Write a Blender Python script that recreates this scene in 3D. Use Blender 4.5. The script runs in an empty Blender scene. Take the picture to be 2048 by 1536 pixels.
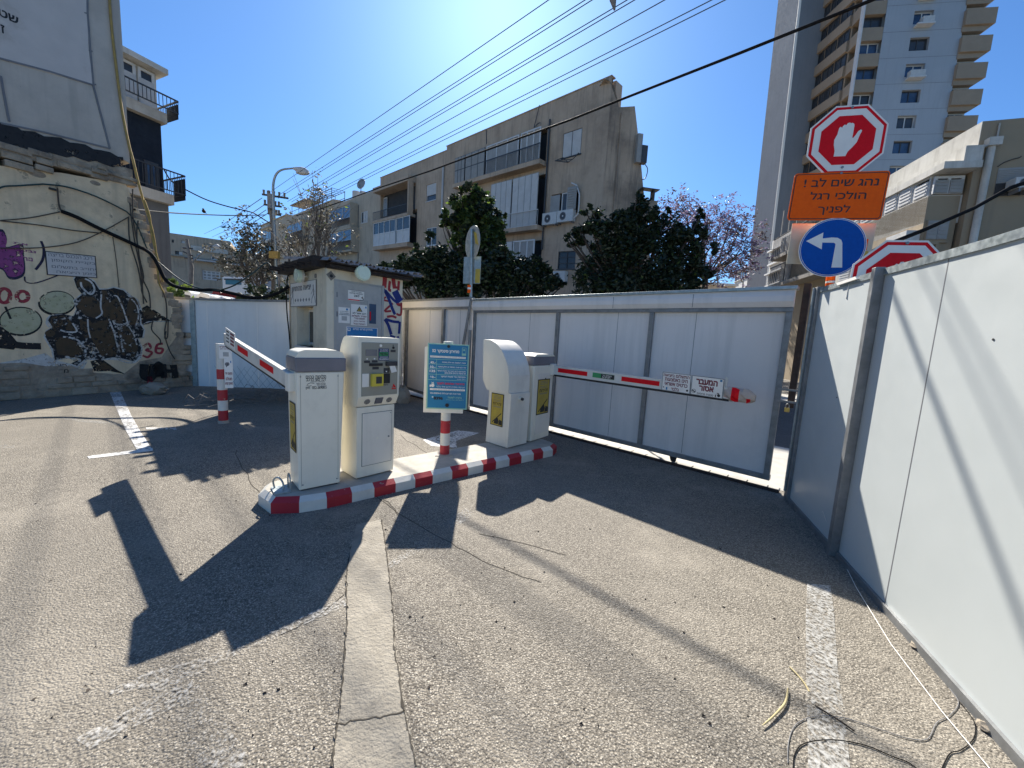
import bpy, math, random
import numpy as np
from mathutils import Vector, Matrix
from mathutils.geometry import interpolate_bezier, tessellate_polygon
SC = bpy.context.scene
COL = SC.collection
random.seed(7); rng = np.random.default_rng(7)
R_ = math.radians
# ---------------------------------------------------------------- camera
IMW, IMH, FPX = 2048.0, 1536.0, 770.0
PITCH, ROLL, CAMH = R_(6.9), R_(3.2), 1.65
_f = np.array([0, math.cos(PITCH), -math.sin(PITCH)]); _r = np.array([1., 0, 0]); _u = np.cross(_r, _f)
CR = math.cos(ROLL)*_r + math.sin(ROLL)*_u
CU = -math.sin(ROLL)*_r + math.cos(ROLL)*_u
CF = _f; CC = np.array([0, 0, CAMH])
cd = bpy.data.cameras.new('camera'); cam = bpy.data.objects.new('camera', cd); COL.objects.link(cam)
cam.matrix_world = Matrix(((CR[0], CU[0], -CF[0], 0), (CR[1], CU[1], -CF[1], 0), (CR[2], CU[2], -CF[2], CAMH), (0, 0, 0, 1)))
cd.sensor_width = 36; cd.lens = FPX/IMW*36; cd.clip_start = .05; cd.clip_end = 2000
SC.camera = cam
# ---------------------------------------------------------------- sky and sun
SUN_EL, SUN_AZ = 39.0, -4.5
w = bpy.data.worlds.new('World'); SC.world = w; w.use_nodes = True
nt = w.node_tree; bg = nt.nodes['Background']
sky = nt.nodes.new('ShaderNodeTexSky'); sky.sky_type = 'NISHITA'; sky.sun_disc = False
sky.sun_elevation = R_(SUN_EL); sky.sun_rotation = R_(SUN_AZ)
sky.altitude = 0; sky.air_density = 1.0; sky.dust_density = 0.5; sky.ozone_density = 4.0
tn = nt.nodes.new('ShaderNodeMix'); tn.data_type = 'RGBA'; tn.blend_type = 'MULTIPLY'; tn.inputs[0].default_value = 1; tn.inputs[7].default_value = (.56, .86, 1.15, 1)
nt.links.new(sky.outputs[0], tn.inputs[6]); nt.links.new(tn.outputs[2], bg.inputs[0]); bg.inputs[1].default_value = 0.064
sl = bpy.data.lights.new('sun', 'SUN'); sl.energy = 4.75; sl.angle = R_(.53); sl.color = (1, .945, .86)
so = bpy.data.objects.new('sun', sl); COL.objects.link(so)
SDIR = Vector((math.sin(R_(SUN_AZ))*math.cos(R_(SUN_EL)), math.cos(R_(SUN_AZ))*math.cos(R_(SUN_EL)), math.sin(R_(SUN_EL))))
so.rotation_euler = SDIR.to_track_quat('Z', 'Y').to_euler(); so.location = (0, 0, 30)
vs = SC.view_settings; vs.view_transform = 'Standard'; vs.look = 'None'; vs.exposure = 1.15; vs.gamma = 1
# ---------------------------------------------------------------- pixel to ray helpers
def ray(x, y): return CF + CR*(x-IMW/2)/FPX - CU*(y-IMH/2)/FPX
def gnd(x, y, z=0.):
    d = ray(x, y); return CC + d*((z-CAMH)/d[2])
def at(x, y, Y):
    d = ray(x, y); return CC + d*(Y/d[1])
def nrm(v): v = np.array(v, float); return v/np.linalg.norm(v)
class Fr:
    """a plane in the place: origin, rightward axis u, upward axis v, outward normal n"""
    def __init__(s, O, u, v=(0, 0, 1)):
        s.O = np.array(O, float); s.u = nrm(u); s.v = nrm(v); s.n = nrm(np.cross(s.u, s.v))
        s.M = np.linalg.inv(np.column_stack([s.u, s.v, s.n]))
    def pt(s, a, b, c=0.): return s.O + s.u*a + s.v*b + s.n*c
    def px(s, x, y, c=0.):
        d = ray(x, y); O = s.O + s.n*c
        t = ((O-CC) @ s.n)/(d @ s.n); q = s.M @ (CC + d*t - s.O); return q[0], q[1]
    def rect(s, x0, y0, x1, y1, c=0.):
        a0, b1 = s.px(x0, y0, c); a1, b0 = s.px(x1, y1, c); return a0, a1, b0, b1
    def off(s, c): return Fr(s.O + s.n*c, s.u, s.v)
def VF(p0, p1):
    p0 = np.array([p0[0], p0[1], 0.]); return Fr(p0, [p1[0]-p0[0], p1[1]-p0[1], 0])
# ---------------------------------------------------------------- mesh builder
def heb(s):
    t = s[::-1]; out = ''; run = ''
    for ch in t:
        if ch.isascii() and (ch.isalnum() or ch in '.:/-*') : run += ch
        else: out += run[::-1] + ch; run = ''
    return out + run[::-1]
_tc = {}
def text_geo(s, bold):
    """outlines of the built-in font, each filled on its own so that overlapping contours stay solid"""
    k = (s, bold)
    if k not in _tc:
        c = bpy.data.curves.new('lettering', 'FONT'); c.body = heb(s); c.size = 1
        o = bpy.data.objects.new('lettering', c); COL.objects.link(o)
        bpy.context.view_layer.update(); cc = o.to_curve(bpy.context.evaluated_depsgraph_get())
        loops = []
        for sp in cc.splines:
            b = sp.bezier_points; L = []
            for q in range(len(b)):
                p0, p1 = b[q], b[(q+1) % len(b)]
                straight = (p0.handle_right-p0.co).cross(p1.co-p0.co).length < 1e-4 and (p1.handle_left-p1.co).cross(p1.co-p0.co).length < 1e-4
                L += [v[:2] for v in interpolate_bezier(p0.co, p0.handle_right, p1.handle_left, p1.co, 2 if straight else 5)[:-1]]
            L = [p for q, p in enumerate(L) if (p[0]-L[q-1][0])**2+(p[1]-L[q-1][1])**2 > 1e-8]
            if len(L) > 2: loops.append(np.array(L))
        o.to_curve_clear(); bpy.data.objects.remove(o)
        area = lambda L: .5*float(np.sum(L[:, 0]*np.roll(L[:, 1], -1)-np.roll(L[:, 0], -1)*L[:, 1]))
        def inside(p, L):
            x, y = p; r = False
            for q in range(len(L)):
                (x0, y0), (x1, y1) = L[q-1], L[q]
                if (y0 > y) != (y1 > y) and x < (x1-x0)*(y-y0)/(y1-y0)+x0: r = not r
            return r
        V = []; F = []
        if loops:
            A = [area(L) for L in loops]
            isout = [not any(abs(A[r]) > abs(A[q]) and np.sign(A[r]) != np.sign(A[q]) and inside(loops[q][0], loops[r]) for r in range(len(loops))) for q in range(len(loops))]
            def fat(L, sg):
                t0 = L-np.roll(L, 1, 0); t1 = np.roll(L, -1, 0)-L; t0 /= np.linalg.norm(t0, axis=1)[:, None]; t1 /= np.linalg.norm(t1, axis=1)[:, None]
                n = (t0+t1); n = np.column_stack([n[:, 1], -n[:, 0]]); ln = np.linalg.norm(n, axis=1)[:, None]+1e-6; return L+n/ln*bold*sg*np.minimum(2/ln, 1.6)
            for q, L in enumerate(loops):
                if not isout[q]: continue
                sg = np.sign(A[q]); hs = [fat(h, sg) for r, h in enumerate(loops) if not isout[r] and np.sign(A[r]) != sg and inside(h[0], L)]
                polys = [fat(L, sg)]+hs; z = .004*(q % 5)
                base = len(V)
                for P in polys: V += [(x, y, z) for x, y in P]
                F += [[base+t for t in tri] for tri in tessellate_polygon([[Vector((x, y, 0)) for x, y in P] for P in polys])]
        F = [f if (lambda a, b, c: (b[0]-a[0])*(c[1]-a[1])-(b[1]-a[1])*(c[0]-a[0]) > 0)(*[V[t] for t in f]) else f[::-1] for f in F]
        _tc[k] = (np.array(V).reshape(-1, 3), F)
    return _tc[k]
class MB:
    def __init__(s): s.V = []; s.F = []; s.I = []; s.S = []
    def add(s, verts, faces, mi=0, sm=False):
        n = len(s.V); s.V += [tuple(map(float, v)) for v in verts]
        for f in faces: s.F.append([i+n for i in f]); s.I.append(mi); s.S.append(sm)
        return s
    def box(s, fr, a0, a1, b0, b1, c0, c1, mi=0):
        P = [fr.pt(a, b, c) for c in (c0, c1) for b in (b0, b1) for a in (a0, a1)]
        return s.add(P, [(0, 2, 3, 1), (4, 5, 7, 6), (0, 1, 5, 4), (2, 6, 7, 3), (0, 4, 6, 2), (1, 3, 7, 5)], mi)
    def pbox(s, fr, x0, y0, x1, y1, c0, c1, mi=0, c=0.):
        a0, a1, b0, b1 = fr.rect(x0, y0, x1, y1, c); return s.box(fr, a0, a1, b0, b1, c0, c1, mi)
    def poly(s, fr, pts, c0, c1, mi=0, ms=None, sm=False):
        n = len(pts); ar = sum(pts[i][0]*pts[(i+1) % n][1]-pts[(i+1) % n][0]*pts[i][1] for i in range(n))
        if ar < 0: pts = pts[::-1]
        V = [fr.pt(a, b, c0) for a, b in pts] + [fr.pt(a, b, c1) for a, b in pts]
        s.add(V, [list(range(n))[::-1], [i+n for i in range(n)]], mi)
        return s.add(V, [(i, (i+1) % n, (i+1) % n+n, i+n) for i in range(n)], mi if ms is None else ms, sm)
    def ppoly(s, fr, pts, c0, c1, mi=0, ms=None, c=0.):
        return s.poly(fr, [fr.px(x, y, c) for x, y in pts], c0, c1, mi, ms)
    def disc(s, fr, a, b, r, c0, c1, mi=0, n=24, rb=None):
        rb = rb or r
        return s.poly(fr, [(a+r*math.cos(t), b+rb*math.sin(t)) for t in np.linspace(0, 2*math.pi, n, endpoint=False)], c0, c1, mi)
    def ring(s, fr, a, b, r0, r1, c0, c1, mi=0, n=24):
        A = np.linspace(0, 2*math.pi, n, endpoint=False); V = []
        for c in (c0, c1):
            for r in (r0, r1): V += [fr.pt(a+r*math.cos(t), b+r*math.sin(t), c) for t in A]
        F = []
        for i in range(n):
            j = (i+1) % n
            F += [(2*n+i, 3*n+i, 3*n+j, 2*n+j), (n+i, n+j, 3*n+j, 3*n+i), (i, 2*n+i, 2*n+j, j)]
        return s.add(V, F, mi)
    def ribbon(s, fr, pts, wd, c0, c1, mi=0, px=True):
        P = np.array([fr.px(x, y) if px else (x, y) for x, y in pts]); n = len(P)
        T = np.gradient(P, axis=0); T /= np.linalg.norm(T, axis=1)[:, None]+1e-9; N = np.column_stack([-T[:, 1], T[:, 0]])
        W = np.array(wd if hasattr(wd, '__len__') else [wd]*n)[:, None]/2
        L, Rr = P+N*W, P-N*W
        for i in range(n-1):
            s.poly(fr, [tuple(L[i]), tuple(Rr[i]), tuple(Rr[i+1]), tuple(L[i+1])], c0, c1, mi)
        return s
    def tube(s, pts, r, mi=0, n=8, cap=True):
        P = [np.array(p, float) for p in pts]; m = len(P)
        rr = list(r) if hasattr(r, '__len__') else [r]*m
        V = []; up = np.array([0.13, .27, 1.])
        for i in range(m):
            t = nrm(P[min(i+1, m-1)]-P[max(i-1, 0)]); x = np.cross(t, up)
            if np.linalg.norm(x) < .1: x = np.cross(t, [1, .1, 0])
            x = nrm(x); y = np.cross(t, x); up = np.cross(x, t)
            V += [P[i]+rr[i]*(x*math.cos(a)+y*math.sin(a)) for a in np.linspace(0, 2*math.pi, n, endpoint=False)]
        F = [(i*n+k, i*n+(k+1) % n, (i+1)*n+(k+1) % n, (i+1)*n+k) for i in range(m-1) for k in range(n)]
        s.add(V, F, mi, True)
        if cap: s.add(V[:n], [list(range(n))[::-1]], mi); s.add(V[-n:], [list(range(n))], mi)
        return s
    def ball(s, c, r, mi=0, n=10, m=7):
        r = r if hasattr(r, '__len__') else (r, r, r); V = []; F = []
        for i in range(m+1):
            p = math.pi*i/m
            V += [(c[0]+r[0]*math.sin(p)*math.cos(t), c[1]+r[1]*math.sin(p)*math.sin(t), c[2]+r[2]*math.cos(p)) for t in np.linspace(0, 2*math.pi, n, endpoint=False)]
        for i in range(m):
            for k in range(n): F.append((i*n+k, (i+1)*n+k, (i+1)*n+(k+1) % n, i*n+(k+1) % n))
        return s.add(V, F, mi, True)
    def text(s, fr, t, a0, a1, b0, b1, c, mi=0, bold=.012, keep=False):
        V, F = text_geo(t, bold)
        if not len(V): return s
        lo, hi = V.min(0), V.max(0); sx = (a1-a0)/(hi[0]-lo[0]); sy = (b1-b0)/(hi[1]-lo[1])
        if keep: sx = min(sx, sy*1.15)
        am = (a0+a1)/2 - sx*(hi[0]-lo[0])/2
        return s.add([fr.pt(am+(x-lo[0])*sx, b0+(y-lo[1])*sy, c+z*min(sx, sy)) for x, y, z in V], F, mi)
    def ptext(s, fr, t, x0, y0, x1, y1, c, mi=0, bold=.012):
        a0, a1, b0, b1 = fr.rect(x0, y0, x1, y1); return s.text(fr, t, a0, a1, b0, b1, c, mi, bold)
    def quads(s, C, A, B, mi):
        """leaf faces: centres C, half axes A and B (n,3); mi array"""
        n = len(C); base = len(s.V)
        V = np.stack([C-A, C-B*.9+A*.1, C+A, C+B*.9+A*.1], 1).reshape(-1, 3)
        s.V += [tuple(v) for v in V.tolist()]
        s.F += [[base+4*i, base+4*i+1, base+4*i+2, base+4*i+3] for i in range(n)]
        s.I += [int(k) for k in mi]; s.S += [False]*n
        return s
    def build(s, name, mats, parent=None, loc=None, label=None, cat=None, group=None, kind=None, bevel=0, seg=2):
        root = parent
        while root is not None and root.parent is not None: root = root.parent
        L = np.array(root.location) if root is not None else (np.array(loc, float) if loc is not None else (np.array(s.V).min(0)+np.array(s.V).max(0))/2*np.array([1, 1, 0]) + np.array([0, 0, np.array(s.V)[:, 2].min()]))
        me = bpy.data.meshes.new(name)
        me.from_pydata((np.array(s.V)-L).tolist(), [], s.F)
        for m in (mats if isinstance(mats, (list, tuple)) else [mats]): me.materials.append(m)
        me.polygons.foreach_set('material_index', s.I); me.polygons.foreach_set('use_smooth', s.S); me.update()
        o = bpy.data.objects.new(name, me); COL.objects.link(o)
        if parent is not None: o.parent = parent
        else: o.location = L
        if bevel:
            b = o.modifiers.new('edge', 'BEVEL'); b.width = bevel; b.segments = seg; b.limit_method = 'ANGLE'; b.angle_limit = R_(40)
        return tag(o, label, cat, group, kind)
def tag(o, label=None, cat=None, group=None, kind=None):
    if label: o['label'] = label
    if cat: o['category'] = cat
    if group: o['group'] = group
    if kind: o['kind'] = kind
    return o
def T(name, loc, label, cat, group=None):
    o = bpy.data.objects.new(name, None); COL.objects.link(o); o.location = [float(x) for x in loc]; o.empty_display_size = .2
    return tag(o, label, cat, group)
def smooth(pts, k=6):
    P = np.array(pts, float); n = len(P); out = []
    for i in range(n-1):
        p0, p1, p2, p3 = P[max(i-1, 0)], P[i], P[i+1], P[min(i+2, n-1)]
        for t in np.arange(k)/k:
            out.append(.5*((2*p1)+(-p0+p2)*t+(2*p0-5*p1+4*p2-p3)*t*t+(-p0+3*p1-3*p2+p3)*t**3))
    return out+[P[-1]]
# ---------------------------------------------------------------- materials
def new_mat(name):
    m = bpy.data.materials.new(name); m.use_nodes = True; t = m.node_tree
    return m, t, t.nodes['Principled BSDF'], t.nodes.new('ShaderNodeTexCoord')
def noise(t, co, sc, det=5, rough=.6, map_=None):
    if map_:
        mp = t.nodes.new('ShaderNodeMapping'); mp.inputs['Scale'].default_value = map_; t.links.new(co, mp.inputs[0]); co = mp.outputs[0]
    n = t.nodes.new('ShaderNodeTexNoise'); n.inputs['Scale'].default_value = sc; n.inputs['Detail'].default_value = det; n.inputs['Roughness'].default_value = rough
    t.links.new(co, n.inputs['Vector']); return n.outputs[0]
def ramp(t, f, lo, hi, a=0., b=1.):
    r = t.nodes.new('ShaderNodeMapRange'); r.inputs[1].default_value = lo; r.inputs[2].default_value = hi; r.inputs[3].default_value = a; r.inputs[4].default_value = b
    t.links.new(f, r.inputs[0]); return r.outputs[0]
def mix(t, f, a, b, bt='MIX'):
    n = t.nodes.new('ShaderNodeMix'); n.data_type = 'RGBA'; n.blend_type = bt
    for k, v in ((0, f), (6, a), (7, b)):
        if isinstance(v, (int, float)): n.inputs[k].default_value = v
        elif isinstance(v, tuple): n.inputs[k].default_value = (*v[:3], 1)
        else: t.links.new(v, n.inputs[k])
    return n.outputs[2]
def bump(t, p, h, st, dist=.01):
    b = t.nodes.new('ShaderNodeBump'); b.inputs['Strength'].default_value = st; b.inputs['Distance'].default_value = dist
    t.links.new(h, b.inputs['Height']); t.links.new(b.outputs[0], p.inputs['Normal']); return b
def pm(name, c1, c2=None, sc=3., rough=.6, bmp=.0, bsc=40., metal=0., dirt=None, dlo=.55, dhi=.75, streak=None, spec=.5, lo=.35, hi=.65, bdist=.01, chip=None, csc=14., clo=.64):
    m, t, p, tc = new_mat(name); co = tc.outputs['Object']
    c2 = c2 or tuple(x*.86 for x in c1)
    col = mix(t, ramp(t, noise(t, co, sc), lo, hi), c1, c2)
    if streak: col = mix(t, ramp(t, noise(t, co, 1., 4, .6, (5, 5, .35)), .5, .72, 0, .8), col, streak)
    if dirt: col = mix(t, ramp(t, noise(t, co, sc*.37+.3, 8, .7), dlo, dhi, 0, .85), col, dirt)
    if chip: col = mix(t, ramp(t, noise(t, co, csc, 7, .72), clo, clo+.035), col, chip)
    t.links.new(col, p.inputs['Base Color'])
    p.inputs['Metallic'].default_value = metal; p.inputs['Specular IOR Level'].default_value = spec
    t.links.new(ramp(t, noise(t, co, sc*2+3), .3, .7, max(rough-.1, .03), min(rough+.12, 1)), p.inputs['Roughness'])
    if bmp: bump(t, p, noise(t, co, bsc, 6), bmp, bdist)
    return m
def asphalt(name, dark, mid, light, patch, bst=.5):
    m, t, p, tc = new_mat(name); co = tc.outputs['Object']
    def cell(sc, ch):
        v = t.nodes.new('ShaderNodeTexVoronoi'); v.inputs['Scale'].default_value = sc; t.links.new(co, v.inputs['Vector'])
        s = t.nodes.new('ShaderNodeSeparateColor'); t.links.new(v.outputs['Color'], s.inputs[0]); return v, s.outputs[ch]
    v, c1 = cell(105, 0); v2, c2 = cell(170, 1)
    col = mix(t, ramp(t, c1, .1, .9), dark, mid)
    col = mix(t, ramp(t, c2, .70, .95, 0, .85), col, light)
    col = mix(t, ramp(t, v.outputs[0], .25, .6, .0, .5), col, tuple(x*.5 for x in dark))
    col = mix(t, ramp(t, noise(t, co, .32, 5, .6), .40, .66, 0, .6), col, patch)
    col = mix(t, ramp(t, noise(t, co, 1.1, 7, .72), .50, .70, 0, .55), col, tuple(x*1.12 for x in mid))
    col = mix(t, ramp(t, noise(t, co, 2.7, 8, .75), .57, .72, 0, .5), col, tuple(x*.62 for x in mid))
    col = mix(t, ramp(t, noise(t, co, .8, 6, .7, (1, .16, 1)), .55, .72, 0, .4), col, tuple(x*.7 for x in mid))
    col = mix(t, ramp(t, noise(t, co, 5.5, 3, .5), .70, .76, 0, .6), col, tuple(x*.55 for x in dark))
    t.links.new(col, p.inputs['Base Color']); p.inputs['Roughness'].default_value = .85; p.inputs['Specular IOR Level'].default_value = .3
    h = t.nodes.new('ShaderNodeMath'); h.operation = 'SUBTRACT'
    t.links.new(ramp(t, noise(t, co, 90, 3, .6), .2, .8, 0, .5), h.inputs[0]); t.links.new(v.outputs[0], h.inputs[1])
    bump(t, p, h.outputs[0], bst, .007)
    return m
def worn(name, c, sc=22., lo=.42, hi=.56, c2=None, big=1.5, rough=.7):
    """paint that has flaked away in places: the surface below shows through the gaps"""
    m, t, p, tc = new_mat(name); co = tc.outputs['Object']
    t.links.new(mix(t, ramp(t, noise(t, co, 9.), .35, .65), c, c2 or tuple(x*.75 for x in c)), p.inputs['Base Color']); p.inputs['Roughness'].default_value = rough
    a = t.nodes.new('ShaderNodeMath'); a.operation = 'ADD'
    t.links.new(noise(t, co, sc, 5, .65), a.inputs[0]); t.links.new(ramp(t, noise(t, co, big, 3), .3, .7, -.12, .12), a.inputs[1])
    t.links.new(ramp(t, a.outputs[0], lo, hi), p.inputs['Alpha'])
    return m
def glassy(name, c, rough=.08, spec=.8):
    m, t, p, tc = new_mat(name); t.links.new(mix(t, ramp(t, noise(t, tc.outputs['Object'], .7, 3), .35, .7), c, tuple(x*1.8+.01 for x in c)), p.inputs['Base Color'])
    p.inputs['Roughness'].default_value = rough; p.inputs['Specular IOR Level'].default_value = spec; return m
def leaf(name, c, c2, tr=.35):
    m, t, p, tc = new_mat(name); oi = t.nodes.new('ShaderNodeNewGeometry')
    col = mix(t, oi.outputs['Random Per Island'], c, c2); t.links.new(col, p.inputs['Base Color']); p.inputs['Roughness'].default_value = .55
    tl = t.nodes.new('ShaderNodeBsdfTranslucent'); t.links.new(col, tl.inputs[0]); ms = t.nodes.new('ShaderNodeMixShader'); ms.inputs[0].default_value = tr
    t.links.new(p.outputs[0], ms.inputs[1]); t.links.new(tl.outputs[0], ms.inputs[2]); t.links.new(ms.outputs[0], t.nodes['Material Output'].inputs[0]); return m
M = {}
M['asphalt'] = asphalt('asphalt', (.115, .10, .08), (.325, .29, .235), (.62, .565, .47), (.215, .193, .158), .75)
M['road'] = asphalt('road_asphalt', (.05, .05, .05), (.10, .10, .098), (.2, .2, .19), (.08, .08, .08))
M['concrete'] = pm('strip_concrete', (.345, .31, .25), (.28, .25, .20), 6, .9, .7, 60, dirt=(.17, .155, .13), dlo=.48, dhi=.7, bdist=.02)
M['paving'] = pm('paving', (.44, .42, .37), (.36, .34, .30), 5, .8, .2, 50)
M['crack'] = pm('crack_dirt', (.10, .09, .075), (.07, .062, .05), 9, .95, spec=.05)
M['mark'] = worn('road_paint', (.72, .71, .68), 26, .36, .52)
M['faint'] = worn('faded_road_paint', (.50, .485, .45), 60, .48, .72)
M['band'] = worn('worn_stripe_paint', (.44, .43, .40), 48, .38, .62)
M['cream'] = pm('cream_enamel', (.88, .825, .68), (.83, .78, .64), 2.5, .38, .02, 60, dirt=(.64, .59, .47), dlo=.5, dhi=.75, streak=(.74, .69, .56), spec=.4, chip=(.30, .26, .20), csc=8., clo=.70)
M['creamw'] = pm('pale_enamel', (.84, .79, .68), (.78, .73, .63), 2.5, .42, .02, 60, dirt=(.58, .54, .46), dlo=.5, dhi=.75, streak=(.70, .66, .57), spec=.4, chip=(.30, .28, .24), csc=8., clo=.70)
M['lid'] = pm('grey_plastic', (.20, .19, .21), (.16, .155, .17), 4, .5)
M['panel'] = pm('olive_panel', (.33, .32, .26), (.29, .28, .225), 3, .5, dirt=(.25, .24, .2))
M['black'] = pm('black_rubber', (.012, .012, .014), (.02, .02, .02), 6, .6)
M['dark'] = pm('dark_plastic', (.03, .031, .036), (.045, .045, .05), 6, .5)
M['screen'] = glassy('screen_glass', (.09, .095, .11), .15)
M['yellow'] = pm('yellow_plastic', (.70, .56, .05), (.62, .5, .06), 6, .4)
M['gold'] = pm('yellow_sticker', (.52, .38, .05), (.42, .30, .05), 9, .5, dirt=(.3, .22, .06))
M['ink'] = pm('black_ink', (.015, .015, .017), (.02, .02, .02), 4, .6)
M['grayink'] = pm('grey_ink', (.16, .16, .17), (.2, .2, .2), 4, .6)
M['maroon'] = pm('maroon_ink', (.20, .02, .035), (.17, .02, .03), 6, .5)
M['red'] = pm('red_paint', (.44, .018, .03), (.36, .02, .03), 5, .5, .15, 60, dirt=(.26, .05, .05), dlo=.52, dhi=.74, chip=(.34, .30, .25), clo=.635)
M['redsign'] = pm('red_reflective', (.74, .006, .015), (.68, .006, .012), 40, .5, spec=.15)
M['white'] = pm('white_paint', (.70, .68, .61), (.62, .60, .54), 5, .55, .15, 60, dirt=(.44, .41, .36), dlo=.52, dhi=.74, chip=(.20, .18, .16), clo=.66)
M['whites'] = pm('white_sign', (.86, .83, .76), (.80, .77, .71), 5, .5, spec=.2)
M['kerbtop'] = pm('painted_concrete', (.45, .42, .36), (.37, .345, .295), 7, .85, .3, 45, dirt=(.30, .28, .25), dlo=.5, dhi=.72)
M['orange'] = pm('orange_reflective', (.95, .125, .002), (.88, .105, .002), 30, .5, spec=.15)
M['bluesign'] = pm('blue_reflective', (.003, .085, .40), (.003, .075, .35), 30, .5, spec=.15)
M['teal'] = pm('teal_print', (.01, .19, .37), (.012, .17, .33), 4, .5)
M['skyblue'] = pm('blue_print', (.02, .20, .45), (.02, .17, .4), 4, .5)
M['navy'] = pm('navy_print', (.012, .035, .13), (.01, .03, .1), 4, .5)
M['green'] = pm('green_print', (.03, .30, .10), (.03, .26, .09), 4, .5)
M['mint'] = pm('mint_trim', (.28, .52, .40), (.25, .48, .38), 4, .5)
M['fence'] = pm('fence_panel', (.535, .565, .55), (.50, .53, .515), .8, .42, .015, 90, dirt=(.47, .49, .48), dlo=.55, dhi=.8, spec=.4, chip=(.33, .34, .33), csc=5., clo=.73)
M['backfence'] = pm('bounce_lit_sheet', (.86, .86, .83), (.80, .80, .775), .9, .45, .015, 90, dirt=(.66, .655, .63), dlo=.55, dhi=.8, streak=(.74, .735, .71))  # whiter copy of the fence panel, bounced light put into its colour
M['gate'] = pm('gate_panel', (.80, .755, .71), (.74, .70, .66), .9, .45, .015, 90, dirt=(.58, .55, .51), dlo=.58, dhi=.85, streak=(.64, .61, .57))
M['galv'] = pm('galvanised_steel', (.42, .46, .46), (.28, .32, .32), 14, .42, .03, 60, metal=.65)
M['steel'] = pm('grey_steel', (.27, .275, .275), (.19, .195, .195), 9, .5, .04, 60, metal=.45, dirt=(.14, .10, .07), dlo=.6)
M['rust'] = pm('rusty_steel', (.055, .032, .024), (.025, .018, .016), 12, .75, .2, 60)
M['brass'] = pm('brass', (.55, .40, .12), (.45, .33, .1), 10, .35, metal=.8)
M['plast'] = pm('wall_plaster', (.86, .68, .44), (.72, .56, .35), 1.6, .9, .5, 25, dirt=(.50, .385, .25), dlo=.46, dhi=.66, streak=(.56, .44, .29), chip=(.36, .29, .20), csc=2.6, clo=.60)
M['cement'] = pm('wall_cement', (.56, .505, .43), (.49, .44, .37), 1.1, .85, .15, 30, dirt=(.36, .33, .28), dlo=.48, dhi=.72, streak=(.40, .365, .31), chip=(.30, .27, .23), csc=3.2, clo=.66)
M['stone'] = pm('wall_rubble', (.44, .36, .26), (.28, .225, .16), 4.5, .95, .9, 9, dirt=(.13, .105, .08), dlo=.5, dhi=.68, bdist=.05)
M['tar'] = worn('bitumen', (.008, .008, .009), 8, .32, .42, (.02, .02, .02), 2.2)
M['booth'] = pm('booth_paint', (.80, .71, .54), (.72, .63, .47), 3.2, .75, .2, 30, dirt=(.36, .32, .25), dlo=.52, dhi=.76, streak=(.47, .42, .33))
M['door'] = pm('door_paint', (.45, .44, .41), (.39, .38, .355), 3, .6, .05, 30, dirt=(.28, .27, .25))
M['roofm'] = pm('corrugated_sheet', (.30, .29, .28), (.18, .165, .155), 5, .55, .1, 20, metal=.35, dirt=(.12, .09, .07))
M['wood'] = pm('dark_timber', (.035, .024, .018), (.02, .014, .012), 8, .8, .2, 30)
M['lamp'] = pm('lamp_diffuser', (.72, .80, .62), (.68, .76, .6), 2, .3)
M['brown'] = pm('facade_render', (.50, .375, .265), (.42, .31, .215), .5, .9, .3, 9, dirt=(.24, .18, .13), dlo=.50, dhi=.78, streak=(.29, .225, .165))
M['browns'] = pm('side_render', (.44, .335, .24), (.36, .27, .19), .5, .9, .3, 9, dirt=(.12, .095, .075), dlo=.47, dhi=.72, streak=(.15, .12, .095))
M['beige'] = pm('beige_render', (.50, .41, .30), (.43, .35, .255), .35, .9, .2, 8, dirt=(.24, .2, .155), dlo=.55, dhi=.8, streak=(.28, .235, .18))
M['tan'] = pm('tan_render', (.33, .26, .17), (.28, .22, .145), .4, .9, .2, 8, dirt=(.23, .18, .12), streak=(.25, .2, .14))
M['lime'] = pm('limewash', (.60, .575, .51), (.50, .475, .41), .9, .9, .2, 8, dirt=(.34, .31, .26), dlo=.46, dhi=.68, streak=(.4, .375, .32))
M['grey'] = pm('grey_render', (.145, .15, .15), (.12, .125, .125), .5, .9, .1, 8, streak=(.11, .11, .11))
M['tower'] = pm('tower_cladding', (.40, .42, .435), (.36, .38, .395), .25, .6, .05, 5, streak=(.35, .365, .38))
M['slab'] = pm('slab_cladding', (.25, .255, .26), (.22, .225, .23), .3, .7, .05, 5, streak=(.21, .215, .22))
M['tower_sunlit'] = pm('tower_edge_sun_tint', (.84, .79, .70), (.78, .735, .65), .3, .7, .05, 5)  # sunlight on the slab edge is put into this paler, warmer colour
M['spandrel'] = pm('balcony_render', (.35, .27, .19), (.31, .24, .17), .5, .85, .1, 8)
M['pale'] = pm('pale_concrete', (.52, .51, .49), (.45, .44, .42), .4, .8, .05, 8, streak=(.42, .41, .39))
M['glass'] = glassy('window_glass', (.03, .033, .036), .22, .45)
M['blueglass'] = glassy('blue_window_glass', (.03, .055, .10), .2, .5)
M['shut'] = pm('white_shutter', (.56, .55, .53), (.49, .48, .46), 2, .6)
M['shutg'] = pm('grey_shutter', (.32, .31, .285), (.27, .26, .24), 2, .6)
M['frame'] = pm('window_frame', (.62, .61, .58), (.55, .54, .52), 3, .5)
M['dframe'] = pm('dark_frame', (.04, .04, .042), (.055, .055, .055), 3, .5)
M['ac'] = pm('air_conditioner_case', (.58, .57, .53), (.50, .49, .46), 5, .5, dirt=(.4, .38, .34))
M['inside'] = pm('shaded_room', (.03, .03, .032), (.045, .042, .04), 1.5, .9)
M['dkblue'] = pm('navy_curtain', (.006, .012, .022), (.01, .018, .03), 2, .9, .2, 20)
M['wire'] = pm('cable_sheath', (.01, .01, .012), (.018, .018, .018), 6, .75, spec=.08)
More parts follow.
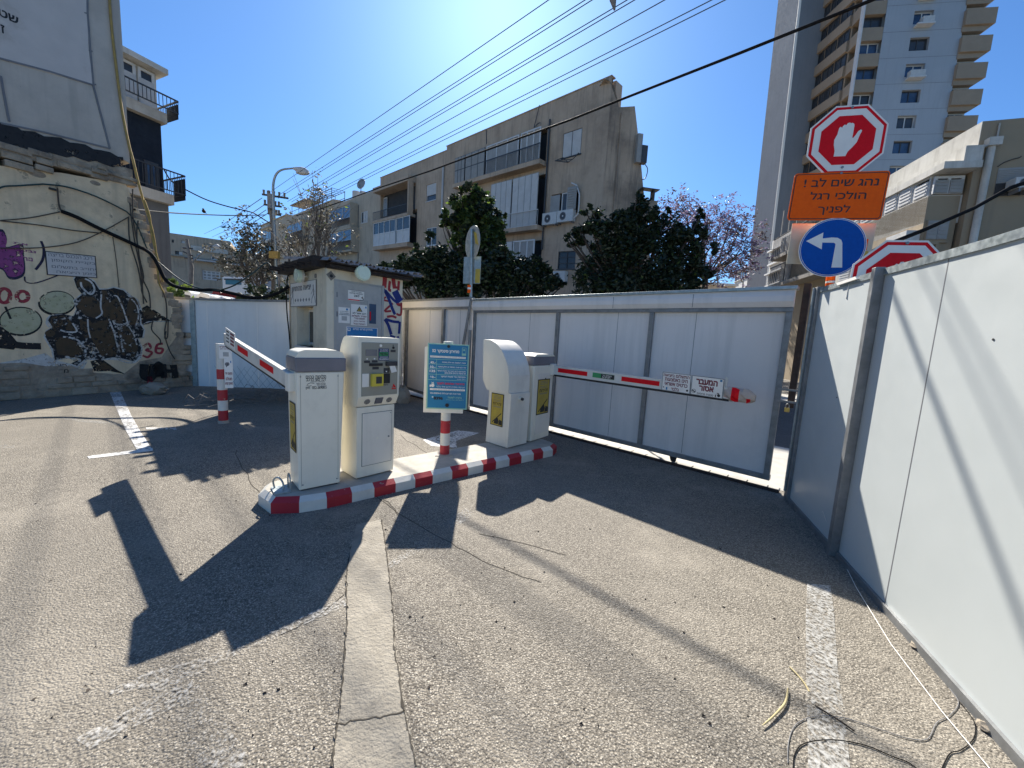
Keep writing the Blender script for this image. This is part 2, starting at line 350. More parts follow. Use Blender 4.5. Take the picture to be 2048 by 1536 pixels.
M['greenw'] = pm('green_cable', (.014, .04, .034), (.02, .05, .045), 6, .45)
M['brownw'] = pm('brown_cable', (.07, .05, .032), (.05, .036, .025), 8, .6)
M['yellw'] = pm('yellow_cable', (.42, .28, .06), (.3, .2, .06), 12, .5)
M['alum'] = pm('overhead_conductor', (.10, .105, .115), (.08, .085, .09), 5, .5, metal=.4)
M['pole'] = pm('weathered_pole', (.24, .22, .195), (.17, .155, .135), 4, .8, .2, 20)
M['bark'] = pm('bark', (.07, .055, .042), (.04, .032, .026), 8, .9, .5, 15)
M['barkg'] = pm('grey_bark', (.14, .125, .11), (.09, .08, .07), 8, .9, .4, 15)
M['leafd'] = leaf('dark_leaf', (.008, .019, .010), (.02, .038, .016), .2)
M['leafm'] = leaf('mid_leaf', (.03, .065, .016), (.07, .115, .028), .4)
M['leafy'] = leaf('fresh_leaf', (.11, .17, .025), (.18, .24, .04), .5)
M['leafo'] = leaf('dry_leaf', (.09, .085, .065), (.17, .16, .13), .35)
M['leafp'] = leaf('purple_blossom', (.15, .115, .19), (.25, .20, .31), .4)
M['leafb'] = leaf('brown_pod_leaf', (.09, .065, .05), (.14, .09, .08), .3)
M['card'] = pm('beige_board', (.58, .53, .40), (.53, .48, .36), 2, .6, dirt=(.46, .41, .3))
M['wrap'] = pm('torn_wrapping', (.50, .42, .36), (.40, .33, .28), 12, .5, .6, 25)
M['straw'] = pm('dry_stalk', (.50, .42, .22), (.4, .33, .17), 8, .8)
M['rock'] = pm('limestone', (.34, .29, .22), (.26, .215, .165), 6, .95, .8, 14)
M['car'] = pm('white_car_paint', (.75, .75, .74), (.7, .7, .7), 2, .3)
M['garnet'] = pm('red_car_paint', (.3, .02, .02), (.25, .02, .02), 2, .3)
M['tarp'] = pm('blue_film', (.02, .17, .26), (.02, .13, .2), 2, .4)
M['pink'] = worn('purple_spray', (.22, .04, .16), 14, .30, .42, (.28, .06, .20))
M['navyp'] = worn('navy_spray', (.02, .015, .05), 14, .30, .42)
M['blackp'] = worn('black_spray', (.01, .01, .01), 16, .36, .46)
M['brownp'] = worn('brown_spray', (.055, .038, .018), 11, .40, .45, (.085, .05, .02), 2.)
M['creamp'] = worn('pale_green_spray', (.42, .40, .23), 16, .28, .40, (.5, .47, .3))
M['whitep'] = worn('white_spray', (.62, .60, .55), 20, .34, .46)
M['redp'] = worn('red_spray', (.36, .035, .05), 18, .34, .48)
M['bluep'] = pm('blue_spray', (.012, .022, .15), (.015, .03, .2), 12, .6)
M['redp2'] = pm('fresh_red_spray', (.42, .03, .035), (.34, .025, .03), 12, .6)
M['whit2'] = pm('faded_whitewash', (.60, .555, .51), (.55, .51, .47), 3, .9, dirt=(.38, .33, .27))
# ================================================================ the ground
GF = Fr((0, 0, 0), (1, 0, 0), (0, 1, 0))
def sheet(name, pts, z, mat, kind='structure', label=None, cat=None):
    m = MB(); m.add([(x, y, z) for x, y in pts], [list(range(len(pts)))])
    if m.V and np.cross(np.array(m.V[1])-m.V[0], np.array(m.V[2])-m.V[0])[2] < 0: m.F = [m.F[0][::-1]]
    return m.build(name, mat, None, (0, 0, 0), label, cat, None, kind)
def gp(pts): return [tuple(gnd(x, y)[:2]) for x, y in pts]
sheet('ground', [(-400, -60), (400, -60), (400, 700), (-400, 700)], 0, M['asphalt'])
# gate line and fence line on the ground
g0, g1 = gnd(1098, 862), gnd(1571, 985)
gd = nrm(g1-g0); gn = np.array([-gd[1], gd[0], 0]);
if gn[1] < 0: gn = -gn
def gl(s, t): p = g0+gd*s+gn*t; return (p[0], p[1])
sheet('pavement', [gl(-14, .02), gl(3.9, .02), gl(3.9, 2.6), gl(-14, 2.6)], .004, M['paving'])
sheet('road', [gl(-200, 2.6), gl(100, 2.6), gl(100, 10.5), gl(-200, 10.5)], .004, M['road'])
sheet('far_pavement', [gl(-200, 10.5), gl(100, 10.5), gl(100, 13), gl(-200, 13)], .008, M['paving'])
st_ = gp([(712, 1050), (763, 1040), (772, 1100), (779, 1160), (786, 1230), (789, 1300), (797, 1345), (806, 1420), (818, 1470), (832, 1536), (850, 1650), (640, 1650), (662, 1536), (672, 1470), (681, 1400), (688, 1320), (694, 1240), (693, 1150), (703, 1090)])
e_ = []
for k in range(len(st_)):
    p, q = np.array(st_[k]), np.array(st_[(k+1) % len(st_)]); n = max(2, int(np.linalg.norm(q-p)/.03))
    e_ += [tuple(p+(q-p)*i/n+np.array([random.gauss(0, .005), random.gauss(0, .004)])) for i in range(n)]
sheet('concrete_strip', e_, .006, M['concrete'])
mk = MB(); rgb_ = np.random.default_rng(4)
for a, b in ((1, 10), (12, 20)):
    P = [np.array(st_[k]) for k in range(a, min(b, len(st_)))]
    L = smooth(P, 10); mk.ribbon(GF, [tuple(p+rgb_.normal(0, .002, 2)) for p in L], [abs(rgb_.normal(.004, .004))+.001 for _ in L], .0065, .0078, 0, px=False)
P0, P1 = gnd(672, 1452), gnd(808, 1425); mk.ribbon(GF, [tuple((P0*(1-t)+P1*t)[:2]+rgb_.normal(0, .004, 2)) for t in np.linspace(0, 1, 18)], .006, .0065, .0078, 0, px=False)
mk.build('ground_crack', M['crack'], None, (0, 0, 0), kind='structure')
def mark(pts, mat='mark', z=.004): return sheet('road_marking', gp(pts), z, M[mat])
mark([(218, 782), (240, 782), (262, 830), (284, 868), (303, 897), (275, 902), (252, 862), (236, 825)])
mark([(174, 913), (268, 901), (305, 896), (306, 902), (270, 907), (178, 918)], 'mark', .0045)
mark([(120, 834), (160, 838), (246, 848), (248, 852), (160, 844), (122, 838)], 'faint')
mark([(292, 855), (352, 856), (354, 860), (292, 859)], 'mark')
mark([(0, 890), (30, 891), (28, 896), (0, 897)], 'faint')
mark([(846, 880), (915, 861), (960, 866), (912, 882), (914, 896), (862, 892)], 'mark')
mark([(772, 1142), (868, 1086), (948, 1030), (934, 1015), (850, 1075), (776, 1128)], 'faint')
mark([(218, 1382), (300, 1345), (420, 1315), (690, 1196), (693, 1212), (430, 1330), (392, 1352), (330, 1368), (222, 1390)], 'faint', .005)
mark([(150, 1480), (320, 1388), (395, 1362), (340, 1420), (250, 1465), (180, 1500)], 'faint', .0055)
mark([(300, 1372), (372, 1352), (402, 1376), (428, 1416), (488, 1500), (540, 1600), (440, 1640), (398, 1536), (372, 1470), (345, 1415)], 'faint', .006)
mark([(1614, 1168), (1661, 1172), (1668, 1230), (1675, 1340), (1690, 1440), (1700, 1536), (1715, 1640), (1615, 1640), (1616, 1536), (1614, 1440), (1612, 1340), (1611, 1240)], 'band')
# cracks and joints in the asphalt
mk = MB()
for c in ([(700, 960), (820, 1040), (900, 1085), (985, 1130), (1080, 1165)], [(470, 900), (500, 960), (520, 990)], [(770, 1000), (800, 1030)], [(800, 870), (850, 905), (905, 935)], [(560, 1270), (640, 1230), (690, 1190)], [(960, 1068), (1060, 1090), (1130, 1110)]):
    mk.ribbon(GF, [tuple(gnd(x+random.uniform(-4, 4), y)[:2]) for x, y in smooth(c, 5)], .007, .0005, .002, 0, px=False)
mk.build('ground_crack', M['crack'], None, (0, 0, 0), kind='structure')
# ================================================================ kerb island
IO = np.array([-1.829, 3.251, 0]); iu = nrm([2.465, 2.095, 0]); iw = np.array([-iu[1], iu[0], 0])
IF = Fr(IO, iu, iw)             # a along the kerb, b across it, c up
bounds = [-.2, 0, .22, .445, .66, .882, 1.10, 1.31, 1.56, 1.78, 2.0, 2.2, 2.42, 2.63, 2.855, 3.04, 3.236]
fw = lambda a: float(np.interp(a, [-.2, 0, .22, .45, 3.236], [.10, -.01, -.045, -.04, 0]))
out = [(a, fw(a)) for a in bounds] + [(3.42, .10), (3.45, .34), (3.42, .56), (3.28, .70), (2.4, .69), (1.2, .66), (0, .62), (-.18, .55), (-.26, .36)]
n = len(out); cen = np.mean(out, 0); mb = MB()
P = np.array(out); ins = []
for i in range(n):
    t = nrm(P[(i+1) % n]-P[i-1]); ins.append(P[i]+np.array([-t[1], t[0]])*.055)
lv = [(P, 0.), (P, .095), (np.array(ins), .135)]
for i in range(n):
    j = (i+1) % n; isred = (i < 17 and i % 2 == 0)
    for (A, z0), (B, z1) in zip(lv[:-1], lv[1:]):
        mb.add([IF.pt(*A[i], z0), IF.pt(*A[j], z0), IF.pt(*B[j], z1), IF.pt(*B[i], z1)], [(0, 1, 2, 3)], 1 if isred else 0)
mb.add([IF.pt(*p, .135) for p in ins], [list(range(n))], 2)
for c in ([(640, 1003), (655, 1000), (668, 1001), (656, 1006), (650, 1016), (641, 1012)],):
    pass
mb.build('kerb_island', [M['white'], M['red'], M['kerbtop']], None, (*IO[:2], 0), 'long kerbed concrete island with red and white painted blocks along its edge', 'traffic island')
KZ = .135
# ================================================================ barrier cabinet with tinted-window advert
def cabinet(front, top_y, band_y, fl, fr_, bl, br, depth, label, name='barrier_cabinet', band=True):
    """front: two ground pixels of the front face; px outline of body given by corners"""
    p0, p1 = gnd(*front[0], KZ), gnd(*front[1], KZ); f = VF(p0, p1); f.O[2] = KZ
    t = T(name, (*((p0+p1)/2)[:2], KZ), label, 'barrier cabinet'); return f, t
# -- the near cabinet
c1, c1t = cabinet([(598.5, 984), (680, 967.5)], 0, 0, 0, 0, 0, 0, .33, 'cream barrier cabinet with black window-tint advert, at the near end of the kerb island')
tl, tr = c1.px(593, 744), c1.px(689, 744); bl, br = c1.px(598.5, 984), c1.px(680, 968); bl = (bl[0], .0); br = (br[0], .0)
D1 = .33
tz = (tl[1]+tr[1])/2
def tapered(m, f, bl, br, tlx, trx, z0, z1, dep, grow, mi=0):
    V = [f.pt(bl, z0, 0), f.pt(br, z0, 0), f.pt(trx, z1, 0), f.pt(tlx, z1, 0), f.pt(bl, z0, -dep), f.pt(br, z0, -dep), f.pt(trx, z1, -dep-grow), f.pt(tlx, z1, -dep-grow)]
    m.add(V, [(0, 1, 2, 3), (5, 4, 7, 6), (4, 0, 3, 7), (1, 5, 6, 2), (3, 2, 6, 7), (4, 5, 1, 0)], mi)
m = MB(); tapered(m, c1, bl[0], br[0], tl[0], tr[0], .012, tz, D1, .02); m.build('housing', M['cream'], c1t, bevel=.012)
m = MB()
for a_, b_ in ((bl[0]+.03, .06), (br[0]-.03, .06), (bl[0]+.02, tz-.04), (br[0]-.02, tz-.04)): m.disc(c1, a_, b_, .006, 0, .003, 0, 10)
m.build('screw_head', M['steel'], c1t)
m = MB(); m.box(c1, bl[0]+.018, bl[0]+.021, .05, tz-.02, 0, .0012); m.box(c1, br[0]-.0205, br[0]-.0175, .05, tz-.02, 0, .0012); m.build('edge_seam', M['panel'], c1t)
m = MB(); m.box(c1, bl[0]+.02, br[0]-.02, 0, .014, -D1+.02, -.02, 0); m.build('plinth', M['dark'], c1t)
# lid: grey band with a cream domed cap
lz0, lz1, lz2 = tz+.002, c1.px(640, 716)[1], c1.px(640, 703)[1]
m = MB(); tapered(m, c1, tl[0]-.012, tr[0]+.012, tl[0]-.012, tr[0]+.012, lz0, lz1, D1+.03, 0.); m.V = [tuple(np.array(v)+c1.n*.012) for v in m.V]; m.build('lid_band', M['lid'], c1t, bevel=.01)
m = MB(); x0, x1 = tl[0]-.01, tr[0]+.01; h = lz2-lz1+.012
prof = [(x0, lz1+.001), (x1, lz1+.001), (x1-.03, lz1+h*.75), (x1-.08, lz1+h), (x0+.08, lz1+h), (x0+.03, lz1+h*.75)]
m.poly(c1, prof, -D1-.02, -.005, 0); m.build('lid_cap', M['cream'], c1t, bevel=.012)
z7 = lambda x, y: (500+x/3.658, 640+y/3.658)
m = MB()
def zt(m, f, Z, s, x0, y0, x1, y1, c, mi=0, b=.012): m.ptext(f, s, *Z(x0, y0), *Z(x1, y1), c, mi, b)
zt(m, c1, z7, 'חלונות כהים', 408, 402, 556, 424, .002, 0, .015); zt(m, c1, z7, 'לכל סוגי הרכב', 410, 422, 556, 444, .002, 0, .015)
zt(m, c1, z7, 'תקן משרד התחבורה', 445, 448, 545, 456, .002, 0, 0); zt(m, c1, z7, 'אחריות מלאה', 485, 459, 552, 467, .002, 0, 0); zt(m, c1, z7, 'שירות עד הבית', 490, 470, 552, 478, .002, 0, 0)
zt(m, c1, z7, '052-36900:5', 455, 484, 560, 502, .002, 0, .012); zt(m, c1, z7, 'חיים', 408, 490, 438, 506, .002, 0, .012)
m.ribbon(c1, [z7(*q) for q in [(470, 463), (440, 460), (420, 470), (416, 480), (432, 484), (450, 480)]], .004, .001, .002)
m.build('advert_lettering', M['ink'], c1t)
# left side of the cabinet: yellow sticker, hinge plate and hook
cs = Fr(c1.pt(bl[0], 0, -D1), c1.n, (0, 0, 1)); 
if cs.n @ (CC-cs.O) < 0: cs.n = -cs.n
cs = Fr(c1.pt(bl[0]-.001, .012, -D1), c1.n, c1.pt(tl[0], tz)-c1.pt(bl[0], .012))
def sticker(m, f, a0, a1, b0, b1, c):
    """yellow safety sticker: boom drawing, heading, lines"""
    W_, H_ = a1-a0, b1-b0; X = lambda u: a0+W_*u; Y = lambda v: b0+H_*v
    m.box(f, a0, a1, b0, b1, c, c+.002, 1); m.box(f, X(.05), X(.95), Y(.025), Y(.975), c+.001, c+.003, 0)
    m.text(f, 'זהירות', X(.15), X(.85), Y(.64), Y(.72), c+.0035, 1, .02)
    for v in (.93, .89, .85, .79, .75, .60, .575): m.box(f, X(.2), X(.8), Y(v), Y(v+.012), c+.003, c+.0036, 2)
    m.poly(f, [(X(.14), Y(.10)), (X(.18), Y(.08)), (X(.88), Y(.40)), (X(.86), Y(.43))], c+.003, c+.0036, 1)
    m.poly(f, [(X(.30), Y(.06)), (X(.62), Y(.06)), (X(.70), Y(.16)), (X(.60), Y(.26)), (X(.46), Y(.24)), (X(.32), Y(.14))], c+.003, c+.0037, 1)
    m.poly(f, [(X(.66), Y(.05)), (X(.94), Y(.05)), (X(.94), Y(.18)), (X(.74), Y(.22))], c+.003, c+.0037, 1)
m = MB(); sticker(m, cs, .06, D1-.06, .34, .80, .003); m.build('warning_sticker', [M['gold'], M['ink'], M['grayink']], c1t)
# ---- boom of the near cabinet
A = c1.pt(bl[0]-.03, 0, -.10); Bp = gnd(449, 866); bf = VF(Bp, A)
bl_ = float(np.linalg.norm((A-Bp)[:2]))
za0, za1 = bf.px(572, 772)[1], bf.px(572, 744)[1]; zb0, zb1 = bf.px(455, 690)[1], bf.px(455, 667)[1]
L0 = bf.px(452, 680)[0]
def boom(par, f, xa, xb, lo, hi, dep, reds, name='boom'):
    """xa..xb along f.u; lo, hi = functions of a"""
    m = MB(); m.poly(f, [(xa, lo(xa)), (xb, lo(xb)), (xb, hi(xb)), (xa, hi(xa))], -dep/2, dep/2, 0)
    for r0, r1 in reds:
        h0, h1 = hi(r0)-lo(r0), hi(r1)-lo(r1)
        m.poly(f, [(r0, lo(r0)+h0*.3), (r1, lo(r1)+h1*.3), (r1, lo(r1)+h1*.76), (r0, lo(r0)+h0*.76)], dep/2-.001, dep/2+.002, 1)
    b = m.build(name, [M['white'], M['redsign']], par)
    m = MB(); m.poly(f, [(xa, lo(xa)-.03), (xb, lo(xb)-.03), (xb, lo(xb)-.001), (xa, lo(xa)-.001)], -.012, .012, 0); m.build('rubber_edge', M['black'], b)
    return b
lin = lambda x0, y0, x1, y1: (lambda a: y0+(y1-y0)*(a-x0)/(x1-x0))
lo1, hi1 = lin(L0, zb0, bl_, za0), lin(L0, zb1, bl_, za1)
ra = [bf.px(x, 720)[0] for x in (481, 501, 525, 552)]
bm = boom(c1t, bf, L0, bl_-.02, lo1, hi1, .05, [(ra[0], ra[1]), (ra[2], ra[3])])
m = MB(); m.box(bf, bl_-.07, bl_+.03, lo1(bl_)-.03, hi1(bl_)+.01, -.035, .035); m.build('boom_clamp', M['creamw'], c1t, bevel=.01)
m = MB(); q = [bf.px(x, y) for x, y in ((457, 655), (476, 668), (476, 701), (457, 688))]; m.poly(bf, q, .028, .034, 0)
def lerp2(q, u, v): a = np.array(q); return tuple((a[0]*(1-u)+a[1]*u)*v+(a[3]*(1-u)+a[2]*u)*(1-v))
for v in (.8, .6, .4, .2):
    m.poly(bf, [lerp2(q, .12, v), lerp2(q, .4, v), lerp2(q, .4, v+.08), lerp2(q, .12, v+.08)], .034, .036, 1); m.poly(bf, [lerp2(q, .56, v-.02), lerp2(q, .92, v-.02), lerp2(q, .92, v+.1), lerp2(q, .56, v+.1)], .034, .036, 2)
m.build('boom_sign', [M['whites'], M['ink'], M['maroon']], c1t)
# hasp and anchor hook on the island tip
m = MB(); b0 = IF.pt(-.11, .30, KZ)
m.tube(smooth([b0+np.array([-.03, 0, 0]), b0+np.array([-.045, 0, .08]), b0+np.array([.0, .0, .115]), b0+np.array([.05, -.01, .07]), b0+np.array([.06, -.02, -.0])], 5), .008)
m.build('anchor_hook', M['galv'], None, label='bent grey steel hook rising from the white tip of the kerb island', cat='hook')
m = MB(); m.box(IF, -.16, -.03, .16, .36, KZ, KZ+.012); m.tube(smooth([IF.pt(-.03, .2, KZ), IF.pt(-.03, .2, KZ+.12), IF.pt(-.03, .25, KZ+.15), IF.pt(-.03, .3, KZ+.12), IF.pt(-.03, .3, KZ)], 4), .007); m.build('base_plate', M['galv'], c1t)
# ================================================================ pay terminal
tF, tR_, tB = gnd(713, 960, KZ), gnd(786, 942, KZ), gnd(683, 942, KZ)
tf = VF(tF, tR_); tf.O[2] = KZ; WT = float(np.linalg.norm((tR_-tF)[:2]))
ts = Fr(tf.O - tf.n*0, tf.n, (0, 0, 1)); ts = Fr(tF, -(-tf.n), (0, 0, 1))     # side plane, a grows towards the front
ts = Fr(tF, tf.n, (0, 0, 1))                                                   # normal points left
tt = T('pay_terminal', (*((tF+tR_)/2)[:2], KZ), 'cream parking pay terminal with olive keypad panel and yellow card reader, second on kerb island', 'pay terminal')
sp = lambda x, y: ts.px(*z7(x, y))
low = [(-.34, .012), (0, .012), (0, sp(762, 636)[1]), (-.36, sp(680, 608)[1])]
m = MB(); m.poly(ts, low, -WT, 0); m.build('lower_housing', M['cream'], tt, bevel=.01)
H = sp(790, 122)[1]; fo = .055; z1 = sp(762, 632)[1]+.003; z2 = sp(790, 566)[1]; bk = -.37
arc = [(bk+.16*(1-math.cos(t)), H-.34+.34*math.sin(t)) for t in np.linspace(0, math.pi/2, 22)]
hood = [(0, z1), (fo, z2), (fo, H)] + arc[::-1] + [(bk, z1-.01)]
m = MB(); m.poly(ts, hood, -WT-.015, .015, 0, 0); m.build('hood', M['cream'], tt)
tp = tf.off(fo+.001)
def tz4(x, y): return (715+x/10.98, 670+y/10.98)
def tr4(x0, y0, x1, y1): return tp.rect(*tz4(x0, y0), *tz4(x1, y1))
m = MB(); a0, a1, b0, b1 = .012, WT-.005, z2+.012, H-.05; m.box(tp, a0, a1, b0, b1, 0, .006); pan = m.build('front_panel', M['panel'], tt, bevel=.003)
PX = lambda x: a0+(a1-a0)*(x-10)/(835-10); PY = lambda y: b1-(b1-b0)*(y-115)/(1320-115)
def tb(m, x0, y0, x1, y1, c0, c1, mi=0): m.box(tp, PX(x0), PX(x1), PY(y1), PY(y0), c0, c1, mi)
m = MB(); tb(m, 95, 272, 340, 415, .006, .010); m.build('display', M['screen'], pan)
m = MB(); tb(m, 375, 245, 612, 520, .006, .008, 0); tb(m, 392, 330, 597, 415, .008, .009, 1); m.text(tp, '*8396', PX(410), PX(585), PY(405), PY(340), .0095, 3, .02)
m.text(tp, 'תשלום נייד', PX(400), PX(590), PY(290), PY(258), .009, 2, .01); m.text(tp, 'גם מהטלפון', PX(400), PX(585), PY(322), PY(294), .009, 2, .01); m.text(tp, '050-000094-8', PX(390), PX(600), PY(505), PY(468), .009, 2, .02); tb(m, 400, 435, 590, 445, .008, .009, 2)
m.build('phone_sticker', [M['navy'], M['green'], M['whites'], M['ink']], pan)
for nm, x0, y0, x1, y1, dd, mt in (('label_plate', 60, 518, 186, 570, .004, 'dark'), ('label_plate', 230, 512, 352, 562, .004, 'dark'), ('ticket_slot', 172, 580, 462, 640, .012, 'black'), ('label_plate', 245, 658, 382, 718, .004, 'dark'), ('receipt_slot', 538, 542, 790, 640, .03, 'dark'), ('label_plate', 498, 694, 630, 806, .004, 'dark'), ('coin_tray', 492, 822, 638, 1045, .012, 'black'), ('label_plate', 655, 272, 770, 326, .004, 'dark'), ('intercom_plate', 22, 810, 165, 1108, .006, 'whites')):
    m = MB(); tb(m, x0, y0, x1, y1, .006, .006+dd); m.build(nm, M[mt], pan)
m = MB(); tb(m, 205, 815, 455, 1095, .006, .045, 0); tb(m, 285, 875, 415, 1035, .045, .047, 1); m.build('card_reader', [M['yellow'], M['dark']], pan, bevel=.004)
m = MB(); m.poly(tp, [(PX(600), PY(645)), (PX(655), PY(805)), (PX(785), PY(775)), (PX(730), PY(632))], .03, .032); m.build('paper_slip', M['whites'], pan)
m = MB(); m.poly(tp, [(PX(698), PY(1160)), (PX(728), PY(1120)), (PX(742), PY(1160))], .006, .008); m.poly(tp, [(PX(722), PY(1105)), (PX(742), PY(1072)), (PX(800), PY(1160)), (PX(758), PY(1160))], .006, .008); tb(m, 695, 1176, 798, 1200, .006, .008); m.build('maker_emblem', M['redsign'], pan)
m = MB(); m.disc(tp, PX(715), PY(222), .012, .006, .014); tb(m, 708, 150, 716, 200, .006, .009); m.disc(tp, PX(425), PY(180), .014, .006, .009, 1); m.disc(tp, PX(125), PY(480), .008, .006, .009, 1); m.disc(tp, PX(285), PY(478), .008, .006, .009, 1); m.poly(tp, [(PX(535), PY(760)), (PX(580), PY(760)), (PX(558), PY(795))], .010, .0115, 1); m.text(tp, 'כרטיס', PX(500), PX(605), PY(1100), PY(1065), .0075, 0); m.build('key_lock', [M['ink'], M['whites']], pan)
# sloping chin with two speaker grilles and a little window
cv = nrm(ts.pt(fo, z2)-ts.pt(0, z1)); chf = Fr(ts.pt(0, z1), tf.u, cv); cl = float(np.linalg.norm(ts.pt(fo, z2)-ts.pt(0, z1)))
m = MB()
for a in (.09, WT-.08):
    m.ring(chf, a, cl*.5, .026, .031, .0, .004, 0)
    for k in range(-3, 4):
        hh = math.sqrt(max(.024**2-(k*.0075)**2, 0)); m.box(chf, a-hh, a+hh, cl*.5+k*.0075-.002, cl*.5+k*.0075+.002, 0, .003, 0)
m.build('speaker_grille', M['grayink'], tt)
m = MB(); m.box(chf, WT*.42, WT*.62, cl*.2, cl*.85, 0, .006); m.build('reader_window', M['screen'], tt)
# service door on the lower housing
m = MB(); d0, d1, e0, e1 = .055, WT-.03, sp(790, 1078)[1]*1.0, z1-.075
m.box(tf, d0, d1, .13, e1, .0, .006); dr = m.build('service_door', M['creamw'], tt, bevel=.003)
m = MB(); m.box(tf, d0-.004, d1+.004, .126, e1+.004, .0, .0025); m.build('door_gap', M['dark'], tt)
m = MB(); m.disc(tf, d1-.035, .13+(e1-.13)*.5, .009, .006, .012); m.disc(tf, (d0+d1)/2, .13+(e1-.13)*.5, .012, .006, .008, 1); m.disc(tf, d1-.015, e1-.02, .005, .006, .009); m.build('door_lock', [M['steel'], M['cream']], dr)
# ================================================================ price board on a striped post
pb = gnd(889, 908, KZ); pf = Fr((pb[0], pb[1], KZ), nrm([1, .12, 0]), (0, 0, 1))
pt_ = T('price_board', (pb[0], pb[1], KZ), 'blue parking price board on a red and white striped post, mid kerb island', 'price board')
PZ = lambda x, y: (800+x/4.8, 640+y/4.8)
zz = [pf.px(*PZ(420, y))[1] for y in (1310, 1195, 1080, 960, 840)] + [pf.px(*PZ(440, 205))[1]]
for k in range(5):
    m = MB(); zlo = 0 if k == 0 else zz[k]; m.tube([pf.pt(0, zlo), pf.pt(0, zz[k+1])], .06, 0, 20)
    m.build('post_band', M['red' if k in (0, 2) else 'white'], pt_)
m = MB(); m.box(pf, -.11, .11, 0, .008, -.1, .1); m.build('foot_plate', M['kerbtop'], pt_)
a0, a1, b0, b1 = pf.rect(*PZ(275, 218), *PZ(640, 850))
m = MB(); m.box(pf, a0-.035, a1-.045, b0-.05, b1-.05, .062, .07); m.build('backing_board', M['creamw'], pt_)
m = MB(); m.box(pf, a0, a1, b0, b1, .074, .082, 0); m.box(pf, a0+.014, a1-.014, b0+.014, b1-.014, .080, .084, 1)
QX = lambda x: a0+(a1-a0)*(x-108)/(908-108); QY = lambda y: b1-(b1-b0)*(y-45)/(1405-45)
qf = pf
def qt(s, x0, y0, x1, y1, mi=2, b=.018): m.text(qf, s, QX(x0), QX(x1), QY(y1), QY(y0), .0855, mi, b)
def qb(x0, y0, x1, y1, mi, c=.085): m.box(qf, QX(x0), QX(x1), QY(y1), QY(y0), .083, c, mi)
qt('מחירון פינסקר 52', 195, 165, 715, 245, 2, .03); qb(158, 298, 848, 336, 2); m.text(qf, 'החניון פתוח בכל שעות היממה', QX(170), QX(835), QY(328), QY(306), .0865, 5, 0)
for y in (370, 470, 562, 682, 795): qb(135, y-4, 880, y+4, 0)
qb(282, 370, 290, 795, 0)
qt('45.-', 165, 415, 270, 460, 2, .03); qt('10.-', 165, 505, 268, 555, 2, .03); qt('135', 158, 590, 265, 640, 2, .03); qt('60.-', 165, 715, 272, 760, 2, .03)
qt('שעה ראשונה או חלק ממנה', 395, 408, 855, 446); qt('כל רבע שעה נוספת או חלק ממנה', 320, 503, 858, 540); qt('מקסימום ליום חניה עד שעת הבוקר', 305, 588, 858, 622); qt('או כניסה כרטיס אחת ביום', 450, 630, 858, 660); qt('מכניסה עד שעת הבוקר', 372, 706, 858, 744); qt('כולל מעמ', 695, 755, 858, 775, 2, 0)
qt('זהירות ! מחסום לפניך', 300, 840, 845, 900, 3, .03); qt('הכניסה מותרת לרכב אחד בלבד', 290, 915, 855, 950, 2, 0)
qb(172, 975, 858, 1012, 2); m.text(qf, 'החניה על אחריות בעל הרכב בלבד', QX(220), QX(830), QY(1004), QY(984), .0865, 5, 0)
qt('מנויי חניה לפי יום ולילה', 400, 1055, 775, 1092, 2, .01); qt('050-000094-8', 180, 1058, 385, 1092, 2, .01)
qt('8396', 250, 1145, 430, 1212, 5, .05); qt('*', 212, 1140, 245, 1170, 2, .02); qt('בחניה לשעות', 525, 1130, 800, 1175, 0, .02); qt('לתשלום נוח בנייד', 490, 1190, 840, 1215, 0, 0)
qb(770, 105, 852, 270, 6); qb(780, 115, 842, 225, 1, .0862); m.disc(qf, QX(810), QY(155), .012, .0855, .087, 6)
m.disc(qf, QX(225), QY(915), .02, .083, .0856, 2); m.poly(qf, [(QX(165), QY(900)), (QX(195), QY(900)), (QX(195), QY(945)), (QX(165), QY(945))], .083, .0856, 2); m.ribbon(qf, [(QX(200), QY(845)), (QX(245), QY(880))], .006, .083, .0856, 2, px=False); m.ribbon(qf, [(QX(245), QY(845)), (QX(200), QY(880))], .006, .083, .0856, 2, px=False)
m.build('price_panel', [M['mint'], M['teal'], M['whites'], M['redsign'], M['green'], M['ink'], M['mint']], pt_)
m = MB(); m.disc(pf, (a0+a1)/2, b1-.03, .018, .08, .092); m.disc(pf, (a0+a1)/2+.005, b0+.05, .022, .08, .092); m.build('clamp_bolt', M['ink'], pt_)
# ================================================================ entry terminal seen from its rounded back
z8 = PZ
n0, n1 = gnd(1014.6, 898, KZ), gnd(971, 884, KZ); ds = nrm(n0-n1); es = Fr((*n1[:2], KZ), ds, (0, 0, 1)); WE = .40
et = T('entry_terminal', (*((n0+n1)/2)[:2], KZ), 'cream entry terminal with rounded hood, seen from its back, beside the red-and-white boom', 'ticket terminal')
ep = lambda x, y: es.px(*z8(x, y))
m = MB(); L1 = float(np.linalg.norm((n0-n1)[:2])); zb = ep(1045, 705)[1]; zf = ep(845, 668)[1]; zb = (zb+zf)/2
m.poly(es, [(0, .012), (L1, .012), (L1+.015, zb), (.03, zb)], -WE, 0); m.build('lower_housing', M['creamw'], et, bevel=.01)
m = MB(); hp = [ep(*q) for q in [(845, 664), (805, 572), (812, 186), (880, 192), *[tuple(q) for q in smooth([(880, 192), (935, 228), (985, 290), (1020, 370), (1042, 440), (1055, 540)], 5)[1:]], (1050, 706)]]; hp = [(a, b) if b > zb+.02 else (a, zb+.002) for a, b in hp]
m.poly(es, hp, -WE-.02, .02, 0, 0); m.build('hood', M['creamw'], et)
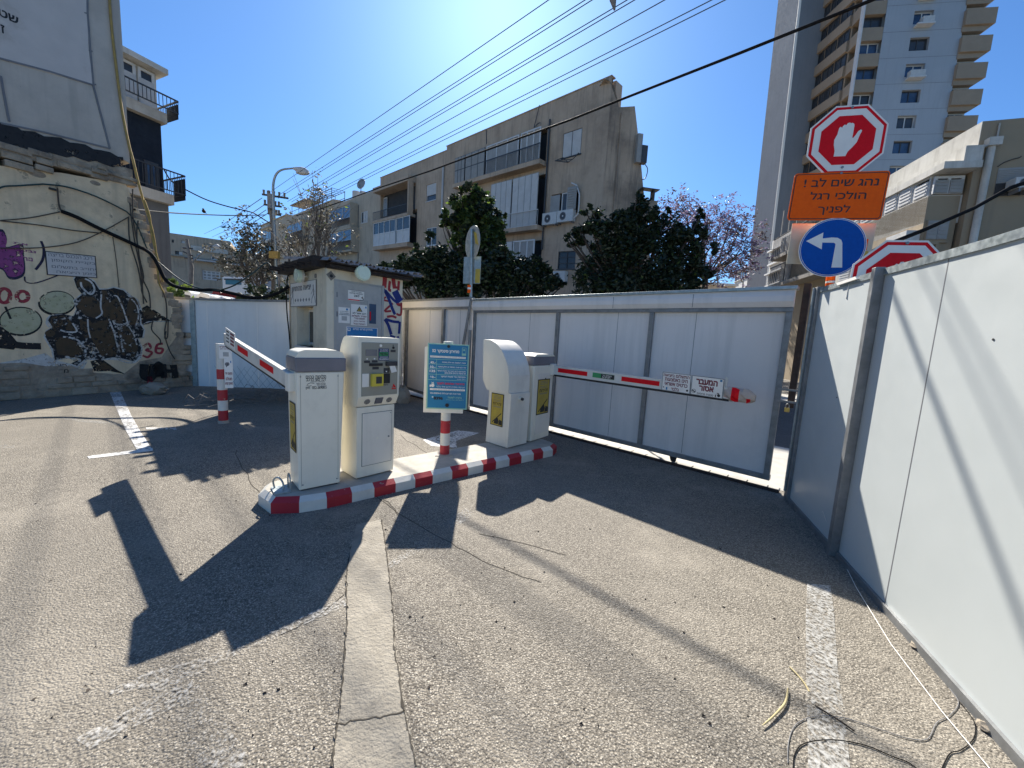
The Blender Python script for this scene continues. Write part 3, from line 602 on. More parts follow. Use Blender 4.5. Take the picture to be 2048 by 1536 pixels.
m = MB(); x0, x1, y0, y1 = es.rect(*z8(884, 694), *z8(985, 1030)); sticker(m, es, x0, x1, y0, y1, .006); m.build('warning_sticker', [M['gold'], M['ink'], M['grayink']], et)
eb = Fr(n0*np.array([1, 1, 0])+np.array([0, 0, KZ]), -es.n, (0, 0, 1))
m = MB(); m.tube([eb.pt(.18, zb-.08, .0), eb.pt(.18, zb-.08, .05)], .03, 0, 16); m.tube([eb.pt(.18, zb-.08, .05), eb.pt(.18, zb-.08, .075)], .02, 1, 16); m.box(eb, .12, .24, zb-.13, zb-.03, .0, .016, 0); m.build('cable_gland', [M['creamw'], M['dark']], et)
m = MB(); m.box(eb, .12, .22, .07, .12, .0, .012); m.box(eb, .125, .215, .075, .115, .012, .014, 1); m.build('access_flap', [M['cream'], M['creamw']], et)
# ================================================================ far cabinet with the closed boom
q0, q1 = gnd(1067, 883, KZ), gnd(1097, 873, KZ); kf = VF(q0, q1); kf.O[2] = KZ; WK = float(np.linalg.norm((q1-q0)[:2]))
kt = T('barrier_cabinet', (*((q0+q1)/2)[:2], KZ), 'cream barrier cabinet with grey lid holding the lowered boom, at far end of kerb island', 'barrier cabinet')
m = MB(); zk = kf.px(1083, 731)[1]; tapered(m, kf, -.09, WK, -.10, WK+.02, .012, zk, .36, .02); m.build('housing', M['cream'], kt, bevel=.012)
m = MB(); tapered(m, kf, -.11, WK+.03, -.11, WK+.03, zk+.002, zk+.13, .38, 0); m.build('lid_band', M['lid'], kt, bevel=.012)
m = MB(); zc = zk+.131; m.poly(kf, [(-.11, zc), (WK+.03, zc), (WK-.03, zc+.035), (-.05, zc+.035)], -.37, 0); m.build('lid_cap', M['cream'], kt, bevel=.01)
m = MB(); m.box(kf, .005, WK-.03, .10, zk-.12, 0, .006); dk = m.build('service_door', M['creamw'], kt, bevel=.003)
m = MB(); m.disc(kf, WK*.5, zk-.2, .012, .006, .012); m.build('door_lock', M['ink'], dk)
m = MB(); x0, x1, y0, y1 = kf.rect(*z8(1322, 572), *z8(1415, 888)); sticker(m, kf, x0, x1, y0, y1, .007); m.build('warning_sticker', [M['gold'], M['ink'], M['grayink']], kt)
af = Fr((q1[0]+.02, q1[1]-.08, 0), (.75, -.66, 0), (0, 0, 1))
zg = lambda x, y: (1080+x/3.339, 560+y/3.339)
s0 = af.px(*zg(92, 600)); s1 = af.px(*zg(1235, 740)); LA = s1[0]
lo2 = lin(s0[0], af.px(*zg(92, 628))[1], LA, af.px(*zg(1235, 790))[1]); hi2 = lin(s0[0], af.px(*zg(92, 568))[1], LA, af.px(*zg(1235, 716))[1])
ax = lambda x: af.px(*zg(x, 690))[0]
b2 = boom(kt, af, s0[0], LA+.05, lo2, hi2, .06, [(ax(122), ax(318)), (ax(548), ax(804))])
m = MB(); x0, x1 = ax(354), ax(500); mid = lambda a, k: lo2(a)+(hi2(a)-lo2(a))*k
m.poly(af, [(x0, mid(x0, .28)), (x1, mid(x1, .28)), (x1, mid(x1, .78)), (x0, mid(x0, .78))], .029, .032, 0); xm = x0+(x1-x0)*.4
m.poly(af, [(xm, mid(xm, .3)), (x1, mid(x1, .3)), (x1, mid(x1, .76)), (xm, mid(xm, .76))], .030, .033, 1)
tfm = Fr(af.pt(0, 0), nrm(af.pt(x1, lo2(x1))-af.pt(x0, lo2(x0))), (0, 0, 1)); 
def along(f, a0, b0, a1, b1): O = f.pt(a0, b0); U = f.pt(a1, b1)-O; return Fr(O, U, (0, 0, 1)), float(np.linalg.norm(U))
ff, lf = along(af, xm, mid(xm, .3), x1, mid(x1, .3)); hh = (hi2(x1)-lo2(x1)); m.text(ff, 'תשלום נייד', lf*.1, lf*.8, hh*.24, hh*.42, .034, 2, .01); m.text(ff, 'חניונים', lf*.1, lf*.7, hh*.04, hh*.2, .034, 2, .01)
m.build('boom_sticker', [M['green'], M['ink'], M['whites']], kt)
m = MB(); m.box(af, s0[0]-.06, s0[0]+.02, lo2(0)-.02, hi2(0)+.02, -.045, .045); m.build('boom_clamp', M['creamw'], kt, bevel=.008)
zs = lambda x, y: (1300+x/8.904, 730+y/8.904)
def plate(corners, name, lines, extra=None, par=kt, f=af, c=.036):
    q = [f.px(*zs(*p)) for p in corners]; fr, ln = along(f, *q[3], *q[2]); fr.v = nrm(f.pt(*q[0])-f.pt(*q[3])); fr = Fr(fr.O, fr.u, fr.v); ht = float(np.linalg.norm(f.pt(*q[0])-f.pt(*q[3])))
    m = MB(); m.box(fr, 0, ln, 0, ht, c, c+.004, 3); m.box(fr, .007, ln-.007, .007, ht-.007, c+.002, c+.0055, 0)
    for s, u0, v0, u1, v1, mi, b in lines: m.text(fr, s, ln*u0, ln*u1, ht*v0, ht*v1, c+.0062, mi, b)
    if extra: extra(m, fr, ln, ht, c+.0055)
    m.build(name, [M['whites'], M['maroon'], M['ink'], M['steel'], M['teal'], M['galv']], par)
def ex1(m, fr, ln, ht, c): m.disc(fr, ln*.9, ht*.16, .012, c, c+.001, 2); m.disc(fr, ln*.07, ht*.18, .007, c, c+.001, 2); m.box(fr, ln*.16, ln*.21, ht*.06, ht*.2, c, c+.001, 4)
def ex2(m, fr, ln, ht, c):
    m.ring(fr, ln*.1, ht*.2, .019, .023, c, c+.001, 2); m.ribbon(fr, [(ln*.05, ht*.24), (ln*.15, ht*.14)], .012, c, c+.001, 2, px=False); m.box(fr, ln*.88, ln*.95, ht*.84, ht*.94, c, c+.001, 4)
    m.disc(fr, ln*.88, ht*.14, .016, c, c+.001, 2); m.box(fr, ln*.77, ln*.80, ht*.05, ht*.17, c, c+.001, 2); m.ribbon(fr, [(ln*.82, ht*.2), (ln*.89, ht*.27)], .005, c, c+.001, 2, px=False); m.ribbon(fr, [(ln*.89, ht*.2), (ln*.82, ht*.27)], .005, c, c+.001, 2, px=False)
plate([(250, 118), (762, 180), (728, 515), (225, 440)], 'payment_notice', [('התשלום ביציאה', .05, .77, .95, .95, 1, .03), ('הינו באמצעות', .1, .54, .9, .72, 1, .03), ('כרטיס אשראי', .1, .30, .9, .48, 1, .03), ('בלבד', .34, .06, .62, .24, 1, .03)], ex1)
plate([(770, 178), (1340, 248), (1305, 602), (738, 515)], 'no_passage_notice', [('המעבר', .15, .58, .82, .86, 1, .05), ('אסור', .26, .26, .72, .53, 1, .05), ('סכנה! מחסום', .21, .06, .72, .16, 2, .015)], ex2)
m = MB(); a = LA+.03; m.poly(af, [(ax(1232), hi2(LA)+.12), (ax(1250), hi2(LA)+.10), (ax(1240), lo2(LA)), (ax(1225), lo2(LA))], -.02, .0, 0); m.build('rear_plate', M['white'], kt)
# crumpled wrapping tape round the tip of the boom
m = MB(); rg = np.random.default_rng(3); N = 14
T0 = np.array(af.pt(LA+.0, (lo2(LA)+hi2(LA))/2)); T1 = np.array(af.pt(ax(1452), (af.px(*zg(1445, 790))[1])))
ws = [.055, .068, .078, .074, .07, .076, .072, .06, .035]; V = []; F = []; I = []
for i, wv in enumerate(ws):
    c_ = T0+(T1-T0)*i/(len(ws)-1)
    for k in range(N):
        th = 2*math.pi*k/N; r = wv*(1+rg.uniform(-.16, .16)); V.append(c_+np.array([0, 0, 1])*math.cos(th)*r*1.05+af.n*math.sin(th)*r*.8)
for i in range(len(ws)-1):
    for k in range(N): m.add([V[i*N+k], V[i*N+(k+1) % N], V[(i+1)*N+(k+1) % N], V[(i+1)*N+k]], [(0, 1, 2, 3)], 1 if (i in (2, 3) and k in (1, 2, 3, 4, 5)) or (i == 6 and k in (4, 5)) or (i == 0 and k == 5) else 0)
m.add(V[-N:], [list(range(N))], 0); m.build('wrapped_tip', [M['wrap'], M['redsign']], kt)
# ================================================================ sliding gate
gf = Fr((g0[0], g0[1], 0), (gd[0], gd[1], 0), (0, 0, 1))
GR = [gf.px(1541, 977)[0], gf.px(1583, 620)[0]]
aR = (GR[0]+GR[1])/2; aL = gf.px(946, 700)[0]
mid0 = gf.px(1100, 613)[1]; top0 = gf.px(1100, 594)[1]
zT = (gf.px(1000, 590)[1]+gf.px(1585, 588)[1])/2; zM = (gf.px(1000, 621)[1]+gf.px(1570, 623)[1])/2; zB = .10
gt = T('sliding_gate', (*gf.pt((aL+aR)/2, 0)[:2], 0), 'wide white panelled sliding gate in a grey steel frame, behind the lowered boom', 'gate')
m = MB(); m.box(gf, aL+.05, aR-.05, zB+.06, zT-.04, -.045, -.012)
seams = [gf.px(x, 700)[0] for x in (1056, 1230, 1385)]
m.build('panel_sheet', M['gate'], gt)
m = MB()
for a in seams: m.box(gf, a-.003, a+.003, zB+.07, zT-.03, -.0119, -.0105)
m.build('panel_seam', M['grayink'], gt)
for nm, a in (('frame_post', aL+.03), ('frame_post', gf.px(1110, 740)[0]), ('frame_post', gf.px(1293, 755)[0]), ('frame_post', aR-.035)):
    m = MB(); m.box(gf, a-.032, a+.032, zB+.0602, zM-.028, -.0105, .04); m.build(nm, M['steel'], gt, bevel=.004)
m = MB(); m.box(gf, aL, aR, zB, zB+.06, -.05, .035); m.build('bottom_rail', M['steel'], gt, bevel=.004)
m = MB(); m.box(gf, aL, aR, zM-.0275, zM+.025, -.0105, .045); m.build('middle_rail', M['steel'], gt, bevel=.004)
m = MB(); hh = zT-zM
prof = [(.0, zM+.026), (.05, zM+.026), (.085, zM+hh*.35), (.085, zM+hh*.6), (.06, zM+hh*.88), (.0, zM+hh*.88)]
sf = Fr(gf.pt(aL, 0), gf.n, (0, 0, 1)); m.poly(sf, prof, -(aR-aL), 0, 0); m.build('top_fascia', M['gate'], gt)
m = MB()
for x in (1232, 1390):
    a = gf.px(x, 605)[0]; m.box(gf, a-.003, a+.003, zM+.03, zM+hh*.8, .084, .0865)
m.build('fascia_seam', M['grayink'], gt)
m = MB(); m.box(gf, aL-.02, aR+.02, zM+hh*.885, zT+.01, -.06, .09); m.build('cap_rail', M['galv'], gt, bevel=.004)
m = MB(); a = gf.px(1345, 930)[0]; m.poly(gf, [(a-.055, zB+.005), (a+.055, zB+.005), (a+.03, .03), (a-.03, .03)], .0, .012, 0); wl = m.build('wheel_bracket', M['rust'], gt)
m = MB(); m.disc(gf, a, .045, .035, -.03, -.004, 0); m.build('wheel', M['steel'], wl)
# guide rail and the pale sill under the gate
m = MB(); m.box(gf, aL-3.4, aR+.12, .0, .035, .075, .11); m.build('gate_rail', M['rust'], None, label='long rusty steel angle rail on the ground along the foot of the sliding gate', cat='rail')
m = MB(); k = 0; a = aL-3.3
while a < aR+.1: m.box(gf, a, min(a+.205, aR+.1), .0, .016, -.10, .07); a += .222
m.build('sill_tiles', M['paving'], None, kind='structure')
# dark guide post and padlock at the gate end
m = MB(); p0 = gf.pt(aR+.10, 0, -.12); m.box(gf, aR+.05, aR+.115, zB+.9, gf.px(1592, 565)[1], -.17, -.10); m.build('guide_post', M['rust'], None, label='dark rusty guide post standing behind the right end of the sliding gate', cat='post')
pl = T('padlock', gf.pt(aR+.07, gf.px(1577, 815)[1]-.05, .03), 'small brass padlock and hasp closing the right end of the sliding gate', 'padlock')
zz_ = gf.px(1575, 815)[1]
m = MB(); m.box(gf, aR+.05, aR+.10, zz_-.05, zz_, .01, .04); m.build('body', M['brass'], pl, bevel=.004)
m = MB(); m.tube(smooth([gf.pt(aR+.06, zz_, .025), gf.pt(aR+.06, zz_+.03, .025), gf.pt(aR+.075, zz_+.045, .025), gf.pt(aR+.09, zz_+.03, .025), gf.pt(aR+.09, zz_, .025)], 4), .006); m.build('shackle', M['steel'], pl)
for z in (zz_+.06, zz_+.2):
    m = MB(); m.box(gf, aR-.04, aR+.22, z, z+.022, .041, .052); m.build('hasp', M['steel'], pl)
# ---- the standing panel left of the gate, same line
hf = gf.off(.02); aA, aB = hf.px(806, 700)[0], aL-.06
hp_ = T('panel_fence', (*hf.pt((aA+aB)/2, 0)[:2], 0), 'white panel fence between booth and sliding gate, framed in grey steel', 'fence')
tA, tB_ = hf.px(812, 602)[1], hf.px(940, 598)[1]; mA = hf.px(812, 618)[1]; bA, bB = hf.px(812, 772)[1], hf.px(930, 812)[1]
zT2 = (tA+tB_)/2
m = MB(); m.poly(hf, [(aA, bA), (aB, max(bB, .06)), (aB, zT2), (aA, zT2)], -.05, -.02); m.build('panel_sheet', M['gate'], hp_)
m = MB(); m.poly(hf, [(aA, bA-.06), (aB, bB-.06), (aB, bB), (aA, bA)], -.06, .02); m.build('bottom_rail', M['steel'], hp_)
m = MB(); m.box(hf, aA, aB, zT2-.17, zT2-.02, -.02, .05, 0); m.build('top_fascia', M['gate'], hp_)
m = MB(); m.box(hf, aA, aB, zT2-.02, zT2+.03, -.06, .06, 0); m.box(hf, aA, aB, zT2-.22, zT2-.171, -.02, .04); m.build('cap_rail', M['steel'], hp_)
for x in (813, 886):
    a = hf.px(x, 700)[0]; m = MB(); m.box(hf, a-.04, a+.04, .16, zT2-.221, -.019, .045); m.build('frame_post', M['steel'], hp_)
m = MB(); a = hf.px(857, 700)[0]; m.box(hf, a-.003, a+.003, .2, zT2-.23, -.019, -.017); a = hf.px(917, 700)[0]; m.box(hf, a-.003, a+.003, .2, zT2-.23, -.019, -.017); m.build('panel_seam', M['grayink'], hp_)
m = MB(); m.tube([gf.pt(aL-.03, gf.px(945, 598)[1], .08), gf.pt(gf.px(932, 690)[0], gf.px(932, 690)[1], .08)], .03); m.tube([gf.pt(aL-.05, 0, .06), gf.pt(aL-.05, gf.px(940, 660)[1], .06)], .035); m.build('gate_stop', M['steel'], None, label='grey steel stop post with a slanted brace at the left end of the sliding gate', cat='post')
# ================================================================ right hoarding
f0, f2 = gnd(1575, 1000), gnd(2040, 1530)
rf = VF(f0, f2)
def rz(x, y): return rf.px(x, y)
cap = [rz(1612, 588), rz(1750, 548), rz(2047, 466)]
zF = np.mean([c[1] for c in cap]); aP = rf.px(1672, 1116)[0]; aE = rf.px(2048, 900)[0]+2.6
rt = T('hoarding_fence', (*rf.pt(1.5, 0)[:2], 0), 'tall pale hoarding of smooth white panels running along the right side of the lot', 'fence')
sm_ = [rf.px(1845, 800)[0], rf.px(2300, 800)[0]]
cuts = [(.06, aP, 'panel_sheet'), (aP, sm_[0], 'panel_sheet'), (sm_[0]+.004, aE, 'panel_sheet')]
capf = lambda a: float(np.interp(a, [c[0] for c in cap], [c[1] for c in cap]))
for x0, x1, nm in cuts:
    m = MB(); m.poly(rf, [(x0, .05), (x1, .05), (x1, capf(x1)-.03), (x0, capf(x0)-.03)], -.04, 0); m.build(nm, M['fence'], rt)
m = MB(); m.box(rf, sm_[0]-.002, sm_[0]+.006, .05, zF-.04, -.002, .001); m.build('panel_seam', M['grayink'], rt)
m = MB(); xs = [.05, aP, 2.2, aE]
for x0, x1 in zip(xs[:-1], xs[1:]): m.poly(rf, [(x0, capf(x0)-.03), (x1, capf(x1)-.03), (x1, capf(x1)+.02), (x0, capf(x0)+.02)], -.055, .012)
m.build('cap_channel', M['galv'], rt)
m = MB(); m.box(rf, .06, aE, 0, .05, -.05, .02); m.build('base_channel', M['steel'], rt)
m = MB(); m.box(rf, aP-.03, aP+.03, 0, capf(aP)+.03, .001, .065); m.build('frame_post', M['steel'], rt, bevel=.004)
m = MB(); m.box(rf, -.04, .06, 0, capf(0)+.03, -.06, .03, 0); m.box(rf, -.015, .01, .1, capf(0)+.025, .03, .05, 1); m.build('corner_post', [M['steel'], M['galv']], rt, bevel=.004)
m = MB()
for x, y in ((1620, 641), (1603, 796), (1674, 795), (1987, 679)):
    a, b = rf.px(x, y); m.disc(rf, a, b, .006, 0, .003, 0, 8)
m.build('screw_head', M['ink'], rt)
m = MB(); P = [rf.px(x, y) for x, y in ((1648, 577), (1678, 563), (1672, 632))]; 
m.poly(rf, [rf.px(*q) for q in ((1680, 566), (1719, 553), (1722, 558), (1682, 571))], .013, .03); m.build('loose_trim', M['whites'], rt)
# ================================================================ far left panel fence behind the lot
lw0, lw1 = gnd(383, 777), np.array(list(hf.pt(aA, 0)))
lf_o = gnd(384, 771.5); lf_ = VF(lf_o, lw1)
lt = T('back_fence', (*lf_.pt(2.5, 0)[:2], 0), 'low white panel fence behind the booth, running from the graffiti wall', 'fence')
tl0, tl1 = lf_.px(380, 600), lf_.px(580, 605); Lb = float(np.linalg.norm((lw1-lf_o)[:2]))
topf = lambda a: float(np.interp(a, [tl0[0], tl1[0], Lb], [tl0[1], tl1[1], zT2]))
xs = [-.8] + [lf_.px(x, 700)[0] for x in (417, 516)] + [Lb*.55, Lb]
for x0, x1 in zip(xs[:-1], xs[1:]):
    m = MB(); m.poly(lf_, [(x0, .0), (x1-.004, .0), (x1-.004, topf(x1)), (x0, topf(x0))], -.04, 0); m.build('panel_sheet', M['backfence'], lt)
m = MB()
for x0, x1 in zip(xs[:-1], xs[1:]): m.poly(lf_, [(x0, topf(x0)), (x1, topf(x1)), (x1, topf(x1)+.05), (x0, topf(x0)+.05)], -.06, .03)
m.build('cap_rail', M['steel'], lt)
m = MB(); a = lf_.px(390, 700)[0]; m.box(lf_, a-.05, a+.05, 0, topf(a)-.001, .001, .05); m.build('frame_post', M['galv'], lt)
# ================================================================ attendant booth
K = np.array([-3.52, 7.25, 0])*1.055; dR = nrm([.69, .724, 0]); dL = nrm([-.724, .69, 0])
bR = Fr(K, dR); bL_ = Fr(K+dL*4, -dL)              # right face and left face (rightward axes)
wR = bR.px(803, 680)[0]; aL0 = bL_.px(579, 640)[0]
bt = T('parking_booth', (*(K+dR*.8+dL*.8)[:2], 0), 'cream plastered attendant booth under a ragged corrugated roof, covered in notices', 'booth')
z6 = lambda x, y: (420+x/4.266, 500+y/4.266)
zR = bR.px(*z6(1100, 165))[1]; zR2 = bR.px(*z6(1640, 215))[1]; zl = bL_.px(*z6(690, 190))[1]
# walls: right face solid, left face with a window opening
wx0, wx1, wy0, wy1 = bL_.rect(*z6(740, 487), *z6(882, 832))
m = MB(); m.poly(bR, [(0, 0), (wR, 0), (wR, zR2), (0, zR)], -.12, 0)
for (p, q, r, s) in ((aL0, wx0, 0, zR), (wx1, 4-.121, 0, zR), (wx0, wx1, 0, wy0), (wx0, wx1, wy1, zR)): m.box(bL_, p, q, r, s, -.14, 0)
bRb = Fr(K+dL*(4-aL0), dR); m.poly(bRb, [(0, 0), (wR, 0), (wR, zR2), (0, zR)], 0, .12)
bLb = Fr(K+dR*wR+dL*(4-aL0), -dL); m.box(bLb, .121, 4-aL0-.121, 0, zR2, -.0, .1)
m.build('wall', M['booth'], bt)
m = MB(); xg0 = wx0+.02; m.box(bL_, wx0, wx1, wy0, wy1, -.30, -.28, 0); m.box(bL_, wx0-.05, wx0, wy0-.05, wy1+.05, -.28, -.141, 0); m.box(bL_, wx1, wx1+.05, wy0-.05, wy1+.05, -.28, -.141, 0); m.box(bL_, xg0, wx1-.02, wy0+.03, wy1-.04, -.279, -.25, 1); m.box(bL_, xg0+.05, wx1-.07, wy0+.08, wy1-.09, -.249, -.245, 2); m.box(bL_, wx0-.03, wx1+.03, wy0-.05, wy0, -.15, .04, 1)
m.build('window', [M['booth'], M['frame'], M['glass']], bt)
dx0, dx1, dy0, dy1 = bR.rect(*z6(1070, 262), *z6(1455, 740)); dy0 = .05
m = MB(); m.box(bR, dx0, dx1, dy0, dy1, .0, .03); dd = m.build('door', M['door'], bt, bevel=.006)
m = MB(); m.box(bR, dx0-.03, dx0-.002, dy0, dy1+.03, 0, .022); m.box(bR, dx1+.002, dx1+.05, dy0, dy1+.03, 0, .04); m.box(bR, dx0-.002, dx1+.002, dy1+.002, dy1+.03, 0, .022); m.build('door_frame', M['door'], bt)
x0, x1, y0, y1 = bR.rect(*z6(1335, 432), *z6(1420, 652)); 
m = MB(); m.box(bR, x0, x1, y0, y1, .03, .045, 0); m.box(bR, x0+.04, x1-.035, y0+.05, y1-.06, .045, .048, 1); m.box(bR, x0+.05, x0+.075, y0+.12, y0+.3, .048, .052, 2); m.build('door_window', [M['door'], M['blueglass'], M['redsign']], dd)
m = MB()
for y in (380, 545): a, b = bR.px(*z6(1078, y)); m.tube([bR.pt(a, b-.05, .035), bR.pt(a, b+.05, .035)], .014)
m.build('hinge', M['steel'], dd)
# roof: sagging corrugated sheets on dark timbers
zr = zR+.06; m = MB()
ext = dict(l=.38, r=.62, f=.30, b=.3)
la, lb = -.10, wR+ext['r']*.6
roofpx = [z6(x, y) for x, y in ((500, 92), (720, 135), (1060, 92), (1470, 140), (1838, 178))]
for k in range(22):
    s0 = la+(lb-la)*k/22; s1 = s0+(lb-la)/22*.96; dz = .03*math.sin(k*1.7)+.02*random.uniform(-1, 1); ov = .12*random.uniform(0, 1)
    zz0 = zr+.03+dz*.5
    P0 = [K+dR*s0-dL*(ext['f']+ov), K+dR*s1-dL*(ext['f']+ov), K+dR*s1+dL*(4-aL0+.08), K+dR*s0+dL*(4-aL0+.08)]
    zs_ = [zz0, zz0+.02, zz0+.30, zz0+.28]
    top = [np.array([*p[:2], z]) for p, z in zip(P0, zs_)]; ml = [(top[0]+top[1])/2+np.array([0, 0, .05]), (top[2]+top[3])/2+np.array([0, 0, .05])]
    V = [top[0], ml[0], top[1], top[2], ml[1], top[3]]; V2 = [v-np.array([0, 0, .006]) for v in V]
    m.add(V+V2, [(0, 1, 4, 5), (1, 2, 3, 4), (6, 11, 10, 7), (7, 10, 9, 8), (0, 6, 7, 1), (1, 7, 8, 2), (2, 8, 9, 3), (3, 9, 10, 4), (4, 10, 11, 5), (0, 5, 11, 6)])
m.build('roof_sheets', M['roofm'], bt)
m = MB(); m.box(bR, la+.1, lb-.25, zr-.075, zr-.01, -.05, .22); m.box(bR, la+.1, lb-.3, zr+.0, zr+.022, -1.6, .30); m.box(bL_, aL0-.05, 4-.05, zr-.06, zr+.14, -.2, .22)
for k in range(7): a = aL0-.02+k*.34; m.box(bL_, a, a+.07, zr+.0+.0, zr+.05, -.2, .42+.06*math.sin(k*2.1))
m.build('roof_timber', M['wood'], bt)
# round lamps on the booth
for f, (x, y), r, nm in ((bL_, z6(790, 222), .17, 'cream round bulkhead lamp on the booth corner above the exit notice'), (bR, z6(1290, 200), .17, 'cream round bulkhead lamp on the booth wall above the grey door')):
    dq = .09 if f is bL_ else .22; f = f.off(dq); a, b = f.px(x, y); t = T('bulkhead_lamp', f.pt(a, b, .0), nm, 'lamp', 'round lamps on the booth'); r = .15
    m = MB(); m.disc(f, a, b, r*.9, .0, .05); m.tube([f.pt(a, b, -dq), f.pt(a, b, .01)], .03); m.build('base', M['creamw'], t)
    m = MB(); 
    for i, (r0, c0) in enumerate(((r, .05), (r*.99, .08), (r*.85, .105))): m.disc(f, a, b, r0, c0, c0+.029, 0, 32)
    m.build('diffuser', M['lamp'], t, bevel=.008)
m = MB(); a, b = bR.px(*z6(1032, 222)); m.ring(bR, a, b, .035, .06, 0, .02, 0, 12); m.disc(bR, a, b, .03, 0, .022, 1, 12); m.poly(bR, [(a-.09, b+.02), (a, b+.1), (a+.09, b), (a, b-.09)], .0, .006, 0); a, b = bL_.px(*z6(905, 222)); m.disc(bL_, a, b, .045, 0, .02, 0, 12); m.build('old_fixture', [M['pole'], M['ink']], bt)
# notices fixed to the booth
def notice(name, f, x0, y0, x1, y1, label, bg, lines, extra=None, cat='notice', c=.035, border=None, mats=None, Z=z6, parent=None):
    a0, a1, b0, b1 = f.rect(*Z(x0, y0), *Z(x1, y1)); m = MB(); m.box(f, a0, a1, b0, b1, c, c+.006, 0)
    X = lambda u: a0+(a1-a0)*u; Y = lambda v: b0+(b1-b0)*v
    if border: m.box(f, X(.02), X(.98), Y(.02), Y(.98), c+.004, c+.007, border)
    for s, u0, v0, u1, v1, mi, b in lines: m.text(f, s, X(u0), X(u1), Y(v0), Y(v1), c+.0085, mi, b)
    if extra: extra(m, f, X, Y, c+.007)
    return m.build(name, [M[k] for k in (mats or ['whites', 'ink', 'maroon', 'grayink', 'gold', 'redsign', 'skyblue'])], parent, label=None if parent else label, cat=None if parent else cat)
def walker(m, f, X, Y, c, u, s=1):
    m.disc(f, X(u), Y(.78), .022, c, c+.001, 3, 10)
    for pts, wd in (([(u, .74), (u-.01*s, .45)], .04), ([(u-.01*s, .46), (u+.05*s, .28), (u+.06*s, .1)], .02), ([(u-.01*s, .46), (u-.05*s, .3), (u-.07*s, .12)], .02), ([(u, .68), (u+.05*s, .52), (u+.08*s, .46)], .014), ([(u, .68), (u-.05*s, .54), (u-.05*s, .42)], .014)):
        m.ribbon(f, [(X(p), Y(q)) for p, q in pts], wd, c, c+.001, 3, px=False)
def exx(m, f, X, Y, c):
    walker(m, f, X, Y, c, .09, -1); walker(m, f, X, Y, c, .90, -1)
    for k in range(6):
        u = .22+k*.107; m.poly(f, [(X(u-.03), Y(.26)), (X(u), Y(.18)), (X(u+.03), Y(.26)), (X(u), Y(.34))], c, c+.001, 3)
notice('exit_notice', bL_, 690, 288, 914, 476, 'grey framed pedestrian exit notice with walking figures, on the booth beside its corner', 0, [('יציאה מהחניון', .10, .58, .82, .84, 3, .035)], exx, mats=['grayink', 'ink', 'maroon', 'grayink', 'whites'], border=4, c=.01)
def e247(m, f, X, Y, c):
    m.box(f, X(0), X(1), Y(.03), Y(.12), c, c+.001, 5); m.box(f, X(.7), X(1), Y(.03), Y(.14), c, c+.0015, 3); m.poly(f, [(X(.78), Y(.32)), (X(.92), Y(.5)), (X(.9), Y(.32))], c, c+.001, 1); m.ribbon(f, [(X(.88), Y(.3)), (X(.98), Y(.22))], .02, c, c+.001, 1, px=False); m.box(f, X(0), X(1), Y(.96), Y(1), c, c+.001, 3)
notice('camera_notice', bR, 1172, 336, 1308, 442, 'small white 24/7 camera notice on the grey booth door, above the others', 0, [('מקום זה מצולם', .2, .80, .82, .92, 1, .02), ('באמצעות מצלמות', .08, .64, .92, .77, 1, .02), ('24/7', .36, .36, .7, .56, 1, .03)], e247, c=.032)
def ewarn(m, f, X, Y, c):
    m.poly(f, [(X(.32), Y(.67)), (X(.70), Y(.67)), (X(.51), Y(.92))], c, c+.001, 1); m.poly(f, [(X(.39), Y(.69)), (X(.63), Y(.69)), (X(.51), Y(.86))], c, c+.0018, 4); m.text(f, '!', X(.49), X(.53), Y(.71), Y(.81), c+.0025, 1, .04); m.box(f, X(.87), X(.95), Y(.85), Y(.94), c, c+.001, 6)
notice('warning_notice', bR, 1197, 460, 1333, 648, 'white warning notice with a yellow triangle on the grey booth door', 0, [('רכב אשר לא', .09, .54, .92, .63, 1, .03), ('יסדיר תשלום', .05, .41, .95, .50, 2, .03), ('חוסם גורר', .18, .29, .85, .37, 2, .03), ('מלאה בגין', .16, .16, .86, .24, 2, .03), ('הוצאת גבול', .14, .04, .88, .12, 2, .03)], ewarn, border=0, c=.032)
def epap(m, f, X, Y, c): m.box(f, X(.66), X(.82), Y(.82), Y(.95), c, c+.001, 6); m.box(f, X(.27), X(.74), Y(.16), Y(.44), c, c+.001, 7)
notice('paper_notice', bR, 1090, 485, 1186, 626, 'white paper notice with three printed lines at the left edge of the booth door', 0, [('לתשלום סרוק כאן', .12, .70, .86, .77, 1, .01), ('תשלום נוח ומהיר', .12, .60, .88, .67, 1, .01), ('בכרטיס אשראי', .06, .50, .95, .57, 1, .01)], epap, mats=['whites', 'ink', 'maroon', 'grayink', 'gold', 'redsign', 'skyblue', 'door'], c=.032)
def eblue(m, f, X, Y, c):
    m.box(f, X(.03), X(.12), Y(.82), Y(.95), c, c+.001, 0); m.box(f, X(.05), X(.1), Y(.86), Y(.93), c, c+.0015, 6)
    for k, (u0, u1) in enumerate(((.2, .95), (.15, .6), (.25, .9), (.2, .58), (.2, .9))): m.box(f, X(u0), X(u1), Y(.68-k*.09), Y(.705-k*.09), c, c+.001, 8)
notice('price_notice', bR, 1158, 652, 1421, 860, 'blue tariff notice on the lower booth door, partly hidden by the pay terminal', 0, [('מחירון מורשי מנויים', .2, .85, .82, .95, 0, .03)], eblue, border=6, mats=['whites', 'ink', 'maroon', 'grayink', 'gold', 'redsign', 'skyblue', 'door', 'teal'], c=.032)
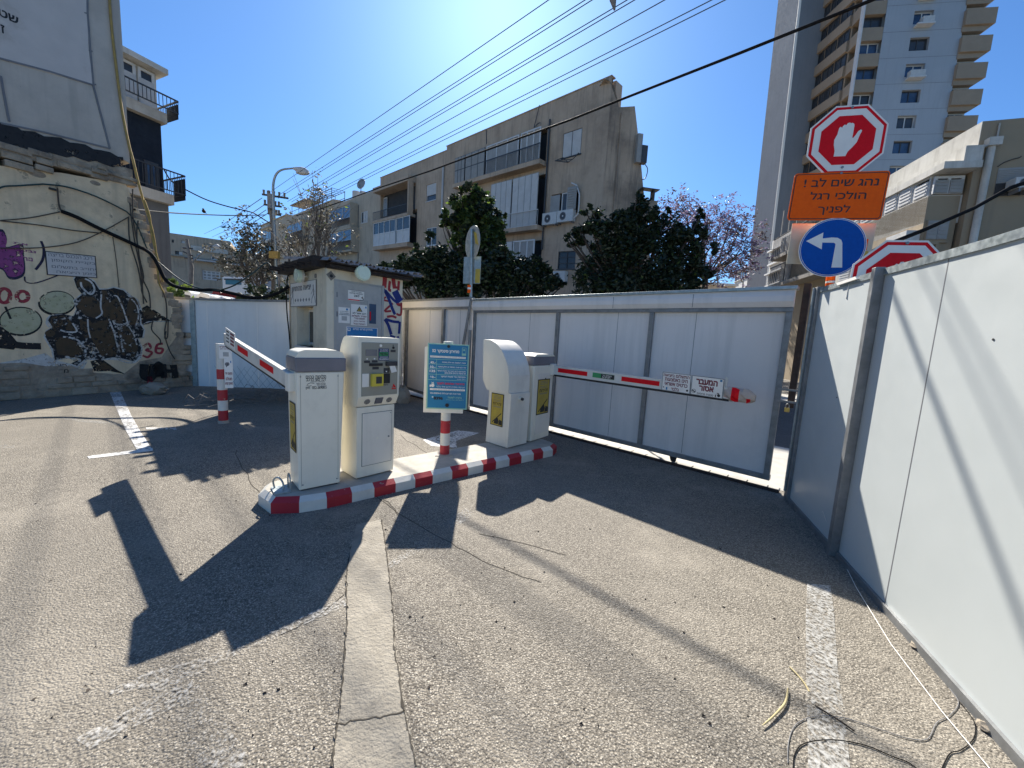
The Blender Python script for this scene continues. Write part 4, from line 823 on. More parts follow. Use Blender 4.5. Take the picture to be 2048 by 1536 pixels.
# fresh red and blue graffiti on the right end of the booth wall
mR_, mB_ = MB(), MB(); m = mR_; zz6 = lambda L: [z6(x, y) for x, y in L]
z660 = lambda L: [(660+x/13.65, 570+y/13.65) for x, y in L]
def gr(m, f, L, wd, mi, c=.002, Z=zz6): m.ribbon(f, Z(smooth(L, 4)), wd, c, c+.0015+mi*.0005, mi); 
gr(m, bR, [(1492, 225), (1490, 270), (1485, 320)], .10, 0); gr(m, bR, [(1535, 265), (1530, 300), (1528, 340), (1545, 345)], .06, 0); gr(m, bR, [(1562, 225), (1566, 270), (1575, 330)], .09, 0); gr(m, bR, [(1612, 265), (1608, 300), (1606, 345)], .06, 0); gr(m, bR, [(1580, 320), (1606, 320)], .05, 0)
gr(m, bR, [(1500, 400), (1480, 425), (1545, 440)], .04, 0); gr(m, bR, [(1560, 455), (1490, 520), (1545, 520)], .045, 0); gr(m, bR, [(1632, 450), (1628, 550), (1590, 545)], .05, 0); gr(m, bR, [(1510, 570), (1555, 565), (1590, 578)], .05, 0); gr(m, bR, [(1595, 420), (1600, 460), (1630, 470)], .07, 0)
for L, wd in (([(1475, 330), (1500, 365), (1530, 430), (1555, 500), (1578, 550)], .07), ([(1575, 350), (1600, 400), (1625, 440)], .16), ([(1495, 345), (1560, 420), (1600, 450)], .06), ([(1490, 590), (1520, 640), (1545, 720)], .07), ([(1495, 590), (1560, 610), (1615, 615)], .06), ([(1618, 612), (1616, 660), (1612, 715)], .06), ([(1535, 730), (1580, 745)], .05), ([(1600, 735), (1606, 765)], .06), ([(1600, 810), (1602, 900)], .03)): gr(mB_, bR, L, wd, 0, .0035)
mR_.build('red_graffiti', M['redp2'], bt); mB_.build('blue_graffiti', M['bluep'], bt)
m = MB(); m.tube(smooth([bL_.pt(*bL_.px(*z6(x, y)), .04) for x, y in ((720, 165), (680, 230), (672, 330), (668, 420), (675, 560), (690, 700), (702, 860))], 4), .014); m.tube(smooth([bL_.pt(*bL_.px(*z6(x, y)), .04) for x, y in ((740, 170), (728, 215), (740, 250), (760, 258))], 4), .008); m.build('surface_cable', M['wire'], bt)
# ================================================================ striped bollard with notices
bb = gnd(447, 846); bo = T('bollard', bb, 'red and white striped bollard with notices, holding up the near boom', 'bollard')
bfr = Fr(bb, nrm([1, .5, 0])); zz2 = [bfr.px(*z6(140, y))[1] for y in (1450, 1365, 1280, 1190, 1100, 1015, 800)]
for k in range(6):
    m = MB(); m.tube([bfr.pt(0, max(zz2[k], 0) if k else zz2[0]), bfr.pt(0, zz2[k+1])], .068, 0, 18); m.build('post_band', M['red' if k in (0, 2, 4) else 'white'], bo)
m = MB(); m.tube([bfr.pt(0, 0), bfr.pt(0, zz2[0])], .075, 0, 18); m.build('foot', M['kerbtop'], bo)
def e_a(m, f, X, Y, c): m.box(f, X(.3), X(.75), Y(.15), Y(.45), c, c+.001, 3)
notice('notice', bfr, 84, 800, 196, 925, '', 0, [('כרטיס אשראי', .05, .76, .95, .86, 2, .02), ('תשלום כאן', .1, .62, .9, .72, 2, .02)], e_a, c=.07, parent=bo, mats=['whites', 'ink', 'maroon', 'door'])
def e_b(m, f, X, Y, c): m.disc(f, X(.35), Y(.82), .03, c, c+.001, 3); m.ribbon(f, [(X(.25), Y(.72)), (X(.5), Y(.88))], .01, c, c+.001, 1, px=False); m.box(f, X(.72), X(.84), Y(.86), Y(.93), c, c+.001, 4)
notice('notice', bfr, 128, 925, 208, 1172, '', 0, [('מקום זה', .1, .44, .92, .54, 2, .03), ('מצולם', .15, .27, .88, .38, 2, .03), ('באופן קבוע', .05, .10, .95, .20, 2, .03)], e_b, c=.072, parent=bo, mats=['whites', 'ink', 'maroon', 'grayink', 'skyblue'])
# ================================================================ signs behind the hoarding
sY = 4.35
def oct_(f, a, b, r): return [(a+r*math.cos(math.pi/8+k*math.pi/4)/math.cos(math.pi/8), b+r*math.sin(math.pi/8+k*math.pi/4)/math.cos(math.pi/8)) for k in range(8)]
HAND = [(469, 872), (470, 838), (460, 800), (458, 770), (470, 738), (474, 700), (480, 692), (490, 698), (492, 690), (500, 680), (510, 684), (516, 672), (526, 670), (534, 674), (540, 672), (550, 678), (553, 690), (552, 760), (556, 765), (566, 750), (578, 724), (590, 715), (598, 722), (590, 745), (580, 790), (560, 820), (540, 845), (532, 872)]
def stopsign(px0, py0, Y, hw, name, label, tilt, kk):
    c = at(px0, py0, Y); f = Fr(c, nrm([1, tilt[0], tilt[2]]), nrm([tilt[1], 0, 1])); t = T(name, c, label, 'road sign')
    m = MB()
    for r, c0, mi in ((hw, 0, 0), (hw*.955, .0022, 1), (hw*.88, .0040, 0), (hw*.70, .0060, 1)): m.poly(f, oct_(f, 0, 0, r), -.004, c0, mi)
    S = hw*2/432.
    m.poly(f, [((x-526)*S*1.05+.0, (775-y)*S*1.02) for x, y in HAND], .002, .0085, 0)
    m.build('sign_plate', [M['whites'], M['redsign']], t)
    m = MB(); m.disc(f, 0, -hw*.78, .012, 0, .012); m.disc(f, 0, -hw*.95, .012, 0, .012); m.disc(f, 0, hw*.93, .012, 0, .012); m.build('bolt', M['steel'], t)
    m = MB(); m.box(f, -.03, .03, -hw*.9, hw*.8, -.03, -.0045); m.build('bracket', M['galv'], t)
    return f
rot = math.tan(R_(1.5))
stopsign(1693, 281, sY, .345, 'stop_sign', 'red octagonal sign with white raised hand, topmost on pole above the orange plate', (-.27, .02, -.02), 0)
stopsign(1796, 566, 3.45, .36, 'stop_sign', 'red octagonal hand sign half hidden behind the top of the right hoarding', (-.25, .05, -.02), 1)
c = at(1677, 392, sY-.01); of = Fr(c, nrm([1, -.27, -.02]), nrm([.04, 0, 1]))
a0, a1, b0, b1 = of.rect(1590, 347, 1762, 440)
def rr(a0, a1, b0, b1, r, k=5):
    P = []
    for cx, cy, s in ((a1-r, b1-r, 0), (a0+r, b1-r, 90), (a0+r, b0+r, 180), (a1-r, b0+r, 270)):
        P += [(cx+r*math.cos(R_(s+90*i/k)), cy+r*math.sin(R_(s+90*i/k))) for i in range(k+1)]
    return P
m = MB(); m.poly(of, rr(a0, a1, b0, b1, .035), -.004, 0, 0); m.poly(of, rr(a0+.012, a1-.012, b0+.012, b1-.012, .025), -.001, .0015, 1); m.poly(of, rr(a0+.02, a1-.02, b0+.02, b1-.02, .02), 0, .003, 0)
W_, H_ = a1-a0, b1-b0
for s, u0, v0, u1, v1 in (('נהג שים לב !', .12, .70, .90, .88), ('הולכי רגל', .21, .43, .80, .60), ('לפניך', .32, .11, .66, .32)): m.text(of, s, a0+W_*u0, a0+W_*u1, b0+H_*v0, b0+H_*v1, .0038, 1, .012)
m.build('pedestrian_warning_sign', [M['orange'], M['ink']], None, c, 'orange rectangular sign with three lines of black Hebrew, under the octagonal hand sign', 'road sign')
c = at(1664, 495, sY-.02); cf = Fr(c, nrm([1, -.27, -.02]), nrm([.05, 0, 1])); rC = (cf.rect(1600, 440, 1727, 548)); ra_ = rb_ = ((rC[1]-rC[0])+(rC[3]-rC[2]))/4
m = MB(); m.disc(cf, 0, 0, ra_, -.004, 0, 0, 40, rb_); m.disc(cf, 0, 0, ra_*.975, -.002, .0015, 1, 40, rb_*.975); m.disc(cf, 0, 0, ra_*.95, 0, .0022, 0, 40, rb_*.95); m.disc(cf, 0, 0, ra_*.935, 0, .0034, 1, 40, rb_*.935)
cp = lambda x, y: cf.px(1430+x/7.062, 400+y/7.062)
m.poly(cf, [cp(*q) for q in ((1285, 582), (1528, 460), (1518, 545), (1650, 530), (1730, 535), (1780, 565), (1795, 610), (1793, 955), (1640, 955), (1700, 625), (1680, 605), (1512, 602), (1504, 698))], .001, .0048, 0)
m.build('left_turn_sign', [M['whites'], M['bluesign']], None, c, 'round blue sign with white left-turn arrow, lowest on pole above the hoarding', 'road sign')
c = at(1662, 488, sY+.03); kf2 = Fr(c+np.array([.0, .04, 0]), (1, -.27, -.02), (0.02, 0, 1))
m = MB(); m.pbox(kf2, 1585, 447, 1738, 531, -.006, 0, 0); m.pbox(kf2, 1718, 478, 1733, 500, 0, .0015, 1); m.pbox(kf2, 1722, 502, 1733, 523, 0, .0015, 2); m.build('backing_board', [M['card'], M['orange'], M['gold']], None, c, 'plain beige board fixed behind the round blue arrow sign', 'board')
P = at(1661, 560, sY+.07)
spole = T('sign_pole', (P[0], P[1], 0), 'grey steel sign pole with orange reflective sleeve behind the right hoarding', 'sign pole')
m = MB(); pt2 = at(1692, 260, sY+.06); m.tube([(P[0], P[1], 0), P, pt2], .03, 0, 12); m.build('pole', M['galv'], spole)
m = MB(); d_ = nrm(pt2-P); q_ = P+d_*.0; m.tube([q_-d_*.16, q_-d_*.035], .042, 0, 14); m.tube([q_-d_*.034, q_-d_*.012], .042, 1, 14); m.tube([q_-d_*.011, q_+d_*.10], .042, 0, 14); m.build('reflective_sleeve', [M['orange'], M['whites']], spole)
# back of a round sign on the pole between the two gate panels
Yp = gf.pt(aL-.03, 0, -.14)[1]; pB = at(941, 700, Yp); pT_ = at(943, 458, Yp); 
rs = T('round_sign_pole', (pB[0], pB[1], 0), 'round and square road signs seen from behind, on a steel pole above the gate', 'sign pole')
m = MB(); m.tube([(pB[0], pB[1], 0), pB, pT_], .032, 0, 12); m.build('pole', M['galv'], rs)
bfb = Fr(at(943, 486, Yp+.05), nrm([.62, -.78, 0])); a0, a1, b0, b1 = bfb.rect(932, 456, 958.5, 516)
m = MB(); m.disc(bfb, (a0+a1)/2, (b0+b1)/2, (a1-a0)/2, -.006, 0, 0, 30, (b1-b0)/2); m.ppoly(bfb, [z for z in ((947, 462), (953, 466), (957, 490), (951, 487))], .0, .002, 1); m.build('round_plate', [M['galv'], M['gold']], rs)
bfc = Fr(at(943, 540, Yp+.05), nrm([.92, -.39, 0])); m = MB(); m.pbox(bfc, 928, 514, 960, 567, -.006, 0, 0); m.pbox(bfc, 951, 538, 959.5, 566, 0, .002, 1); m.build('square_plate', [M['galv'], M['gold']], rs)
m = MB(); q_ = at(939, 577, Yp); m.tube([q_-np.array([0, 0, .09]), q_+np.array([0, 0, .07])], .045, 0, 12); m.tube([q_-np.array([0, 0, .02]), q_+np.array([0, 0, .02])], .0465, 1, 12); m.build('reflective_sleeve', [M['orange'], M['whites']], rs)
# ================================================================ graffiti wall of the half demolished house on the left
w0, w1 = gnd(0, 802), gnd(383, 772)
wd_ = nrm(w1-w0); wf = Fr((w0[0], w0[1], 0), wd_)
z2 = lambda x, y: (x/3.657, 400+y/3.657)
z1_ = lambda x, y: (x/3.414, y/3.414)
lw = T('party_wall', (*((w0+w1)/2)[:2], 0), 'tall weathered party wall with peeling plaster, black bitumen band and graffiti, on the left', 'wall')
aX0 = -6.5
def wp(L, Z=z2): return [wf.px(*Z(*q)) for q in L]
edge_low = wp([(965, 0), (1010, 60), (1060, 180), (1085, 260), (1090, 330), (1140, 430), (1150, 560), (1200, 600), (1230, 690), (1285, 725), (1280, 760), (1315, 775), (1300, 830), (1312, 860), (1290, 900), (1330, 960), (1318, 1010), (1335, 1060), (1320, 1110), (1345, 1180), (1345, 1300), (1400, 1350)])
zSt = wf.px(*z1_(400, 1150))[1]; zStr = wf.px(*z1_(850, 1170))[1]
# lower plaster, jagged broken end
yb = [(aX0, 0)] + [(wf.px(398, 773)[0], 0)]
topL = wp([(0, 1130), (200, 1160), (420, 1180), (640, 1220), (850, 1240), (880, 1300)], z1_)
b_top = float(np.mean([p[1] for p in topL]))
lowp = [(aX0, 0), (edge_low[-1][0], 0)] + edge_low[::-1] + topL[::-1] + [(aX0, topL[0][1])]
m = MB(); m.poly(wf, lowp, -.5, 0, 0); m.build('lower_plaster', M['plast'], lw)
# rubble stone foot and broken edge
rg = np.random.default_rng(5)
sk = wp([(0, 1195), (180, 1190), (330, 1215), (520, 1215), (650, 1260), (900, 1275), (1020, 1180), (1180, 1150), (1290, 1000), (1330, 960)]); 
m = MB(); m.poly(wf, [(aX0, 0), (edge_low[-1][0]+.02, 0)] + [(p[0]+.03, p[1]) for p in edge_low[::-1][:6]] + sk[::-1] + [(aX0, sk[0][1])], -.49, .012); 
sx_ = [p[0] for p in sk]; sy_ = [p[1] for p in sk]; yb_ = 0.
while yb_ < max(sy_):
    hh_ = rg.uniform(.10, .17); xx_ = aX0+8
    xx_ = wf.px(-200, 790)[0]
    while xx_ < edge_low[-1][0]-.02:
        ll_ = rg.uniform(.16, .5); top_ = float(np.interp(xx_, sx_, sy_))+rg.uniform(-.15, .06)
        if yb_+hh_ < top_ and rg.uniform() > .06: m.box(wf, xx_, xx_+ll_-.02, yb_+.008, yb_+hh_-.008, -.2, .014+rg.uniform(0, .035))
        xx_ += ll_
    yb_ += hh_
m.build('rubble_foot', M['stone'], lw, bevel=.012)
m = MB()
for i in range(len(edge_low)-1):
    for k in range(2):
        t = rg.uniform(0, 1); a = edge_low[i][0]*(1-t)+edge_low[i+1][0]*t; b = edge_low[i][1]*(1-t)+edge_low[i+1][1]*t
        s_, h_ = rg.uniform(.07, .16), rg.uniform(.04, .075); m.box(wf, a-s_, a+s_*.55, b-h_, b+h_, -.45, .004+rg.uniform(0, .012))
m.build('broken_edge_stones', M['stone'], lw, bevel=.015)
# stone course, bitumen and upper cement wall
bt_ = wp([(0, 985), (200, 1030), (430, 1080), (640, 1130), (860, 1180)], z1_)
m = MB(); m.poly(wf, [(aX0, topL[0][1]-.05), (bt_[-1][0]+.1, topL[-2][1]-.05), (bt_[-1][0]+.1, bt_[-1][1]+.1), (aX0, bt_[0][1]+.1)], -.48, .025)
xx_ = wf.px(-300, 300)[0]
while xx_ < bt_[-1][0]:
    ll_ = rg.uniform(.2, .55); y0_ = float(np.interp(xx_, [p[0] for p in topL], [p[1] for p in topL])); y1_ = float(np.interp(xx_, [p[0] for p in bt_], [p[1] for p in bt_]))+.05
    for q in range(3):
        if rg.uniform() > .1: m.box(wf, xx_+rg.uniform(-.08, .08), xx_+ll_-.03, y0_+(y1_-y0_)*q/3+.015, y0_+(y1_-y0_)*(q+1)/3-.01, -.2, .028+rg.uniform(0, .05))
    xx_ += ll_
m.build('stone_course', M['stone'], lw, bevel=.012)
up = wp([(0, 860), (300, 940), (560, 1000), (840, 1090)], z1_)
eU = wp([(835, 1100), (880, 1040), (850, 800), (830, 560), (810, 300), (800, 60), (810, -60), (815, -1200)], z1_)
zTop = wf.px(0, -520)[1]
m = MB(); m.poly(wf, [(aX0, up[0][1])] + up[1:] + [(eU[1][0], eU[0][1]), (eU[1][0]-.02, zTop), (aX0, zTop)], -.48, .02); m.build('upper_cement', M['cement'], lw)
# real rear mass of that house (gives the broad shadow on the lot)
m = MB(); m.box(wf, aX0, eU[1][0]-.25, 0, zTop-.3, -7, -.505); m.build('house_block', M['cement'], lw)
m = MB(); a = eU[1][0]; m.box(wf, a-.26, a-.02, up[-1][1]-.1, zTop, -.62, -.481); m.build('corner_return', M['cement'], lw)
m = MB(); L = smooth(wp([(-700, 740), (-300, 830), (0, 905), (200, 965), (430, 1010), (640, 1060), (840, 1115)], z1_), 4); n_ = len(L); W_ = [.42-.20*(i/n_)+.05*math.sin(i*2.1) for i in range(n_)]
m.ribbon(wf, L, W_, .026, .034, 0, px=False); m.build('bitumen_band', M['tar'], lw)
# big smooth panel and its grooves on the upper wall
m = MB(); m.poly(wf, wp([(-900, 240), (0, 408), (630, 580), (600, 340), (585, -60), (570, -900), (-900, -1100)], z1_), .021, .035); m.build('smooth_panel', M['whit2'], lw)
m = MB()
for L in ([(-400, 300), (0, 402), (340, 492), (640, 585)], [(585, -400), (592, 90), (612, 350), (632, 580)], [(632, 585), (680, 770), (745, 1015)], [(0, 520), (30, 690), (58, 832)], [(0, 842), (300, 905), (745, 1015)]): m.ribbon(wf, wp(L, z1_), .03, .02, .0375, 0, px=False)
for L in ([(570, 90), (592, 96)], [(600, 348), (625, 352)], [(628, 578), (650, 580)]): m.ribbon(wf, wp(L, z1_), .02, .02, .04, 0, px=False)
m.build('wall_groove', M['grayink'], lw)
m = MB(); m.text(wf, 'שטח', wf.px(*z1_(-80, 150))[0], wf.px(*z1_(122, 150))[0], wf.px(*z1_(60, 145))[1], wf.px(*z1_(60, 95))[1], .037, 0, .03)
a0, b0 = wf.px(*z1_(2, 225)); a1, b1 = wf.px(*z1_(24, 180)); m.text(wf, 'ז', a0, a1, b0, b1, .037, 0, .03); m.build('painted_letters', M['ink'], lw)
m = MB()
for x, y, r in ((250, 1185, .09), (650, 1250, .06)): a, b = wf.px(*z1_(x, y)); m.disc(wf, a, b, r*1.3, 0, .004, 0, 14, r*.7)
m.pbox(wf, *z1_(330, 1280), *z1_(378, 1304), 0, .05, 1); m.build('wall_patch', [M['stone'], M['ink']], lw)
m = MB(); m.poly(wf, wp([(-200, 1180), (0, 1190), (180, 1160), (330, 1120), (400, 1170), (520, 1200), (640, 1180), (610, 1235), (480, 1225), (300, 1255), (120, 1240), (0, 1262), (-200, 1250)]), .0005, .0025); m.build('whitewash_patch', M['whitep'], lw)
# --- graffiti
def stroke(name, items, mats):
    m = MB()
    for kind, L, wdt, mi, c in items:
        if kind == 'r': m.ribbon(wf, wp(smooth(L, 4)), wdt, .0005, c, mi, px=False)
        elif kind == 'p': m.poly(wf, wp(L), .0005, c, mi)
        elif kind == 'e': (x, y, rx, ry) = L; m.poly(wf, wp([(x+rx*math.cos(t), y+ry*math.sin(t)) for t in np.linspace(0, 2*math.pi, 28, endpoint=False)]), .0005, c, mi)
    return m.build(name, [M[k] for k in mats], lw)
pur = [(-60, 240), (20, 235), (50, 300), (45, 350), (150, 330), (165, 400), (172, 520), (120, 560), (60, 555), (20, 500), (-60, 480)]
stroke('graffiti_purple', [('p', [(x*1.08-3, 400+(y-400)*1.12) for x, y in smooth(pur, 4)], 0, 0, .003), ('p', [tuple(q) for q in smooth(pur, 4)], 0, 1, .0045), ('r', [(300, 300), (320, 360), (310, 440), (260, 510)], .035, 0, .0035), ('r', [(180, 560), (190, 600), (270, 605), (440, 545)], .02, 0, .0035)], ['navyp', 'pink'])
m = MB()
for s, x0, y0, x1, y1 in (('את', 95, 305, 205, 335), ('נבנה', 130, 355, 262, 390), ('נזר', 170, 415, 240, 450)): m.ptext(wf, s, *z2(x0, y0), *z2(x1, y1), .006, 0, .03)
m.build('graffiti_words', M['pink'], lw)
stroke('graffiti_loops', [('r', [(30+45*math.cos(t), 700+52*math.sin(t)) for t in np.linspace(0, 6.3, 9)], .055, 0, .003), ('r', [(165+42*math.cos(t), 705+38*math.sin(t)) for t in np.linspace(0, 6.3, 9)], .055, 0, .003)], ['redp'])
stroke('graffiti_bubbles', [('e', (150, 888, 160, 108), 0, 0, .002), ('e', (150, 885, 148, 96), 0, 1, .0035), ('e', (415, 755, 138, 92), 0, 0, .0025), ('e', (418, 750, 126, 80), 0, 1, .004), ('r', [(38, 780), (60, 830), (78, 870)], .03, 0, .005), ('r', [(-20, 930), (60, 1010), (120, 1060), (300, 1070)], .12, 0, .003), ('p', [(-40, 950), (60, 1010), (130, 1060), (100, 1095), (-40, 1080)], 0, 0, .0045)], ['blackp', 'creamp'])
body = [(540, 740), (600, 690), (560, 640), (540, 580), (560, 552), (620, 556), (690, 600), (725, 655), (780, 655), (830, 642), (900, 660), (950, 705), (1000, 735), (1025, 800), (1022, 900), (1050, 950), (1040, 1005), (1005, 1010), (1032, 1080), (1020, 1150), (980, 1180), (900, 1160), (830, 1150), (740, 1165), (640, 1160), (560, 1215), (520, 1195), (590, 1160), (500, 1150), (400, 1170), (385, 1090), (330, 1000), (345, 955), (385, 930), (350, 880), (370, 845), (460, 835), (540, 850), (560, 800)]
cx, cy = 690, 890
white = [('p', [(cx+(x-cx)*1.035, cy+(y-cy)*1.035) for x, y in body], 0, 0, .005)]
stroke('graffiti_halo', white, ['whitep'])
stroke('graffiti_shadow', [('p', body, 0, 0, .0065), ('p', [(1020, 800), (1075, 770), (1250, 885), (1160, 880), (1040, 920)], 0, 0, .0065), ('p', [(660, 1180), (740, 1160), (860, 1245), (920, 1275), (800, 1250), (690, 1255)], 0, 0, .0065)], ['blackp'])
br = [('e', (620, 610, 62, 40), 0, 0, .008), ('p', [(600, 700), (680, 710), (740, 760), (735, 830), (690, 865), (620, 840), (560, 780)], 0, 0, .008), ('p', [(745, 660), (780, 665), (800, 750), (870, 700), (900, 760), (935, 890), (880, 905), (760, 860), (740, 800)], 0, 0, .008), ('p', [(800, 655), (880, 670), (930, 715), (900, 720), (840, 690)], 0, 0, .008), ('e', (970, 820, 46, 110), 0, 0, .008), ('p', [(365, 900), (380, 855), (470, 845), (530, 900), (560, 965), (490, 950), (440, 940), (400, 960)], 0, 0, .008), ('p', [(580, 870), (640, 868), (670, 890), (800, 870), (850, 1060), (850, 1140), (740, 1140), (660, 1000), (620, 1010), (590, 950)], 0, 0, .008), ('p', [(860, 960), (900, 920), (950, 925), (990, 1000), (1010, 1090), (970, 1155), (880, 1130)], 0, 0, .008), ('p', [(400, 1010), (470, 1000), (560, 1040), (610, 1120), (560, 1150), (420, 1130)], 0, 0, .008), ('e', (365, 975, 38, 24), 0, 0, .008), ('p', [(1040, 810), (1075, 785), (1180, 855), (1060, 870)], 0, 0, .008), ('p', [(680, 1190), (740, 1172), (840, 1240), (700, 1240)], 0, 0, .008)]
stroke('graffiti_lettering', br, ['brownp'])
wl_ = [('r', [(590, 600), (600, 640), (660, 690), (690, 655), (665, 600), (620, 575)], .03, 0, .0095), ('r', [(740, 690), (735, 780), (745, 830), (700, 865)], .025, 0, .0095), ('r', [(830, 700), (860, 710), (900, 800), (935, 900)], .025, 0, .0095), ('r', [(960, 725), (1000, 770), (1012, 850), (990, 925)], .025, 0, .0095), ('r', [(530, 900), (560, 960), (490, 965), (440, 950)], .028, 0, .0095), ('r', [(640, 870), (645, 950), (660, 1010)], .022, 0, .0095), ('r', [(795, 870), (840, 990), (860, 1080)], .025, 0, .0095), ('r', [(460, 1000), (560, 1020), (620, 1090), (625, 1170)], .03, 0, .0095), ('r', [(740, 1165), (860, 1168), (930, 1190), (1000, 1180), (1035, 1100)], .025, 0, .0095), ('r', [(1040, 920), (1090, 890), (1250, 890)], .02, 0, .0095), ('r', [(880, 980), (890, 1060), (900, 1110)], .03, 0, .0095), ('r', [(350, 860), (340, 900), (360, 930)], .025, 0, .0095), ('r', [(940, 925), (980, 990), (1000, 1060)], .022, 0, .0095), ('r', [(830, 880), (850, 930)], .05, 0, .0095), ('r', [(520, 1210), (580, 1200), (640, 1150)], .02, 0, .0095)]
stroke('graffiti_outline', wl_, ['whitep'])
stroke('graffiti_numerals', [('r', [(1045, 1075), (1085, 1050), (1100, 1080), (1068, 1098), (1110, 1115), (1080, 1150), (1045, 1135)], .05, 0, .003), ('r', [(1190, 1050), (1150, 1060), (1140, 1110), (1175, 1120), (1190, 1090), (1150, 1085)], .05, 0, .003), ('r', [(1082, 1290), (1095, 1350)], .10, 0, .056)], ['redp'])
stroke('graffiti_initials', [('r', [(1050, 1200), (1045, 1270), (1065, 1300), (1105, 1295), (1118, 1200)], .14, 0, .056), ('r', [(1150, 1290), (1135, 1220), (1160, 1200), (1170, 1290)], .11, 0, .056), ('r', [(1185, 1200), (1195, 1300)], .11, 0, .056), ('r', [(1190, 1250), (1260, 1250)], .08, 0, .0565), ('r', [(1262, 1205), (1275, 1300)], .12, 0, .056)], ['blackp'])
m = MB(); m.ptext(wf, 'סוג', *z2(415, 1200), *z2(490, 1228), .004, 0, .02); m.ptext(wf, 'מוז', *z2(425, 1238), *z2(500, 1262), .014, 0, .02); m.build('graffiti_tag', M['blackp'], lw)
# painted notice on the wall
q = [wf.px(*z2(*p)) for p in ((325, 372), (697, 402), (710, 572), (342, 548))]; sg, ln = along(wf, *q[3], *q[2]); sg = Fr(sg.O, sg.u, wf.pt(*q[0])-wf.pt(*q[3])); ht = float(np.linalg.norm(wf.pt(*q[0])-wf.pt(*q[3])))
m = MB(); m.box(sg, 0, ln, 0, ht, .0, .012, 1); m.box(sg, .015, ln-.015, .015, ht-.015, .01, .014, 0)
for s, u0, v0, u1, v1 in (('רכב הנכנס בריצה', .06, .80, .92, .94), ('בקניית הקופון', .10, .56, .98, .70), ('יחוייב בתשלום', .10, .32, .98, .46), ('בזמן היציאה', .18, .08, .98, .22)): m.text(sg, s, ln*u0, ln*u1, ht*v0, ht*v1, .015, 2, .01)
m.build('wall_notice', [M['whit2'], M['ink'], M['grayink']], None, None, 'white painted notice board with four lines of Hebrew, on the plaster above the brown graffiti', 'notice')
# --- cables on the wall
def wire(name, label, pts, r, mat, cat='cable', n=8): 
    m = MB(); m.tube(pts, r, 0, n); return m.build(name, M[mat], None, None, label, cat)
wl3 = lambda L, c=.06, Z=z2: [wf.pt(*wf.px(*Z(*q), c), c) for q in L]
bpt = bL_.pt(*bL_.px(582, 574), .05)
fixed = wl3([(450, 82), (560, 125), (720, 205), (980, 325)], .08)
def air(px, d0, d1): # points between two depths
    n = len(px); return [at(x, y, d0+(d1-d0)*i/(n-1)) for i, (x, y) in enumerate(px)]
dW = fixed[-1][1]
hang = air([(300, 506), (316, 530), (330, 558), (352, 573), (390, 580), (430, 580), (470, 588), (500, 595), (530, 594), (558, 585)], dW, bpt[1])
wire('thick_cable', 'thick black cable drooping from the graffiti wall to the booth corner', smooth(fixed+hang+[bpt], 5), .036, 'wire')
fixed2 = wl3([(-400, 30), (-100, 10), (0, -90), (150, -105), (300, -115), (330, -115), (480, -98), (640, -50), (760, 0), (880, 60), (945, 102), (1010, 200), (1060, 320), (1110, 420)], .05)
hang2 = air([(318, 525), (345, 548), (370, 565), (400, 577), (440, 581)], fixed2[-1][1], (dW+bpt[1])/2)
wire('green_cable', 'thin green cable looping across the upper plaster of the graffiti wall', smooth(fixed2+hang2, 4), .014, 'greenw')
cj = hang[5]; rc = bL_.pt(aL0-.3, zR+.02, .25)
wire('branch_cable', 'dark green branch cable rising from the drooping thick cable to the booth roof', smooth([cj+np.array([.12, .0, .0])]+air([(470, 570), (505, 547), (535, 525)], cj[1], rc[1])+[rc], 4), .016, 'greenw')
for L, nm, r in (([(0, 150), (220, 130), (440, 86)], 'brown wire running from the left to the upper end of the thick wall cable', .009), ([(0, 152), (300, 185), (520, 220), (740, 242)], 'brown wire sagging under the green cable on the graffiti wall', .009), ([(0, 352), (310, 348), (560, 310), (760, 225), (945, 122)], 'brown wire rising from the wall notice to the broken wall end', .009), ([(420, -90), (430, 30), (450, 85)], 'short brown wire dropping from the fitting beneath the green cable', .012), ([(825, 270), (850, 440), (870, 640)], 'thin vertical brown wire beside the wall notice', .007)):
    wire('wall_wire', nm, smooth(wl3(L, .03), 4), r, 'brownw')
m = MB()
for L in ([(950, 20), (960, 120), (985, 300), (1030, 520), (1050, 760)], [(970, -80), (975, 140), (1010, 350), (1040, 560), (1090, 680), (1100, 790)], [(940, 130), (950, 300), (1010, 500), (1045, 700)], [(1010, 150), (1000, 260), (1020, 420), (1050, 560), (1035, 660), (1075, 750)], [(1165, 620), (1210, 720), (1220, 860), (1205, 980), (1240, 1100), (1280, 1165)], [(1120, 880), (1110, 950), (1170, 1020), (1170, 1060)], [(1230, 880), (1225, 1000), (1205, 1010), (1215, 960)]): m.tube(smooth(wl3(L, .07), 4), .012, 0, 6)
m.build('hanging_wires', M['brownw'], None, None, 'bundle of loose brown wires hanging down the broken end of the graffiti wall', 'wires')
m = MB()
for i, L in enumerate(([(1040, -20), (1080, 110), (1110, 200), (1135, 330), (1150, 480), (1165, 610), (1200, 680)], [(1055, 0), (1095, 120), (1105, 230), (1120, 300), (1155, 440), (1190, 600)])): m.tube(smooth(wl3(L, .10), 4), .018, 0, 6)
m.tube(smooth([wf.pt(*wf.px(x, y, .05), .05) for x, y in ((216, -60), (222, 40), (232, 130), (244, 220), (258, 290), (266, 320), (278, 370), (288, 405))], 4), .022, 0, 6)
m.build('yellow_wires', M['yellw'], None, None, 'tangled yellowish wires down the corner edge of the party wall', 'wires')
